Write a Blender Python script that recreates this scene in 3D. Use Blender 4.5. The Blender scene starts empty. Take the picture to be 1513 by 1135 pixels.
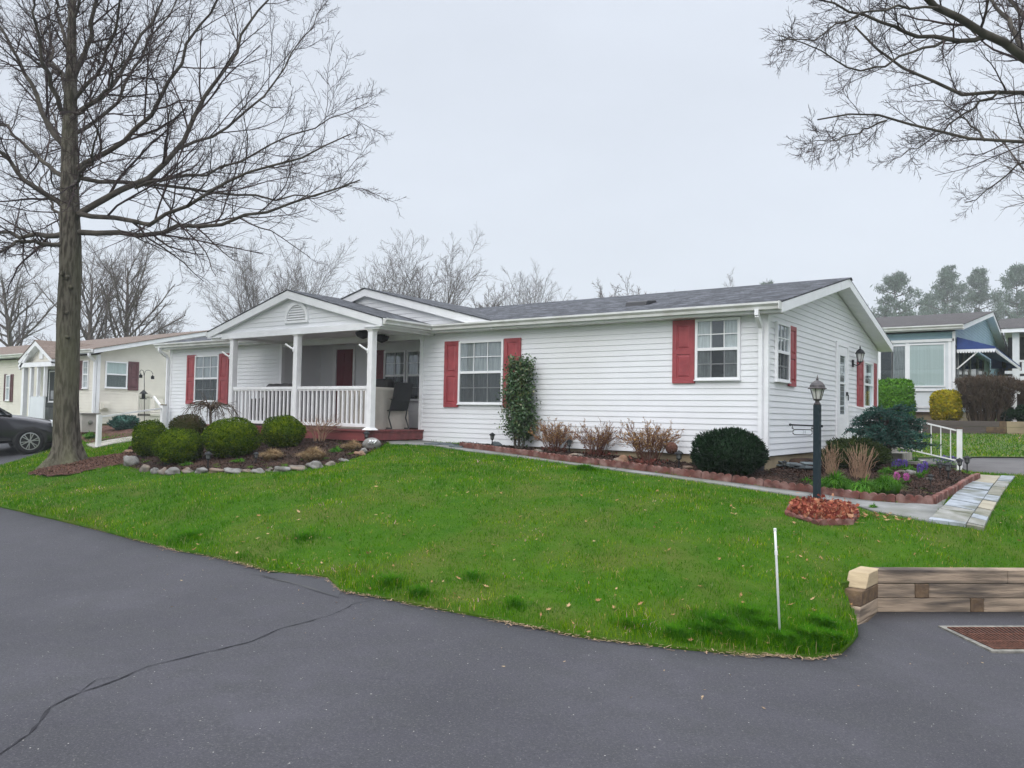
import bpy, bmesh, math, random
import numpy as np
from mathutils import Vector, Matrix, geometry
SC=bpy.context.scene; COL=SC.collection
RNG=np.random.default_rng(7); random.seed(7)
PI=math.pi
# ------------------------------------------------------------------ camera
F_PX,YAW,PIT,ROL,EYE=1178.6,.6317,.0382,.0181,1.65
def _cam():
    cy,sy=math.cos(YAW),math.sin(YAW)
    F=np.array([-sy,cy,0]);R=np.array([cy,sy,0]);U=np.array([0,0,1.])
    F2=F*math.cos(PIT)+U*math.sin(PIT);U2=U*math.cos(PIT)-F*math.sin(PIT)
    return F2,R*math.cos(ROL)+U2*math.sin(ROL),U2*math.cos(ROL)-R*math.sin(ROL)
CF,CR,CU=_cam()
CAMP=np.array([0,0,EYE])
def ray(px,py): return CF+CR*((px-756.5)/F_PX)-CU*((py-567.5)/F_PX)
def Yp(px,py,c):
    r=ray(px,py);p=r*(c/r[1]);return float(p[0]),float(p[2]+EYE)
def Xp(px,py,c):
    r=ray(px,py);p=r*(c/r[0]);return float(p[1]),float(p[2]+EYE)
def Dp(px,py,d): return ray(px,py)*d+CAMP
def Zp(px,py,z):
    r=ray(px,py);return r*((z-EYE)/r[2])+CAMP
cam=bpy.data.cameras.new('camera');camo=bpy.data.objects.new('camera',cam);COL.objects.link(camo)
camo.matrix_world=Matrix(((CR[0],CU[0],-CF[0],0),(CR[1],CU[1],-CF[1],0),(CR[2],CU[2],-CF[2],EYE),(0,0,0,1)))
cam.sensor_width=36;cam.lens=36*F_PX/1513;cam.clip_end=2000;cam.clip_start=.05
SC.camera=camo
# ------------------------------------------------------------------ mesh helpers
class MB:
    def __init__(s,off=(0,0,0)): s.v=[];s.f=[];s.off=np.array(off,float);s.n=0;s.uv=None
    def add(s,v,f):
        v=np.asarray(v,float).reshape(-1,3);s.v.append(v-s.off)
        n=s.n;s.f.extend([tuple(i+n for i in q) for q in f]);s.n+=len(v)
    def quad(s,a,b,c,d): s.add([a,b,c,d],[(0,1,2,3)])
    def poly(s,pts): s.add(pts,[tuple(range(len(pts)))])
    def box(s,x0,x1,y0,y1,z0,z1):
        s.add([(x0,y0,z0),(x1,y0,z0),(x1,y1,z0),(x0,y1,z0),(x0,y0,z1),(x1,y0,z1),(x1,y1,z1),(x0,y1,z1)],
         [(0,3,2,1),(4,5,6,7),(0,1,5,4),(1,2,6,5),(2,3,7,6),(3,0,4,7)])
    def obox(s,c,ax,ay,az):
        c=np.array(c,float);ax=np.array(ax,float);ay=np.array(ay,float);az=np.array(az,float)
        P=[c+i*ax+j*ay+k*az for k in(-1,1) for (i,j) in((-1,-1),(1,-1),(1,1),(-1,1))]
        s.add(P,[(0,3,2,1),(4,5,6,7),(0,1,5,4),(1,2,6,5),(2,3,7,6),(3,0,4,7)])
    def beam(s,a,b,w,h,up=(0,0,1)):
        a=np.array(a,float);b=np.array(b,float);d=b-a;L=np.linalg.norm(d);d/=L
        u=np.array(up,float);r=np.cross(d,u);r/=np.linalg.norm(r);u=np.cross(r,d)
        s.obox((a+b)/2,d*L/2,r*w/2,u*h/2)
    def prism(s,pts,ext):
        pts=np.array(pts,float);e=np.array(ext,float);n=len(pts)
        s.add(np.vstack([pts,pts+e]),[tuple(range(n))[::-1],tuple(range(n,2*n))]+[(i,(i+1)%n,n+(i+1)%n,n+i) for i in range(n)])
    def tube(s,pts,r,n=8,cap=True):
        P=np.array(pts,float);K=len(P)
        R=np.full(K,r,float) if np.isscalar(r) else np.array(r,float)
        V,Fc=tubes(P[None],R[None],n)
        f=[tuple(q) for q in Fc]
        if cap: f+= [tuple(range(n))[::-1],tuple(range((K-1)*n,K*n))]
        s.add(V,f)
    def lathe(s,prof,c=(0,0,0),n=16,axis=2,cap=True):
        c=np.array(c,float);V=[]
        for r,z in prof:
            for i in range(n):
                a=2*PI*i/n;p=[r*math.cos(a),r*math.sin(a),z]
                if axis==0:p=[z,p[0],p[1]]
                if axis==1:p=[p[1],z,p[0]]
                V.append(c+np.array(p))
        K=len(prof);f=[]
        for k in range(K-1):
            for i in range(n):
                j=(i+1)%n;f.append((k*n+i,k*n+j,(k+1)*n+j,(k+1)*n+i))
        if cap: f.append(tuple(range(n))[::-1]);f.append(tuple(range((K-1)*n,K*n)))
        s.add(V,f)
    def blob(s,c,rad,rng,n=2,amp=.18,flat=.0):
        bm=bmesh.new();bmesh.ops.create_icosphere(bm,subdivisions=n,radius=1)
        ph=rng.uniform(0,6,6);V=[]
        for v in bm.verts:
            p=np.array(v.co);k=1+amp*(math.sin(3*p[0]+ph[0])*math.sin(2.3*p[1]+ph[1])+.6*math.sin(5*p[2]+ph[2]+2*p[0])+.4*math.sin(6*p[1]+ph[3]))
            q=p*k;q[2]=max(q[2],-1+flat);V.append(np.array(c)+q*np.array(rad))
        f=[tuple(v.index for v in q.verts) for q in bm.faces];bm.free();s.add(V,f)
    def build(s,name,m,parent=None,smooth=False,bevel=0,label=None,kind=None):
        me=bpy.data.meshes.new(name)
        V=np.vstack(s.v) if s.v else np.zeros((0,3))
        me.from_pydata(V.tolist(),[],s.f);
        me.materials.append(m)
        if smooth:
            me.polygons.foreach_set('use_smooth',[True]*len(me.polygons))
        o=bpy.data.objects.new(name,me);COL.objects.link(o)
        if parent is not None: o.parent=parent
        if bevel:
            b=o.modifiers.new('bevel','BEVEL');b.width=bevel;b.segments=2;b.limit_method='ANGLE';b.angle_limit=.6
        if label:o['label']=label
        if kind:o['kind']=kind
        return o
def tubes(P,R,n):
    """P (N,K,3), R (N,K) -> verts, quads"""
    N,K,_=P.shape
    T=np.gradient(P,axis=1);T/= (np.linalg.norm(T,axis=2,keepdims=True)+1e-9)
    ref=np.where(np.abs(T[:,:1,2:3])>.9,np.array([1.,0,0]),np.array([0,0,1.]))
    ref=np.broadcast_to(ref,T.shape)
    A=np.cross(T,ref);A/=(np.linalg.norm(A,axis=2,keepdims=True)+1e-9);B=np.cross(T,A)
    a=np.arange(n)*2*PI/n
    V=P[:,:,None,:]+R[:,:,None,None]*(A[:,:,None,:]*np.cos(a)[None,None,:,None]+B[:,:,None,:]*np.sin(a)[None,None,:,None])
    idx=np.arange(N*K*n).reshape(N,K,n)
    i0=idx[:,:-1,:];i1=np.roll(idx,-1,2)[:,:-1,:];i2=np.roll(idx,-1,2)[:,1:,:];i3=idx[:,1:,:]
    return V.reshape(-1,3),np.stack([i0,i1,i2,i3],-1).reshape(-1,4)
def fastmesh(name,V,Q,m,parent=None,smooth=False,off=(0,0,0)):
    """V (n,3); Q (m,k) constant polygon size, or list of such"""
    if not isinstance(Q,list): Q=[Q]
    me=bpy.data.meshes.new(name)
    V=np.asarray(V,np.float32)-np.array(off,np.float32)
    me.vertices.add(len(V));me.vertices.foreach_set('co',V.ravel())
    nl=sum(q.size for q in Q);npz=sum(len(q) for q in Q)
    me.loops.add(nl);me.loops.foreach_set('vertex_index',np.concatenate([q.ravel() for q in Q]).astype(np.int32))
    st=[];s=0
    for q in Q:
        st.append(s+np.arange(len(q))*q.shape[1]);s+=q.size
    me.polygons.add(npz);me.polygons.foreach_set('loop_start',np.concatenate(st).astype(np.int32))
    if smooth: me.polygons.foreach_set('use_smooth',np.ones(npz,bool))
    me.update(calc_edges=True);me.validate()
    me.materials.append(m)
    o=bpy.data.objects.new(name,me);COL.objects.link(o)
    if parent is not None:o.parent=parent
    return o
def tag(o,label=None,cat=None,group=None,kind=None):
    if label:o['label']=label
    if cat:o['category']=cat
    if group:o['group']=group
    if kind:o['kind']=kind
    return o
def thing(name,loc,label,cat,group=None,rz=0):
    o=bpy.data.objects.new(name,None);COL.objects.link(o);o.location=[float(c) for c in loc];o.rotation_euler=(0,0,rz)
    o.empty_display_size=.2
    return tag(o,label,cat,group)
def dup(root,loc,rz=None,label=None,scale=None):
    r=root.copy();COL.objects.link(r);r.location=[float(c) for c in loc]
    if rz is not None:r.rotation_euler=(0,0,rz)
    if scale:r.scale=(scale,)*3
    if label:r['label']=label
    for ch in list(root.children):
        c=ch.copy();COL.objects.link(c);c.parent=r
        for g in ch.children:
            d=g.copy();COL.objects.link(d);d.parent=c
    return r
# ------------------------------------------------------------------ materials
MATS={}
def mat(name,col,rough=.7,col2=None,scale=5,detail=4,bump=0,bscale=30,metal=0,spec=.5,island=0,stretch=None,col3=None,scale3=.6,trans=0,contrast=(.35,.65),coat=0):
    m=bpy.data.materials.new(name);m.use_nodes=True;nt=m.node_tree;N=nt.nodes;L=nt.links
    b=N['Principled BSDF'];b.inputs['Roughness'].default_value=rough;b.inputs['Metallic'].default_value=metal
    b.inputs['Specular IOR Level'].default_value=(.1 if rough>=.85 and spec==.5 else spec)
    b.inputs['Coat Weight'].default_value=coat
    b.inputs['Base Color'].default_value=(*col,1)
    tc=N.new('ShaderNodeNewGeometry');vec=tc.outputs['Position']
    if stretch:
        mp=N.new('ShaderNodeMapping');mp.inputs['Scale'].default_value=stretch;L.new(vec,mp.inputs['Vector']);vec=mp.outputs['Vector']
    cur=None
    def mix(f,a,bb):
        x=N.new('ShaderNodeMix');x.data_type='RGBA'
        L.new(f,x.inputs[0])
        if isinstance(a,tuple): x.inputs[6].default_value=(*a,1)
        else: L.new(a,x.inputs[6])
        if isinstance(bb,tuple): x.inputs[7].default_value=(*bb,1)
        else: L.new(bb,x.inputs[7])
        return x.outputs[2]
    def noise(sc,de,lo,hi):
        n=N.new('ShaderNodeTexNoise');n.inputs['Scale'].default_value=sc;n.inputs['Detail'].default_value=de;L.new(vec,n.inputs['Vector'])
        r=N.new('ShaderNodeMapRange');r.inputs[1].default_value=lo;r.inputs[2].default_value=hi;L.new(n.outputs['Fac'],r.inputs[0]);return r.outputs[0]
    if col2:
        cur=mix(noise(scale,detail,*contrast),col,col2)
        if island:
            r=N.new('ShaderNodeMapRange');r.inputs[3].default_value=0;r.inputs[4].default_value=1;L.new(tc.outputs['Random Per Island'],r.inputs[0])
            cur=mix(r.outputs[0],cur,col2) if island==1 else mix(r.outputs[0],col,col2)
    if col3:
        cur=mix(noise(scale3,3,.45,.7),cur if cur else col,col3)
    if cur: L.new(cur,b.inputs['Base Color'])
    if bump:
        n=N.new('ShaderNodeTexNoise');n.inputs['Scale'].default_value=bscale;n.inputs['Detail'].default_value=6;L.new(vec,n.inputs['Vector'])
        bp=N.new('ShaderNodeBump');bp.inputs['Strength'].default_value=bump;bp.inputs['Distance'].default_value=.02;L.new(n.outputs['Fac'],bp.inputs['Height']);L.new(bp.outputs[0],b.inputs['Normal'])
    if trans:
        t=N.new('ShaderNodeBsdfTranslucent');mx=N.new('ShaderNodeMixShader');mx.inputs[0].default_value=trans
        if cur: L.new(cur,t.inputs[0])
        else: t.inputs[0].default_value=(*col,1)
        L.new(b.outputs[0],mx.inputs[1]);L.new(t.outputs[0],mx.inputs[2]);L.new(mx.outputs[0],N['Material Output'].inputs[0])
    MATS[name]=m;return m
# ------------------------------------------------------------------ terrain height
X0,Y0=-4.355,13.067        # front right corner of the white house
ZB,ZT=1.042,3.377          # siding bottom, wall top
CP=[]
def cp(px,py,z): p=Zp(px,py,z);CP.append((p[0],p[1],z))
def cw(x,y,z): CP.append((x,y,z))
for a in [(1240,968,-.12),(1153,945,-.04),(900,940,0),(700,905,.02),(500,872,.04),(250,805,.07),(0,750,.08),(756,746,.53),(756,814,.28),(500,760,.42),(900,800,.36),(1000,870,.16),(600,700,.76),
  (1100,720,.66),(1385,748,.55),(1456,786,.42),(1500,710,.65),(1446,707,.67),(1207,750,.5),(680,661,.97),(98,688,.42),(190,682,.6),(330,692,.64),(470,687,.72),(545,662,.95),(145,663,.52),(250,720,.42),
  (1250,870,.12),(1300,840,.21),(1450,840,.21),(1300,905,-.22),(1513,905,-.22),(1470,962,-.2),(756,1135,0),(100,1000,0),(1400,1135,-.08),(1150,800,.36),(300,770,.24),(1000,760,.54),(800,690,.82),(100,715,.28),(1350,800,.34)]: cp(*a)
for a in [(-4.5,13.0,.76),(-6,13.0,.82),(-9,13,.93),(-12,13,1.0),(-17,13,.98),(-22,13,.9),(-17,11.3,.95),(-12.5,11.2,.98),(-22,21.3,1.0),(-4.3,21.3,.8),(-4.3,17.7,.82),(-4.3,15,.8),(-13,17,1.0),
  (-23.8,9.9,.30),(-22.4,8,.14),(-23.5,5.5,.06),(-2.2,18.2,.75),(-1.7,17,.67),(-2,20.3,.86),(-2.6,24.7,1.34),(2,24,1.3),(-6,24.8,1.32),(-27.3,13.5,1.0),(-27,20,1.0),(-35,14,.8),
  (0,-6,0),(-12,-4,0),(-30,-6,0),(12,-4,-.15),(14,8,-.25),(16,20,.6),(-40,4,.05),(-40,25,1.1),(-20,32,1.3),(0,34,1.9),(16,34,1.8),(4,14,.5),(6,11,.3),(-45,-8,0),(20,-8,-.2),(-45,40,1.2),(20,45,1.9),(-15,45,1.5)]: cw(*a)
CP=np.array(CP)
def _phi(r2): return r2*np.log(r2+1e-9)*.5
_A=CP[:,:2]/10
_K=_phi(((_A[:,None]-_A[None])**2).sum(-1))+np.eye(len(_A))*.004
_Pm=np.hstack([np.ones((len(_A),1)),_A])
_S=np.block([[_K,_Pm],[_Pm.T,np.zeros((3,3))]])
_w=np.linalg.solve(_S,np.concatenate([CP[:,2],np.zeros(3)]))
def T(x,y):
    x=np.asarray(x,float);y=np.asarray(y,float);sh=np.broadcast(x,y).shape
    xx=np.broadcast_to(x,sh).ravel();yy=np.broadcast_to(y,sh).ravel();out=np.empty(xx.size)
    cx=np.clip(xx,-44,19);cy=np.clip(yy,-8,44)
    for i in range(0,xx.size,20000):
        q=np.stack([cx[i:i+20000],cy[i:i+20000]],1)/10
        k=_phi(((q[:,None]-_A[None])**2).sum(-1))
        out[i:i+20000]=k@_w[:len(_A)]+_w[-3]+q@_w[-2:]
    dist=np.hypot(xx-cx,yy-cy);w=np.clip(dist/60,0,1);far=np.where(yy>10,1.3,.0)
    out=out*(1-w)+far*w
    return out.reshape(sh) if sh else float(out[0])
def gp(px,py):
    """ground point seen at a picture position"""
    r=ray(px,py);t=3.;s=.25
    while t<80:
        p=CAMP+r*t
        if p[2]<T(p[0],p[1]):
            a,b=t-s,t
            for _ in range(18):
                m=(a+b)/2;p=CAMP+r*m
                if p[2]<T(p[0],p[1]):b=m
                else:a=m
            p=CAMP+r*b
            if p[1]>Y0-.32 and -12.2<p[0]<X0+.2 and px<1150: p=CAMP+r*((Y0-.32)/r[1])   # keep clear of the house wall
            return np.array([p[0],p[1],T(p[0],p[1])])
        t+=s
    return p
def inpoly(x,y,poly):
    x=np.asarray(x);y=np.asarray(y);c=np.zeros(x.shape,bool);n=len(poly)
    for i in range(n):
        x1,y1=poly[i][:2];x2,y2=poly[(i+1)%n][:2]
        if y1==y2: continue
        c^=((y1>y)!=(y2>y))&(x<(x2-x1)*(y-y1)/(y2-y1)+x1)
    return c
def polydist(x,y,poly,closed=True):
    d=np.full(np.shape(x),1e9);n=len(poly)
    for i in range(n if closed else n-1):
        a=np.array(poly[i][:2]);b=np.array(poly[(i+1)%n][:2]);ab=b-a;L=ab@ab+1e-12
        t=np.clip(((x-a[0])*ab[0]+(y-a[1])*ab[1])/L,0,1)
        d=np.minimum(d,np.hypot(x-a[0]-t*ab[0],y-a[1]-t*ab[1]))
    return d
def sheet(name,poly,m,dz,step,skirt=0,kind='structure',label=None,parent=None,off=(0,0,0),crown=0,jit=0,finer=None):
    """terrain-following sheet over polygon"""
    poly=[tuple(map(float,p[:2])) for p in poly]
    bd=[]
    for i,a in enumerate(poly):
        b=poly[(i+1)%len(poly)];L=math.dist(a,b);k=max(1,int(L/step))
        for j in range(k): bd.append((a[0]+(b[0]-a[0])*j/k,a[1]+(b[1]-a[1])*j/k))
    xs=[p[0] for p in bd];ys=[p[1] for p in bd]
    gx,gy=np.meshgrid(np.arange(min(xs),max(xs),step)+.013,np.arange(min(ys),max(ys),step)+.017)
    gx=gx.ravel();gy=gy.ravel();k=inpoly(gx,gy,bd);gx=gx[k];gy=gy[k];k=polydist(gx,gy,bd)>step*.45;gx=gx[k];gy=gy[k]
    n=len(bd);pts=[Vector(p) for p in bd]+[Vector((a,b)) for a,b in zip(gx,gy)]
    vo,eo,fo,_,_,_=geometry.delaunay_2d_cdt(pts,[(i,(i+1)%n) for i in range(n)],[],1,1e-4)
    P=np.array([(v[0],v[1]) for v in vo]);z=T(P[:,0],P[:,1])+dz
    if crown: z=z+crown*(1-np.exp(-polydist(P[:,0],P[:,1],bd)/.25))
    if jit: z=z+RNG.normal(0,jit,len(z))
    V=np.column_stack([P,z]).tolist();F=[tuple(f) for f in fo]
    if skirt:
        from collections import Counter
        ec=Counter();dr={}
        for f in F:
            for i in range(len(f)):
                a,b=f[i],f[(i+1)%len(f)];k=(min(a,b),max(a,b));ec[k]+=1;dr[k]=(a,b)
        low={}
        for k,c in ec.items():
            if c==1:
                a,b=dr[k]
                for q in(a,b):
                    if q not in low: low[q]=len(V);V.append([V[q][0],V[q][1],V[q][2]-skirt])
                F.append((b,a,low[a],low[b]))
    me=bpy.data.meshes.new(name);me.from_pydata([[p[0]-off[0],p[1]-off[1],p[2]-off[2]] for p in V],[],F);me.materials.append(m)
    me.polygons.foreach_set('use_smooth',[len(f)<4 for f in F])
    o=bpy.data.objects.new(name,me);COL.objects.link(o)
    if kind:o['kind']=kind
    if label:o['label']=label
    if parent:o.parent=parent
    return o
# ------------------------------------------------------------------ world and light
w=bpy.data.worlds.new('World');SC.world=w;w.use_nodes=True;nt=w.node_tree;N=nt.nodes;L=nt.links
bg=N['Background'];sky=N.new('ShaderNodeTexSky');sky.sky_type='NISHITA';sky.sun_disc=False
SUN_EL,SUN_AZ=math.radians(36),math.radians(168)
sky.sun_elevation=SUN_EL;sky.sun_rotation=SUN_AZ;sky.dust_density=6;sky.air_density=1.2
# thick even cloud deck over the clear-sky model, brighter high overhead
tc=N.new('ShaderNodeTexCoord');sep=N.new('ShaderNodeSeparateXYZ');L.new(tc.outputs['Generated'],sep.inputs[0])
mr=N.new('ShaderNodeMapRange');mr.interpolation_type='SMOOTHSTEP';mr.inputs[1].default_value=.48;mr.inputs[2].default_value=.9;mr.inputs[3].default_value=0;mr.inputs[4].default_value=1;L.new(sep.outputs['Z'],mr.inputs[0])
cl=N.new('ShaderNodeMix');cl.data_type='RGBA';cl.inputs[6].default_value=(4.35,4.66,5.22,1);cl.inputs[7].default_value=(18.5,19.2,20.4,1);L.new(mr.outputs[0],cl.inputs[0])
cn=N.new('ShaderNodeTexNoise');cn.inputs['Scale'].default_value=1.6;cn.inputs['Detail'].default_value=4;cm=N.new('ShaderNodeMapping');cm.inputs['Scale'].default_value=(1,1,2.6);L.new(tc.outputs['Generated'],cm.inputs[0]);L.new(cm.outputs[0],cn.inputs['Vector'])
cr_=N.new('ShaderNodeMapRange');cr_.inputs[1].default_value=.3;cr_.inputs[2].default_value=.7;cr_.inputs[3].default_value=.93;cr_.inputs[4].default_value=1.05;L.new(cn.outputs[0],cr_.inputs[0])
vm=N.new('ShaderNodeVectorMath');vm.operation='SCALE';L.new(cl.outputs[2],vm.inputs[0]);L.new(cr_.outputs[0],vm.inputs['Scale'])
mx=N.new('ShaderNodeMix');mx.data_type='RGBA';mx.inputs[0].default_value=.94;L.new(sky.outputs[0],mx.inputs[6]);L.new(vm.outputs[0],mx.inputs[7])
L.new(mx.outputs[2],bg.inputs[0]);bg.inputs[1].default_value=.1
sl=bpy.data.lights.new('sun','SUN');sl.energy=.75;sl.angle=math.radians(35);sl.color=(1,.985,.965)
so=bpy.data.objects.new('sun',sl);COL.objects.link(so)
# direction towards the sun (behind the camera)
sd=Vector((math.sin(SUN_AZ)*math.cos(SUN_EL),math.cos(SUN_AZ)*math.cos(SUN_EL),math.sin(SUN_EL)))
so.rotation_euler=sd.to_track_quat('Z','Y').to_euler()
SC.view_settings.view_transform='Standard';SC.view_settings.look='None';SC.view_settings.exposure=.78;SC.view_settings.gamma=1
cy=SC.cycles;cy.max_bounces=6;cy.diffuse_bounces=3;cy.glossy_bounces=2;cy.transmission_bounces=3;cy.transparent_max_bounces=6;cy.volume_bounces=1
cy.use_denoising=True;cy.denoiser='OPENIMAGEDENOISE';cy.denoising_input_passes='RGB_ALBEDO_NORMAL';cy.denoising_prefilter='ACCURATE';cy.use_adaptive_sampling=True;cy.adaptive_threshold=.012;cy.sample_clamp_indirect=5
# ------------------------------------------------------------------ shared materials
M_white=mat('white_vinyl',(.80,.815,.85),.45,(.75,.765,.80),1.3,4,bump=.05,bscale=60,col3=(.72,.73,.745),scale3=.35)
M_trim=mat('white_trim',(.84,.85,.875),.4,(.78,.79,.815),4,4)
M_post=mat('post_white',(.86,.86,.87),.35,(.79,.79,.8),6,3)
M_gutter=mat('gutter_white',(.74,.75,.75),.4,(.60,.60,.58),3,5,stretch=(1,1,.3))
M_shutter=mat('red_shutter',(.36,.065,.075),.5,(.27,.045,.055),6,4)
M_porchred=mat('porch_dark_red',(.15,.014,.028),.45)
M_brownshut=mat('maroon_shutter',(.13,.055,.065),.5,(.10,.045,.05),5,3)
M_deck=mat('deck_red_stain',(.21,.05,.05),.55,(.13,.03,.032),3,5,bump=.15,bscale=20,stretch=(.4,3,3))
M_found=mat('tan_parging',(.36,.29,.19),.9,(.27,.22,.15),2.5,5,bump=.3,bscale=40)
M_cream=mat('cream_vinyl',(.74,.71,.635),.5,(.68,.65,.58),2,3)
M_blue=mat('light_blue_siding',(.30,.45,.52),.5,(.26,.40,.47),2,3)
M_sunroom=mat('sunroom_panel',(.70,.74,.77),.45,(.64,.68,.71),2,3)
M_dark=mat('dark_interior',(.035,.04,.045),.6)
M_curtain=mat('curtain',(.40,.42,.43),.9,(.18,.19,.20),9,3,stretch=(6,6,.3),contrast=(.3,.7))
M_curtainlit=mat('lit_curtain',(.62,.64,.65),.9,(.40,.42,.43),10,3,stretch=(6,6,.3))  # paler copy of the curtain, its lit look put into the colour
M_blind=mat('vertical_blind',(.62,.70,.69),.7,(.52,.60,.59),14,2,stretch=(3,3,.02))
M_metal=mat('black_metal',(.010,.012,.015),.6,(.016,.018,.02),8,3,spec=.3)
M_post_dk=mat('dark_post',(.007,.018,.026),.65,(.012,.024,.033),10,4,spec=.3)
M_bark=mat('bark_grey',(.125,.112,.09),.95,(.042,.036,.029),20,5,bump=1,bscale=30,stretch=(1,1,.2),contrast=(.42,.6),col3=(.12,.12,.075),scale3=1.2)
M_branch=mat('branch_bark',(.10,.088,.074),.9,(.055,.048,.042),4,3)
M_twig=mat('twig',(.065,.046,.044),.9,(.04,.03,.032),2,2)
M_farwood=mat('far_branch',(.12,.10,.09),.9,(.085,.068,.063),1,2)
M_rock=mat('field_stone',(.24,.21,.175),.9,(.11,.10,.09),6,6,bump=.6,bscale=18,col3=(.22,.13,.085),scale3=1.7)
M_rockpale=mat('pale_stone',(.24,.235,.225),.9,(.12,.115,.105),7,6,bump=.5,bscale=18)
M_slate=mat('dark_slate',(.12,.15,.16),.8,(.07,.08,.09),6,5,bump=.3,bscale=20)
M_mulch=mat('mulch',(.045,.030,.024),1,(.015,.011,.010),26,6,bump=1,bscale=60,col3=(.085,.052,.04),scale3=2)
M_mulchchip=mat('mulch_chip',(.085,.05,.04),1,(.025,.017,.014),3,2,island=2)
M_mulchred=mat('reddish_mulch',(.13,.07,.055),1,(.07,.04,.033),12,5,bump=1,bscale=40)
M_edger=mat('scalloped_concrete_red',(.17,.068,.056),.9,(.10,.05,.043),9,7,bump=.4,bscale=50,col3=(.27,.17,.15),scale3=6)
M_conc=mat('concrete',(.26,.262,.258),.9,(.17,.175,.17),4,6,bump=.25,bscale=50,col3=(.16,.165,.135),scale3=.8)
M_conclt=mat('pale_concrete',(.38,.36,.32),.9,(.28,.265,.235),4,6,bump=.2,bscale=50)
M_timber=mat('weathered_timber',(.38,.295,.22),.9,(.19,.15,.115),2.6,9,bump=.45,bscale=16,stretch=(.9,.9,9),contrast=(.4,.66),col3=(.09,.075,.065),scale3=1.5)
M_timbernew=mat('new_timber',(.44,.345,.215),.8,(.34,.26,.16),4,6,bump=.3,bscale=14,stretch=(1,1,5))
M_timberend=mat('timber_end',(.17,.115,.07),.9,(.10,.07,.05),12,6,bump=.5,bscale=25)
M_oldwood=mat('grey_old_timber',(.12,.10,.09),.9,(.10,.085,.08),3,6,bump=.5,bscale=12,stretch=(.6,.6,5))
M_rust=mat('rusty_iron',(.15,.07,.05),.85,(.08,.04,.03),20,5,bump=.4,bscale=60)
M_glasswhite=mat('lamp_glass',(.62,.62,.6),.25,(.5,.5,.48),6,2)
M_cover=mat('beige_cover',(.40,.37,.33),.85,(.33,.31,.28),3,3,bump=.3,bscale=14)
M_coverdk=mat('grey_cover',(.075,.072,.076),.8,(.05,.048,.052),3,3,bump=.2,bscale=14)
M_alu=mat('white_rail_metal',(.80,.80,.80),.35)
M_rubber=mat('black_plastic',(.02,.02,.024),.5)
def glass_mat(name,tint=(.9,.95,1),w=.55):
    m=bpy.data.materials.new(name);m.use_nodes=True;nt=m.node_tree;N=nt.nodes;L=nt.links;N.clear()
    o=N.new('ShaderNodeOutputMaterial');g=N.new('ShaderNodeBsdfGlossy');g.inputs['Roughness'].default_value=.03;g.inputs[0].default_value=(*tint,1)
    t=N.new('ShaderNodeBsdfTransparent');t.inputs[0].default_value=(.86,.9,.9,1);x=N.new('ShaderNodeMixShader');lw=N.new('ShaderNodeLayerWeight');lw.inputs[0].default_value=.5;pw=N.new('ShaderNodeMath');pw.operation='POWER';pw.inputs[1].default_value=3.2;L.new(lw.outputs['Facing'],pw.inputs[0]);f=N.new('ShaderNodeMath');f.operation='MULTIPLY_ADD';f.inputs[1].default_value=.8;f.inputs[2].default_value=.10;L.new(pw.outputs[0],f.inputs[0])
    nz=N.new('ShaderNodeTexNoise');nz.inputs['Scale'].default_value=1.7;bp=N.new('ShaderNodeBump');bp.inputs['Strength'].default_value=.06;L.new(nz.outputs[0],bp.inputs['Height']);L.new(bp.outputs[0],g.inputs['Normal'])
    L.new(f.outputs[0],x.inputs[0]);L.new(t.outputs[0],x.inputs[1]);L.new(g.outputs[0],x.inputs[2]);L.new(x.outputs[0],o.inputs[0]);return m
M_glass=glass_mat('window_glass')
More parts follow.
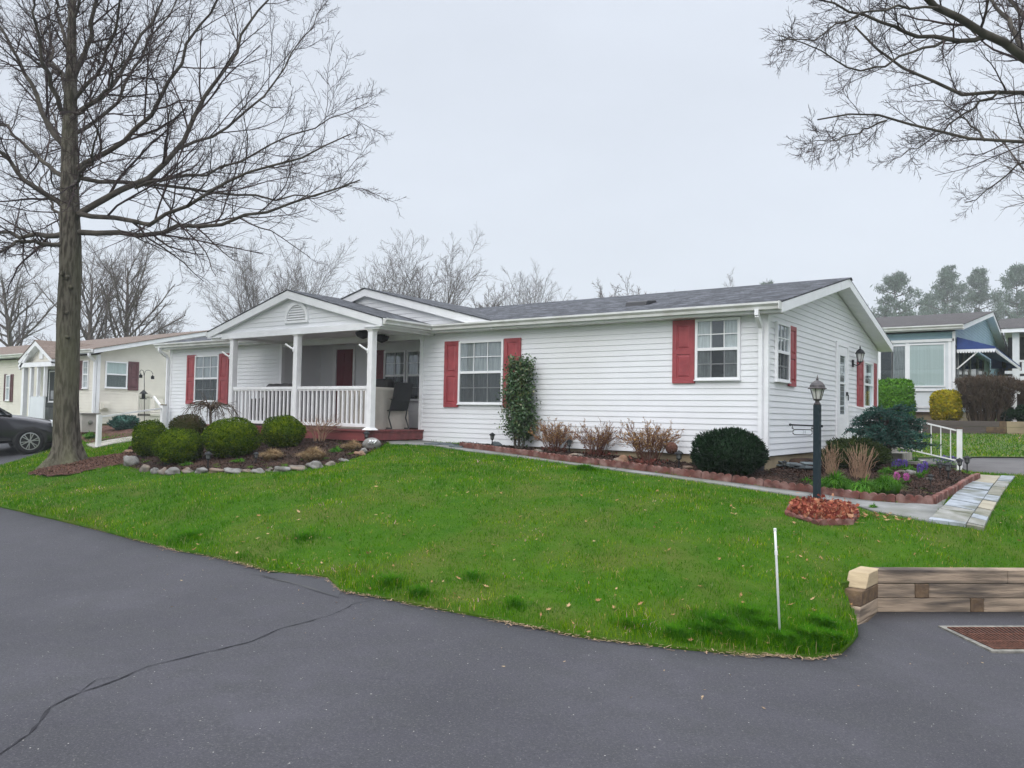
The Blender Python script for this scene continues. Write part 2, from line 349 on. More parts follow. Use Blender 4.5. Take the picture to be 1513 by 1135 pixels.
def shingle(name,swap,c1,c2,c3):
    m=bpy.data.materials.new(name);m.use_nodes=True;nt=m.node_tree;N=nt.nodes;L=nt.links;b=N['Principled BSDF'];b.inputs['Roughness'].default_value=.95
    g=N.new('ShaderNodeNewGeometry');s=N.new('ShaderNodeSeparateXYZ');c=N.new('ShaderNodeCombineXYZ');L.new(g.outputs['Position'],s.inputs[0])
    L.new(s.outputs['Y' if swap else 'X'],c.inputs[0]);L.new(s.outputs['X' if swap else 'Y'],c.inputs[1])
    br=N.new('ShaderNodeTexBrick');br.inputs['Scale'].default_value=1;br.inputs['Brick Width'].default_value=.21;br.inputs['Row Height'].default_value=.143
    br.inputs['Mortar Size'].default_value=.007;br.inputs['Bias'].default_value=0;br.offset=.37;br.inputs['Color1'].default_value=(*c1,1);br.inputs['Color2'].default_value=(*c2,1);br.inputs['Mortar'].default_value=(c1[0]*.35,c1[1]*.35,c1[2]*.35,1)
    L.new(c.outputs[0],br.inputs['Vector'])
    n=N.new('ShaderNodeTexNoise');n.inputs['Scale'].default_value=2.6;n.inputs['Detail'].default_value=9;n.inputs['Roughness'].default_value=.82
    mp=N.new('ShaderNodeMapping');mp.inputs['Scale'].default_value=(1,2.4,1);L.new(c.outputs[0],mp.inputs[0]);L.new(mp.outputs[0],n.inputs['Vector'])
    r=N.new('ShaderNodeMapRange');r.inputs[1].default_value=.47;r.inputs[2].default_value=.55;L.new(n.outputs[0],r.inputs[0])
    x=N.new('ShaderNodeMix');x.data_type='RGBA';L.new(r.outputs[0],x.inputs[0]);L.new(br.outputs[0],x.inputs[6]);x.inputs[7].default_value=(*c3,1)
    g2=N.new('ShaderNodeTexNoise');g2.inputs['Scale'].default_value=140;L.new(g.outputs['Position'],g2.inputs['Vector'])
    y=N.new('ShaderNodeMix');y.data_type='RGBA';y.blend_type='MULTIPLY';y.inputs[0].default_value=.5;L.new(x.outputs[2],y.inputs[6]);L.new(g2.outputs[0],y.inputs[7])
    L.new(y.outputs[2],b.inputs['Base Color'])
    bp=N.new('ShaderNodeBump');bp.inputs['Strength'].default_value=.6;bp.inputs['Distance'].default_value=.01;L.new(br.outputs['Fac'],bp.inputs['Height']);bp.invert=True;L.new(bp.outputs[0],b.inputs['Normal']);return m
M_shx=shingle('charcoal_shingle_x',False,(.045,.05,.062),(.19,.20,.235),(.022,.026,.034))
M_shy=shingle('charcoal_shingle_y',True,(.055,.06,.072),(.15,.16,.185),(.03,.034,.042))
M_shtan=shingle('tan_shingle',False,(.21,.155,.125),(.27,.205,.17),(.17,.125,.10))
M_shtany=shingle('tan_shingle_y',True,(.21,.155,.125),(.27,.205,.17),(.17,.125,.10))
M_shbr=shingle('brown_grey_shingle',False,(.075,.068,.07),(.11,.10,.10),(.06,.055,.056))
M_ash=bpy.data.materials.new('asphalt');M_ash.use_nodes=True
def asphalt(m):
    nt=m.node_tree;N=nt.nodes;L=nt.links;b=N['Principled BSDF'];b.inputs['Roughness'].default_value=.78;b.inputs['Specular IOR Level'].default_value=.35
    g=N.new('ShaderNodeNewGeometry')
    def noise(s,d,lo,hi,ro=.6):
        n=N.new('ShaderNodeTexNoise');n.inputs['Scale'].default_value=s;n.inputs['Detail'].default_value=d;n.inputs['Roughness'].default_value=ro;L.new(g.outputs['Position'],n.inputs['Vector'])
        r=N.new('ShaderNodeMapRange');r.inputs[1].default_value=lo;r.inputs[2].default_value=hi;L.new(n.outputs[0],r.inputs[0]);return r.outputs[0],n.outputs[0]
    def mix(f,a,c):
        x=N.new('ShaderNodeMix');x.data_type='RGBA';L.new(f,x.inputs[0])
        for i,q in((6,a),(7,c)):
            if isinstance(q,tuple):x.inputs[i].default_value=(*q,1)
            else:L.new(q,x.inputs[i])
        return x.outputs[2]
    big,_=noise(.6,6,.35,.68);c=mix(big,(.033,.032,.040),(.058,.056,.068))
    med,_=noise(3.5,6,.4,.75);c=mix(med,c,(.040,.040,.045))
    fine,fr=noise(75,5,.52,.72,.85);c=mix(fine,c,(.135,.135,.14))
    dk,_=noise(55,5,.55,.7,.85);c=mix(dk,c,(.012,.012,.014))
    v=N.new('ShaderNodeTexVoronoi');v.inputs['Scale'].default_value=24;L.new(g.outputs['Position'],v.inputs['Vector'])
    r=N.new('ShaderNodeMapRange');r.inputs[1].default_value=.11;r.inputs[2].default_value=.06;L.new(v.outputs['Distance'],r.inputs[0])
    s=N.new('ShaderNodeSeparateColor');L.new(v.outputs['Color'],s.inputs[0]);gt=N.new('ShaderNodeMath');gt.operation='GREATER_THAN';gt.inputs[1].default_value=.93;L.new(s.outputs[0],gt.inputs[0])
    mu=N.new('ShaderNodeMath');mu.operation='MULTIPLY';L.new(r.outputs[0],mu.inputs[0]);L.new(gt.outputs[0],mu.inputs[1]);c=mix(mu.outputs[0],c,(.5,.48,.44))
    L.new(c,b.inputs['Base Color'])
    bp=N.new('ShaderNodeBump');bp.inputs['Strength'].default_value=.5;bp.inputs['Distance'].default_value=.006;L.new(fr,bp.inputs['Height']);L.new(bp.outputs[0],b.inputs['Normal'])
asphalt(M_ash)
M_ash2=mat('dark_asphalt',(.030,.031,.038),.8,(.04,.04,.047),3,6,bump=.4,bscale=150)
M_crack=mat('dark_crack',(.021,.021,.024),.95,(.048,.047,.054),9,4)  # plain dark tone for road cracks and walk joints
M_seal=mat('patch_seal',(.055,.055,.055),.8,(.042,.042,.044),5,5,bump=.3,bscale=120)
M_soil=mat('lawn_soil',(.028,.085,.003),1,(.045,.105,.006),5,6,bump=.8,bscale=40,col3=(.07,.095,.016),scale3=1.2)
M_grassfar=mat('distant_grass',(.075,.13,.035),1,(.12,.15,.055),2,6,bump=1,bscale=25)
# grass blades
def grassmat():
    m=bpy.data.materials.new('grass_blade');m.use_nodes=True;nt=m.node_tree;N=nt.nodes;L=nt.links;b=N['Principled BSDF'];b.inputs['Roughness'].default_value=.9;b.inputs['Specular IOR Level'].default_value=.02
    g=N.new('ShaderNodeNewGeometry')
    def cr(inp,cols):
        r=N.new('ShaderNodeValToRGB');e=r.color_ramp.elements
        while len(e)<len(cols):e.new(.5)
        for k,(p,c) in enumerate(cols):e[k].position=p;e[k].color=(*c,1)
        L.new(inp,r.inputs[0]);return r.outputs[0]
    a=cr(g.outputs['Random Per Island'],[(0,(.022,.095,.0003)),(.5,(.062,.20,.0005)),(.92,(.13,.28,.001)),(.955,(.30,.27,.08)),(1,(.48,.40,.20))])
    n=N.new('ShaderNodeTexNoise');n.inputs['Scale'].default_value=1.5;n.inputs['Detail'].default_value=8;n.inputs['Roughness'].default_value=.62;L.new(g.outputs['Position'],n.inputs['Vector'])
    c2=cr(n.outputs[0],[(.32,(.42,.66,.9)),(.46,(.9,.95,1)),(.57,(1.5,1.14,1.0)),(.68,(2.7,1.5,6))])
    x=N.new('ShaderNodeMix');x.data_type='RGBA';x.blend_type='MULTIPLY';x.inputs[0].default_value=1;L.new(a,x.inputs[6]);L.new(c2,x.inputs[7])
    L.new(x.outputs[2],b.inputs['Base Color'])
    t=N.new('ShaderNodeBsdfTranslucent');L.new(x.outputs[2],t.inputs[0]);s=N.new('ShaderNodeMixShader');s.inputs[0].default_value=.42;L.new(b.outputs[0],s.inputs[1]);L.new(t.outputs[0],s.inputs[2]);L.new(s.outputs[0],N['Material Output'].inputs[0]);return m
M_grass=grassmat()
def leafmat(name,cols,rough=.7,trans=.15,spec=.06):
    m=bpy.data.materials.new(name);m.use_nodes=True;nt=m.node_tree;N=nt.nodes;L=nt.links;b=N['Principled BSDF'];b.inputs['Roughness'].default_value=rough;b.inputs['Specular IOR Level'].default_value=spec
    g=N.new('ShaderNodeNewGeometry');r=N.new('ShaderNodeValToRGB');e=r.color_ramp.elements
    while len(e)<len(cols):e.new(.5)
    for k,c in enumerate(cols):e[k].position=k/(len(cols)-1);e[k].color=(*c,1)
    n=N.new('ShaderNodeTexNoise');n.inputs['Scale'].default_value=5;n.inputs['Detail'].default_value=3;L.new(g.outputs['Position'],n.inputs['Vector'])
    ad=N.new('ShaderNodeMath');ad.operation='MULTIPLY_ADD';ad.inputs[1].default_value=1.0;L.new(n.outputs[0],ad.inputs[0])
    mm=N.new('ShaderNodeMath');mm.operation='MULTIPLY_ADD';mm.inputs[1].default_value=.7;mm.inputs[2].default_value=-.35;L.new(g.outputs['Random Per Island'],mm.inputs[0]);L.new(mm.outputs[0],ad.inputs[2])
    L.new(ad.outputs[0],r.inputs[0]);L.new(r.outputs[0],b.inputs['Base Color'])
    t=N.new('ShaderNodeBsdfTranslucent');L.new(r.outputs[0],t.inputs[0]);s=N.new('ShaderNodeMixShader');s.inputs[0].default_value=trans;L.new(b.outputs[0],s.inputs[1]);L.new(t.outputs[0],s.inputs[2]);L.new(s.outputs[0],N['Material Output'].inputs[0]);return m
M_box=leafmat('boxwood_leaf',[(.006,.018,.0004),(.022,.056,.0006),(.075,.125,.001),(.17,.22,.003)])
M_boxd=leafmat('dull_boxwood_leaf',[(.022,.03,.008),(.04,.05,.012),(.09,.07,.025)])
M_yew=leafmat('yew_needle',[(.003,.012,.005),(.007,.024,.009),(.022,.05,.02)],.6,.05)
M_holly=leafmat('holly_leaf',[(.018,.05,.02),(.04,.095,.035),(.09,.16,.06),(.16,.12,.055)],.35,.1,.5)
M_spruce=leafmat('blue_spruce_needle',[(.014,.05,.042),(.035,.10,.082),(.08,.175,.14)],.6,.1)
M_juniper=leafmat('juniper_spray',[(.012,.025,.007),(.028,.045,.012),(.06,.08,.022)],.6,.1)
M_tan=leafmat('dry_grass_blade',[(.24,.16,.08),(.38,.27,.15),(.48,.37,.23)],.8,.2)
M_tanleaf=leafmat('dry_tan_leaf',[(.28,.15,.10),(.44,.26,.10),(.55,.38,.16)],.8,.2)
M_greenl=leafmat('fresh_green_leaf',[(.03,.12,.010),(.07,.22,.014),(.15,.33,.03)],.5,.25)
M_hedge=leafmat('bright_hedge_leaf',[(.04,.12,.01),(.07,.2,.015),(.14,.31,.03)],.4,.2)
M_yellow=leafmat('golden_leaf',[(.12,.18,.012),(.36,.30,.015),(.55,.42,.025)],.5,.25)
M_purple=leafmat('purple_petal',[(.10,.06,.30),(.17,.11,.42),(.26,.18,.55)],.6,.3)
M_pink=leafmat('pink_petal',[(.5,.10,.36),(.62,.18,.48),(.7,.3,.58)],.6,.3)
M_orange=leafmat('orange_dry_leaf',[(.08,.015,.014),(.24,.055,.04),(.40,.13,.075),(.56,.36,.22)],.7,.2)
M_oak=leafmat('oak_leaf_litter',[(.24,.11,.05),(.42,.25,.13),(.58,.42,.27)],.8,.2)
M_straw=leafmat('straw_debris',[(.28,.19,.12),(.42,.32,.21),(.30,.18,.13)],.9,.1)
M_pine=leafmat('hazed_pine_needles',[(.06,.09,.07),(.10,.14,.11),(.15,.19,.15)],.7,.1)  # needles kept pale, part of the distance haze is in the colour
M_budred=leafmat('bud_red',[(.3,.12,.08),(.36,.18,.12)],.8,.2)
M_brtwig=mat('brown_twig',(.12,.085,.06),.9,(.075,.055,.04),6,2,island=1)
M_redtwig=mat('reddish_twig',(.24,.12,.08),.9,(.14,.07,.055),6,2,island=1)
M_paletwig=mat('pale_cane',(.42,.30,.20),.9,(.30,.19,.13),6,2,island=1)
# ------------------------------------------------------------------ ground, road, lawn, beds, walks
_T=T
def G(l): return [gp(*q)[:2] for q in l]
EDGE=G([(0,750),(55,762),(111,775),(150,786),(192,796),(230,806),(268,815),(305,822),(345,830),(402,845),(445,850),(485,855),(503,873),(563,884),(619,896),(698,910),(778,925),(857,941),(936,953),(1015,961),(1095,968),(1150,970),(1200,972),(1240,967),(1260,953),(1267,935),(1264,915)])
EDGE=[p+RNG.normal(0,.012,2) for p in EDGE]
W0=Zp(1297,905,-.22)[:2];W1=Zp(1513,905,-.22)[:2];WD=(W1-W0)/np.linalg.norm(W1-W0);WN=np.array([WD[1],-WD[0]])  # WN towards the camera
WE=W0+WD*4.2
_rd=Zp(1268,922,-.22)[:2]-W0;_rn=np.array([_rd[1],-_rd[0]])/np.linalg.norm(_rd);_RE=W0+_rd*1.02+_rn*.16;_RE2=W0+_rn*.16
def Ta(x,y):
    x=np.asarray(x,float);y=np.asarray(y,float);t=_T(x,y)
    s=(x-W0[0])*WD[0]+(y-W0[1])*WD[1];d=(x-W0[0])*WN[0]+(y-W0[1])*WN[1]
    sm=lambda v,a,b:(lambda q:q*q*(3-2*q))(np.clip((v-a)/(b-a),0,1))
    w=sm(s,-1.1,-.15)*(1-sm(d,1.3,2.6));w=np.where(s<-1.2,0,w)
    return t*(1-w)-.215*w

DRE=G([(0,690),(40,677),(75,665)])
DR=[(-21.2,5.0),tuple(DRE[0]),tuple(DRE[1]),tuple(DRE[2]),(-26.3,12.4),(-30.5,12.4),(-30,9),(-29.5,5.0)]
road=[(-44.,5.2),(-29.5,5.)]+[(-21.2,5.0)]+[tuple(p) for p in EDGE]+[tuple(W0+WN*.0),tuple(W1),tuple(WE),(WE[0]+3,WE[1]-1.5),(18,8),(18,-7.5),(-44,-7.5)]
# coarse ground to the horizon, just below everything else
def bigground():
    g=np.arange(-44,20,1.0);h=np.arange(-8,45,1.0)
    gx=np.concatenate([[-225,-150,-90,-66],g,[30,60,110,225]]);gy=np.concatenate([[-225,-90,-40],h,[60,90,140,225]])
    X,Y=np.meshgrid(gx,gy);Z=T(X,Y)-.07
    Z=Z-.55*(X>-4)*(X<6)*(Y>4.5)*(Y<14)
    n,m=X.shape;i=np.arange(n*m).reshape(n,m);Q=np.stack([i[:-1,:-1],i[:-1,1:],i[1:,1:],i[1:,:-1]],-1).reshape(-1,4)
    o=fastmesh('ground',np.stack([X,Y,Z],-1).reshape(-1,3),Q,M_grassfar,smooth=True);o['kind']='structure'
bigground()
T=Ta
tag(sheet('road',road,M_ash,0,.45,skirt=.15),'dark grey asphalt road sweeping round the corner of the lawn')
# cracks and patch in the asphalt
def ribbon(name,pxs,w,m,dz=.004):
    P=[gp(a,b)[:2] for a,b in pxs]
    Q=[]
    for i in range(len(P)-1):
        k=max(2,int(np.linalg.norm(P[i+1]-P[i])/.07))
        for j in range(k): Q.append(P[i]+(P[i+1]-P[i])*j/k)
    Q.append(P[-1]);Q=np.array(Q)
    d=np.gradient(Q,axis=0);nn=np.stack([-d[:,1],d[:,0]],1);nn/=np.linalg.norm(nn,axis=1,keepdims=True)+1e-9
    Q=Q+nn*np.convolve(RNG.normal(0,.02,len(Q)+4),np.ones(5)/5,'valid')[:,None]
    ww=w*(.25+1.3*RNG.random(len(Q))**1.6)*np.minimum(1,np.minimum(np.arange(len(Q)),np.arange(len(Q))[::-1])/8+.15)
    A=Q+nn*ww[:,None]/2;B=Q-nn*ww[:,None]/2
    V=np.vstack([np.column_stack([A,T(A[:,0],A[:,1])+dz]),np.column_stack([B,T(B[:,0],B[:,1])+dz])]);n=len(Q)
    Qd=np.stack([np.arange(n-1),np.arange(1,n),n+np.arange(1,n),n+np.arange(n-1)],1)
    o=fastmesh(name,V,Qd,m);o['kind']='structure';return o
ribbon('road_crack',[(-30,1140),(40,1086),(75,1045),(118,1023),(175,1004),(220,985),(290,968),(372,948),(415,930),(480,912),(520,893),(552,887)],.016,M_crack)
ribbon('road_crack',[(118,1023),(108,1018),(85,1026)],.012,M_crack)
ribbon('road_crack',[(118,1023),(140,1005),(180,998)],.014,M_crack)
ribbon('road_crack',[(395,964),(430,960),(460,956)],.006,M_crack)
ribbon('road_crack',[(520,998),(555,1004),(585,1008),(590,1014)],.006,M_crack)
pt=G([(386,850),(430,844),(470,852),(488,853),(503,874),(500,884)])
sheet('asphalt_patch',pt,M_ash2,.004,.12)
ribbon('patch_seal_line',[(386,851),(430,861),(470,872),(502,884)],.035,M_seal,.006)
sheet('driveway',DR,M_ash2,.006,.5,skirt=.1)
lawn=[tuple(p) for p in EDGE]+[tuple(_RE),tuple(_RE2),tuple(W0-WN*.02),tuple(WE-WN*.02),(5,13),(17,15),(17,17.2),(-1.2,17.5),(-2.2,17.5),(-4.2,17.5),(-4.5,15),(-22,15),(-22,13.3),(-24.4,12.6),(-26.2,12.4)]+[tuple(p) for p in DRE[::-1]]+[(-21.2,5.1)]
T=_T
sheet('lawn',lawn,M_soil,.018,.3,skirt=.12,crown=.012)
drv=[(-3.9,18.7),(-2.3,18.7),(-1.9,17.35),(-1.15,17.7),(17,16.9),(17,20.6),(-2,20.6),(-3.9,20.4)]
sheet('side_driveway',drv,mat('faded_asphalt',(.12,.115,.118),.9,(.15,.145,.145),2,6,bump=.3,bscale=90),.0,.6,skirt=.05)
verge=[(-3.9,20.45),(-2,20.65),(17,20.65),(17,24.7),(-6,24.7),(-12,26),(-12,22),(-4,22)]
sheet('side_lawn',verge,M_grassfar,.02,.5)
# beds
BED1=G([(186,690),(205,697),(260,700),(310,700),(360,701),(410,699),(450,696),(490,690),(520,681),(545,672),(562,663),(575,656)])+[np.array(q) for q in [(-11.85,11.3),(-17.6,11.3),(-17.6,13.1),(-21.8,13.1)]]+G([(190,664)])
BED1=[tuple(p) for p in BED1]
sheet('flower_bed',BED1,M_mulch,.045,.16,skirt=.08,jit=.012)
TREEBED=[tuple(p) for p in G([(40,704),(60,696),(75,688),(100,682),(140,680),(188,672),(198,688),(160,692),(130,699),(100,706),(70,708)])]
sheet('tree_ring',TREEBED,M_mulchred,.05,.14,jit=.015)
EDL=[(680,664),(750,673),(821,683.2),(943,698.4),(1034,710.6),(1160,727),(1214,733.5),(1283,743.5),(1340,748),(1379,750)]
EL=[tuple(p) for p in G(EDL)];ER=[tuple(p) for p in G([(1379,750),(1410,732),(1446,711)])]
BED2=EL+ER[1:]+[(-2.3,17.5),(-4.3,17.2),(-4.36,15),(-4.37,13.05)]+[(-10.9,13.05)]
sheet('flower_bed',BED2,M_mulch,.05,.16,jit=.013)
LR=[gp(1163,765),gp(1172,750),gp(1200,744),gp(1235,748),gp(1262,757),gp(1268,772),gp(1252,781),gp(1210,779),gp(1180,772)];LRP=[tuple(p[:2]) for p in LR]
sheet('lamp_bed',LRP,M_mulchred,.04,.12,jit=.012)
WALK=[tuple(p) for p in G([(566,653.5),(620,652.5),(655,657),(679,663),(821,684),(943,699.5),(1034,711.5),(1160,728),(1214,734.5),(1283,744.5),(1340,749),(1399,741),(1382,778),(1330,767),(1290,760),(1253,747.5),(1214,743),(1160,734.5),(1034,716),(943,703.5),(821,686.8),(700,671.0),(638,661),(576,659)])]
sheet('path',WALK,M_conc,.045,.25,skirt=.08)
# joints in the walk
for (a,b) in (((1097,723),(1107,718)),((1187,741),(1203,732.5)),((905,700),(915,694)),((760,681),(768,675))):
    ribbon('path_joint',[a,b],.02,M_crack,.05)
# slate pieces at walk start
mb=MB()
for px,py,s in((652,659,.35),(664,661,.3),(676,664,.28),(640,660,.3)):
    p=gp(px,py);mb.obox((p[0],p[1],p[2]+.05),(s*.5,.03,0),(-.02,s*.35,0),(0,0,.02))
tag(mb.build('stepping_slates',M_slate,bevel=.006),'dark slate pieces laid where the concrete walk meets the red edging','paving slab')
# flagstone walk
def flag():
    NL,NR,FL,FR=[gp(*q)[:2] for q in((1370,775.5),(1455.5,788),(1434,704.5),(1501,708))]
    Mi,Mo=gp(1408,737)[:2],gp(1474,749)[:2]
    def pos(u,v):
        a=NL*(1-v)**2+2*v*(1-v)*(2*Mi-.5*NL-.5*FL)*1+FL*v**2
        b=NR*(1-v)**2+2*v*(1-v)*(2*Mo-.5*NR-.5*FR)+FR*v**2
        return a*(1-u)+b*u
    vi=[0,.05,.22,.30,.42,.52,.66,.8,1];vo=[0,.04,.16,.24,.36,.5,.6,.75,.88,1]
    me=bpy.data.meshes.new('path');V=[];Fs=[];mi=[]
    rr=np.random.default_rng(5)
    for (u0,u1,vs) in((0.02,.665,vi),(.685,.98,vo)):
        for k in range(len(vs)-1):
            g=.012;a,b=vs[k]+g*.5,vs[k+1]-g*.35
            pts=[pos(u0,a),pos((u0+u1)/2,a),pos(u1,a),pos(u1,(a+b)/2),pos(u1,b),pos((u0+u1)/2,b),pos(u0,b),pos(u0,(a+b)/2)]
            n=len(V);dz=rr.uniform(.052,.066)
            V+=[(p[0],p[1],float(T(p[0],p[1]))+dz) for p in pts];V+=[(p[0],p[1],float(T(p[0],p[1]))-.04) for p in pts]
            Fs.append(tuple(range(n,n+8)));m=int(rr.choice([0,1,2,3]));mi.append(m)
            for j in range(8): Fs.append((n+j,n+8+j,n+8+(j+1)%8,n+(j+1)%8));mi.append(m)
    me.from_pydata(V,[],Fs)
    for m in (mat('flag_blue',(.33,.36,.40),.85,(.25,.275,.30),5,8,bump=.25,bscale=30,col3=(.15,.16,.14),scale3=2.5),mat('flag_grey',(.25,.245,.21),.9,(.18,.175,.145),5,8,bump=.25,bscale=30,col3=(.12,.13,.09),scale3=3),mat('flag_tan',(.36,.33,.26),.9,(.27,.245,.19),5,8,bump=.25,bscale=30),mat('flag_pale',(.31,.31,.295),.9,(.23,.23,.215),5,8,bump=.25,bscale=30,col3=(.13,.135,.10),scale3=3)): me.materials.append(m)
    me.polygons.foreach_set('material_index',mi)
    o=bpy.data.objects.new('path',me);COL.objects.link(o);o['kind']='structure'
    pl=[pos(0,v) for v in np.linspace(0,1,6)]+[pos(1,v) for v in np.linspace(1,0,6)]
    sheet('path_joint_bed',[tuple(p) for p in pl],M_soil,.022,.3)
    return [tuple(p) for p in pl]
FLAG=flag()
# ------------------------------------------------------------------ scalloped edging
def edgeblock():
    mb=MB();n=4;w=.11;h=.075;pts=[(-n*w/2,-.06)]
    pts=[(n*w/2,-.08),(-n*w/2,-.08)]
    for k in range(n):
        c=-n*w/2+w*(k+.5)
        for j in range(9):
            a=PI-PI*j/8;pts.append((c+w/2*.97*math.cos(a),h+w*.36*math.sin(a)))
    mb.prism([(x,-.03,z) for x,z in pts],(0,.06,0));o=mb.build('edging_block',M_edger);o.data.update();return o
EB=edgeblock();EBN=[0]
ORD=lambda n:(str(n)+('th' if 10<=n%100<=20 else {1:'st',2:'nd',3:'rd'}.get(n%10,'th')))
def edging(pts,lab,group,dz=.03,sp=.445):
    P=[np.array([p[0],p[1]]) for p in pts];seg=[np.linalg.norm(P[i+1]-P[i]) for i in range(len(P)-1)];Lt=sum(seg);n=max(1,round(Lt/sp));sp=Lt/n
    def at(s):
        for i,q in enumerate(seg):
            if s<=q or i==len(seg)-1: return P[i]+(P[i+1]-P[i])*(s/q)
            s-=q
    for k in range(n):
        a=at(k*sp);b=at(k*sp+sp*.99);c=(a+b)/2;za=float(T(*a));zb=float(T(*b))
        if EBN[0]==0:o=EB
        else: o=EB.copy();COL.objects.link(o)
        EBN[0]+=1
        o.location=(c[0],c[1],(za+zb)/2+dz+RNG.normal(0,.004));d=b-a
        o.rotation_euler=(0,-math.atan2(zb-za,np.linalg.norm(d))+RNG.normal(0,.01),math.atan2(d[1],d[0])+RNG.normal(0,.012))
        tag(o,lab%ORD(k+1),'edging block',group)
edging(EL,'red scalloped edging block, %s from the left along the front flower bed','scalloped edging blocks round the beds')
edging(ER,'red scalloped edging block beside the flagstones, %s from the near corner','scalloped edging blocks round the beds')
edging(LRP+[LRP[0]],'red scalloped edging block in the ring at the lamp post, %s counted clockwise','scalloped edging blocks round the beds',dz=-.03,sp=.44)
# ------------------------------------------------------------------ timber retaining wall
zt=-.22
wl=thing('retaining_wall',(W0[0],W0[1],-.25),'low weathered timber retaining wall at the edge of the lawn beside the storm drain','retaining wall')
off=(W0[0],W0[1],-.25)
hh=.139
def timb(s0,s1,k,m=M_timber,n0=0,n1=-.14,nm='timber',z0=None,lab=None,hx=None):
    a=W0+WD*s0;b=W0+WD*s1;mb=MB(off);z=zt+.0+k*hh if z0 is None else z0;h=hh if hx is None else hx
    A=a+WN*n0;B=b+WN*n0;C=b+WN*n1;D=a+WN*n1
    mb.add([(*A,z+.002),(*B,z+.002),(*C,z+.002),(*D,z+.002),(*A,z+h-.002),(*B,z+h-.002),(*C,z+h-.002),(*D,z+h-.002)],[(0,3,2,1),(4,5,6,7),(0,1,5,4),(1,2,6,5),(2,3,7,6),(3,0,4,7)])
    return mb.build(nm,m,wl,bevel=.008,label=lab)
def jn(px): # distance along the wall of a picture column
    r=ray(px,870);M=np.array([[r[0],-WD[0]],[r[1],-WD[1]]]);return float(np.linalg.solve(M,W0)[1])
j1,j2,j3,j4=jn(1352),jn(1373),jn(1434),jn(1454)
timb(.0,jn(1489),2);timb(jn(1489)+.004,4.2,2)
timb(0,j1,1);timb(j1+.003,j2-.003,1,M_timberend,.004,-.3,'tie_end');timb(j2,4.2,1)
timb(0,j3,0);timb(j3+.003,j4-.003,0,M_timberend,.004,-.3,'tie_end');timb(j4,4.2,0)
timb(0,4.2,-1)
# return end: stacked short timbers stepping towards the camera
RD=Zp(1268,922,-.22)[:2]-W0;RL=np.linalg.norm(RD);RD/=RL;RNn=np.array([RD[1],-RD[0]])
def rett(k,l0,l1,m,cut=0,wd=.17,nm='return_timber'):
    z0,z1=zt+k*hh+.001,zt+(k+1)*hh-.001
    mb=MB(off);lo=[W0+RD*l0-RNn*-.0, W0+RD*l1,W0+RD*l1+RNn*wd,W0+RD*l0+RNn*wd];l2=l1-cut
    hi=[W0+RD*l0,W0+RD*l2,W0+RD*l2+RNn*wd,W0+RD*l0+RNn*wd]
    mb.add([(*p,z0) for p in lo]+[(*p,z1) for p in hi],[(0,3,2,1),(4,5,6,7),(0,1,5,4),(1,2,6,5),(2,3,7,6),(3,0,4,7)])
    mb.build(nm,m,wl,bevel=.01)
rett(-1,-.1,RL*1.05,M_timber);rett(0,-.1,RL*.98,M_timber,.05);rett(1,-.1,RL*.86,M_timberend,.04,.19)
rett(2,-.08,RL*.62,M_timbernew,.10,.19,'pale_new_timber')
# storm drain
dr=thing('storm_drain',Zp(1450,942,-.2),'rusty storm drain grate framed in pale concrete, set in the asphalt','storm drain')
c=[Zp(1386,925,-.205),Zp(1560,925,-.205),Zp(1600,964,-.205),Zp(1466,963,-.205)];off=tuple(dr.location)
ci=[Zp(1400,929,-.205),Zp(1548,929,-.205),Zp(1580,960,-.205),Zp(1468,960,-.205)]
mb=MB(off)
for i in range(4):
    a,b,q,p=c[i],c[(i+1)%4],ci[(i+1)%4],ci[i];a,b,p,q=[v.copy() for v in(a,b,p,q)]
    for v in(a,b,p,q):v[2]=-.201
    lo=[v-np.array([0,0,.06]) for v in(a,b,q,p)]
    mb.add([a,b,q,p]+lo,[(0,1,2,3),(4,7,6,5),(0,4,5,1),(2,6,7,3)])
mb.build('concrete_frame',mat('dull_concrete_frame',(.25,.24,.215),.9,(.14,.135,.12),14,6,bump=.3),dr)
mb=MB(off);mb.poly([v+np.array([0,0,-.0045]) for v in ci]);mb.build('pit',M_dark,dr)
mb=MB(off)
for k in range(24):
    t=(k+.5)/24;a=ci[0]*(1-t)+ci[1]*t;b=ci[3]*(1-t)+ci[2]*t
    a=a.copy();b=b.copy();a[2]=b[2]=-.197;mb.beam(a,b,.012,.010)
for t in(.0,.33,.66,1):
    a=ci[0]*(1-t)+ci[3]*t;b=ci[1]*(1-t)+ci[2]*t;a=a.copy();b=b.copy();a[2]=b[2]=-.1945;mb.beam(a,b,.012,.007)
mb.build('grate',M_rust,dr)
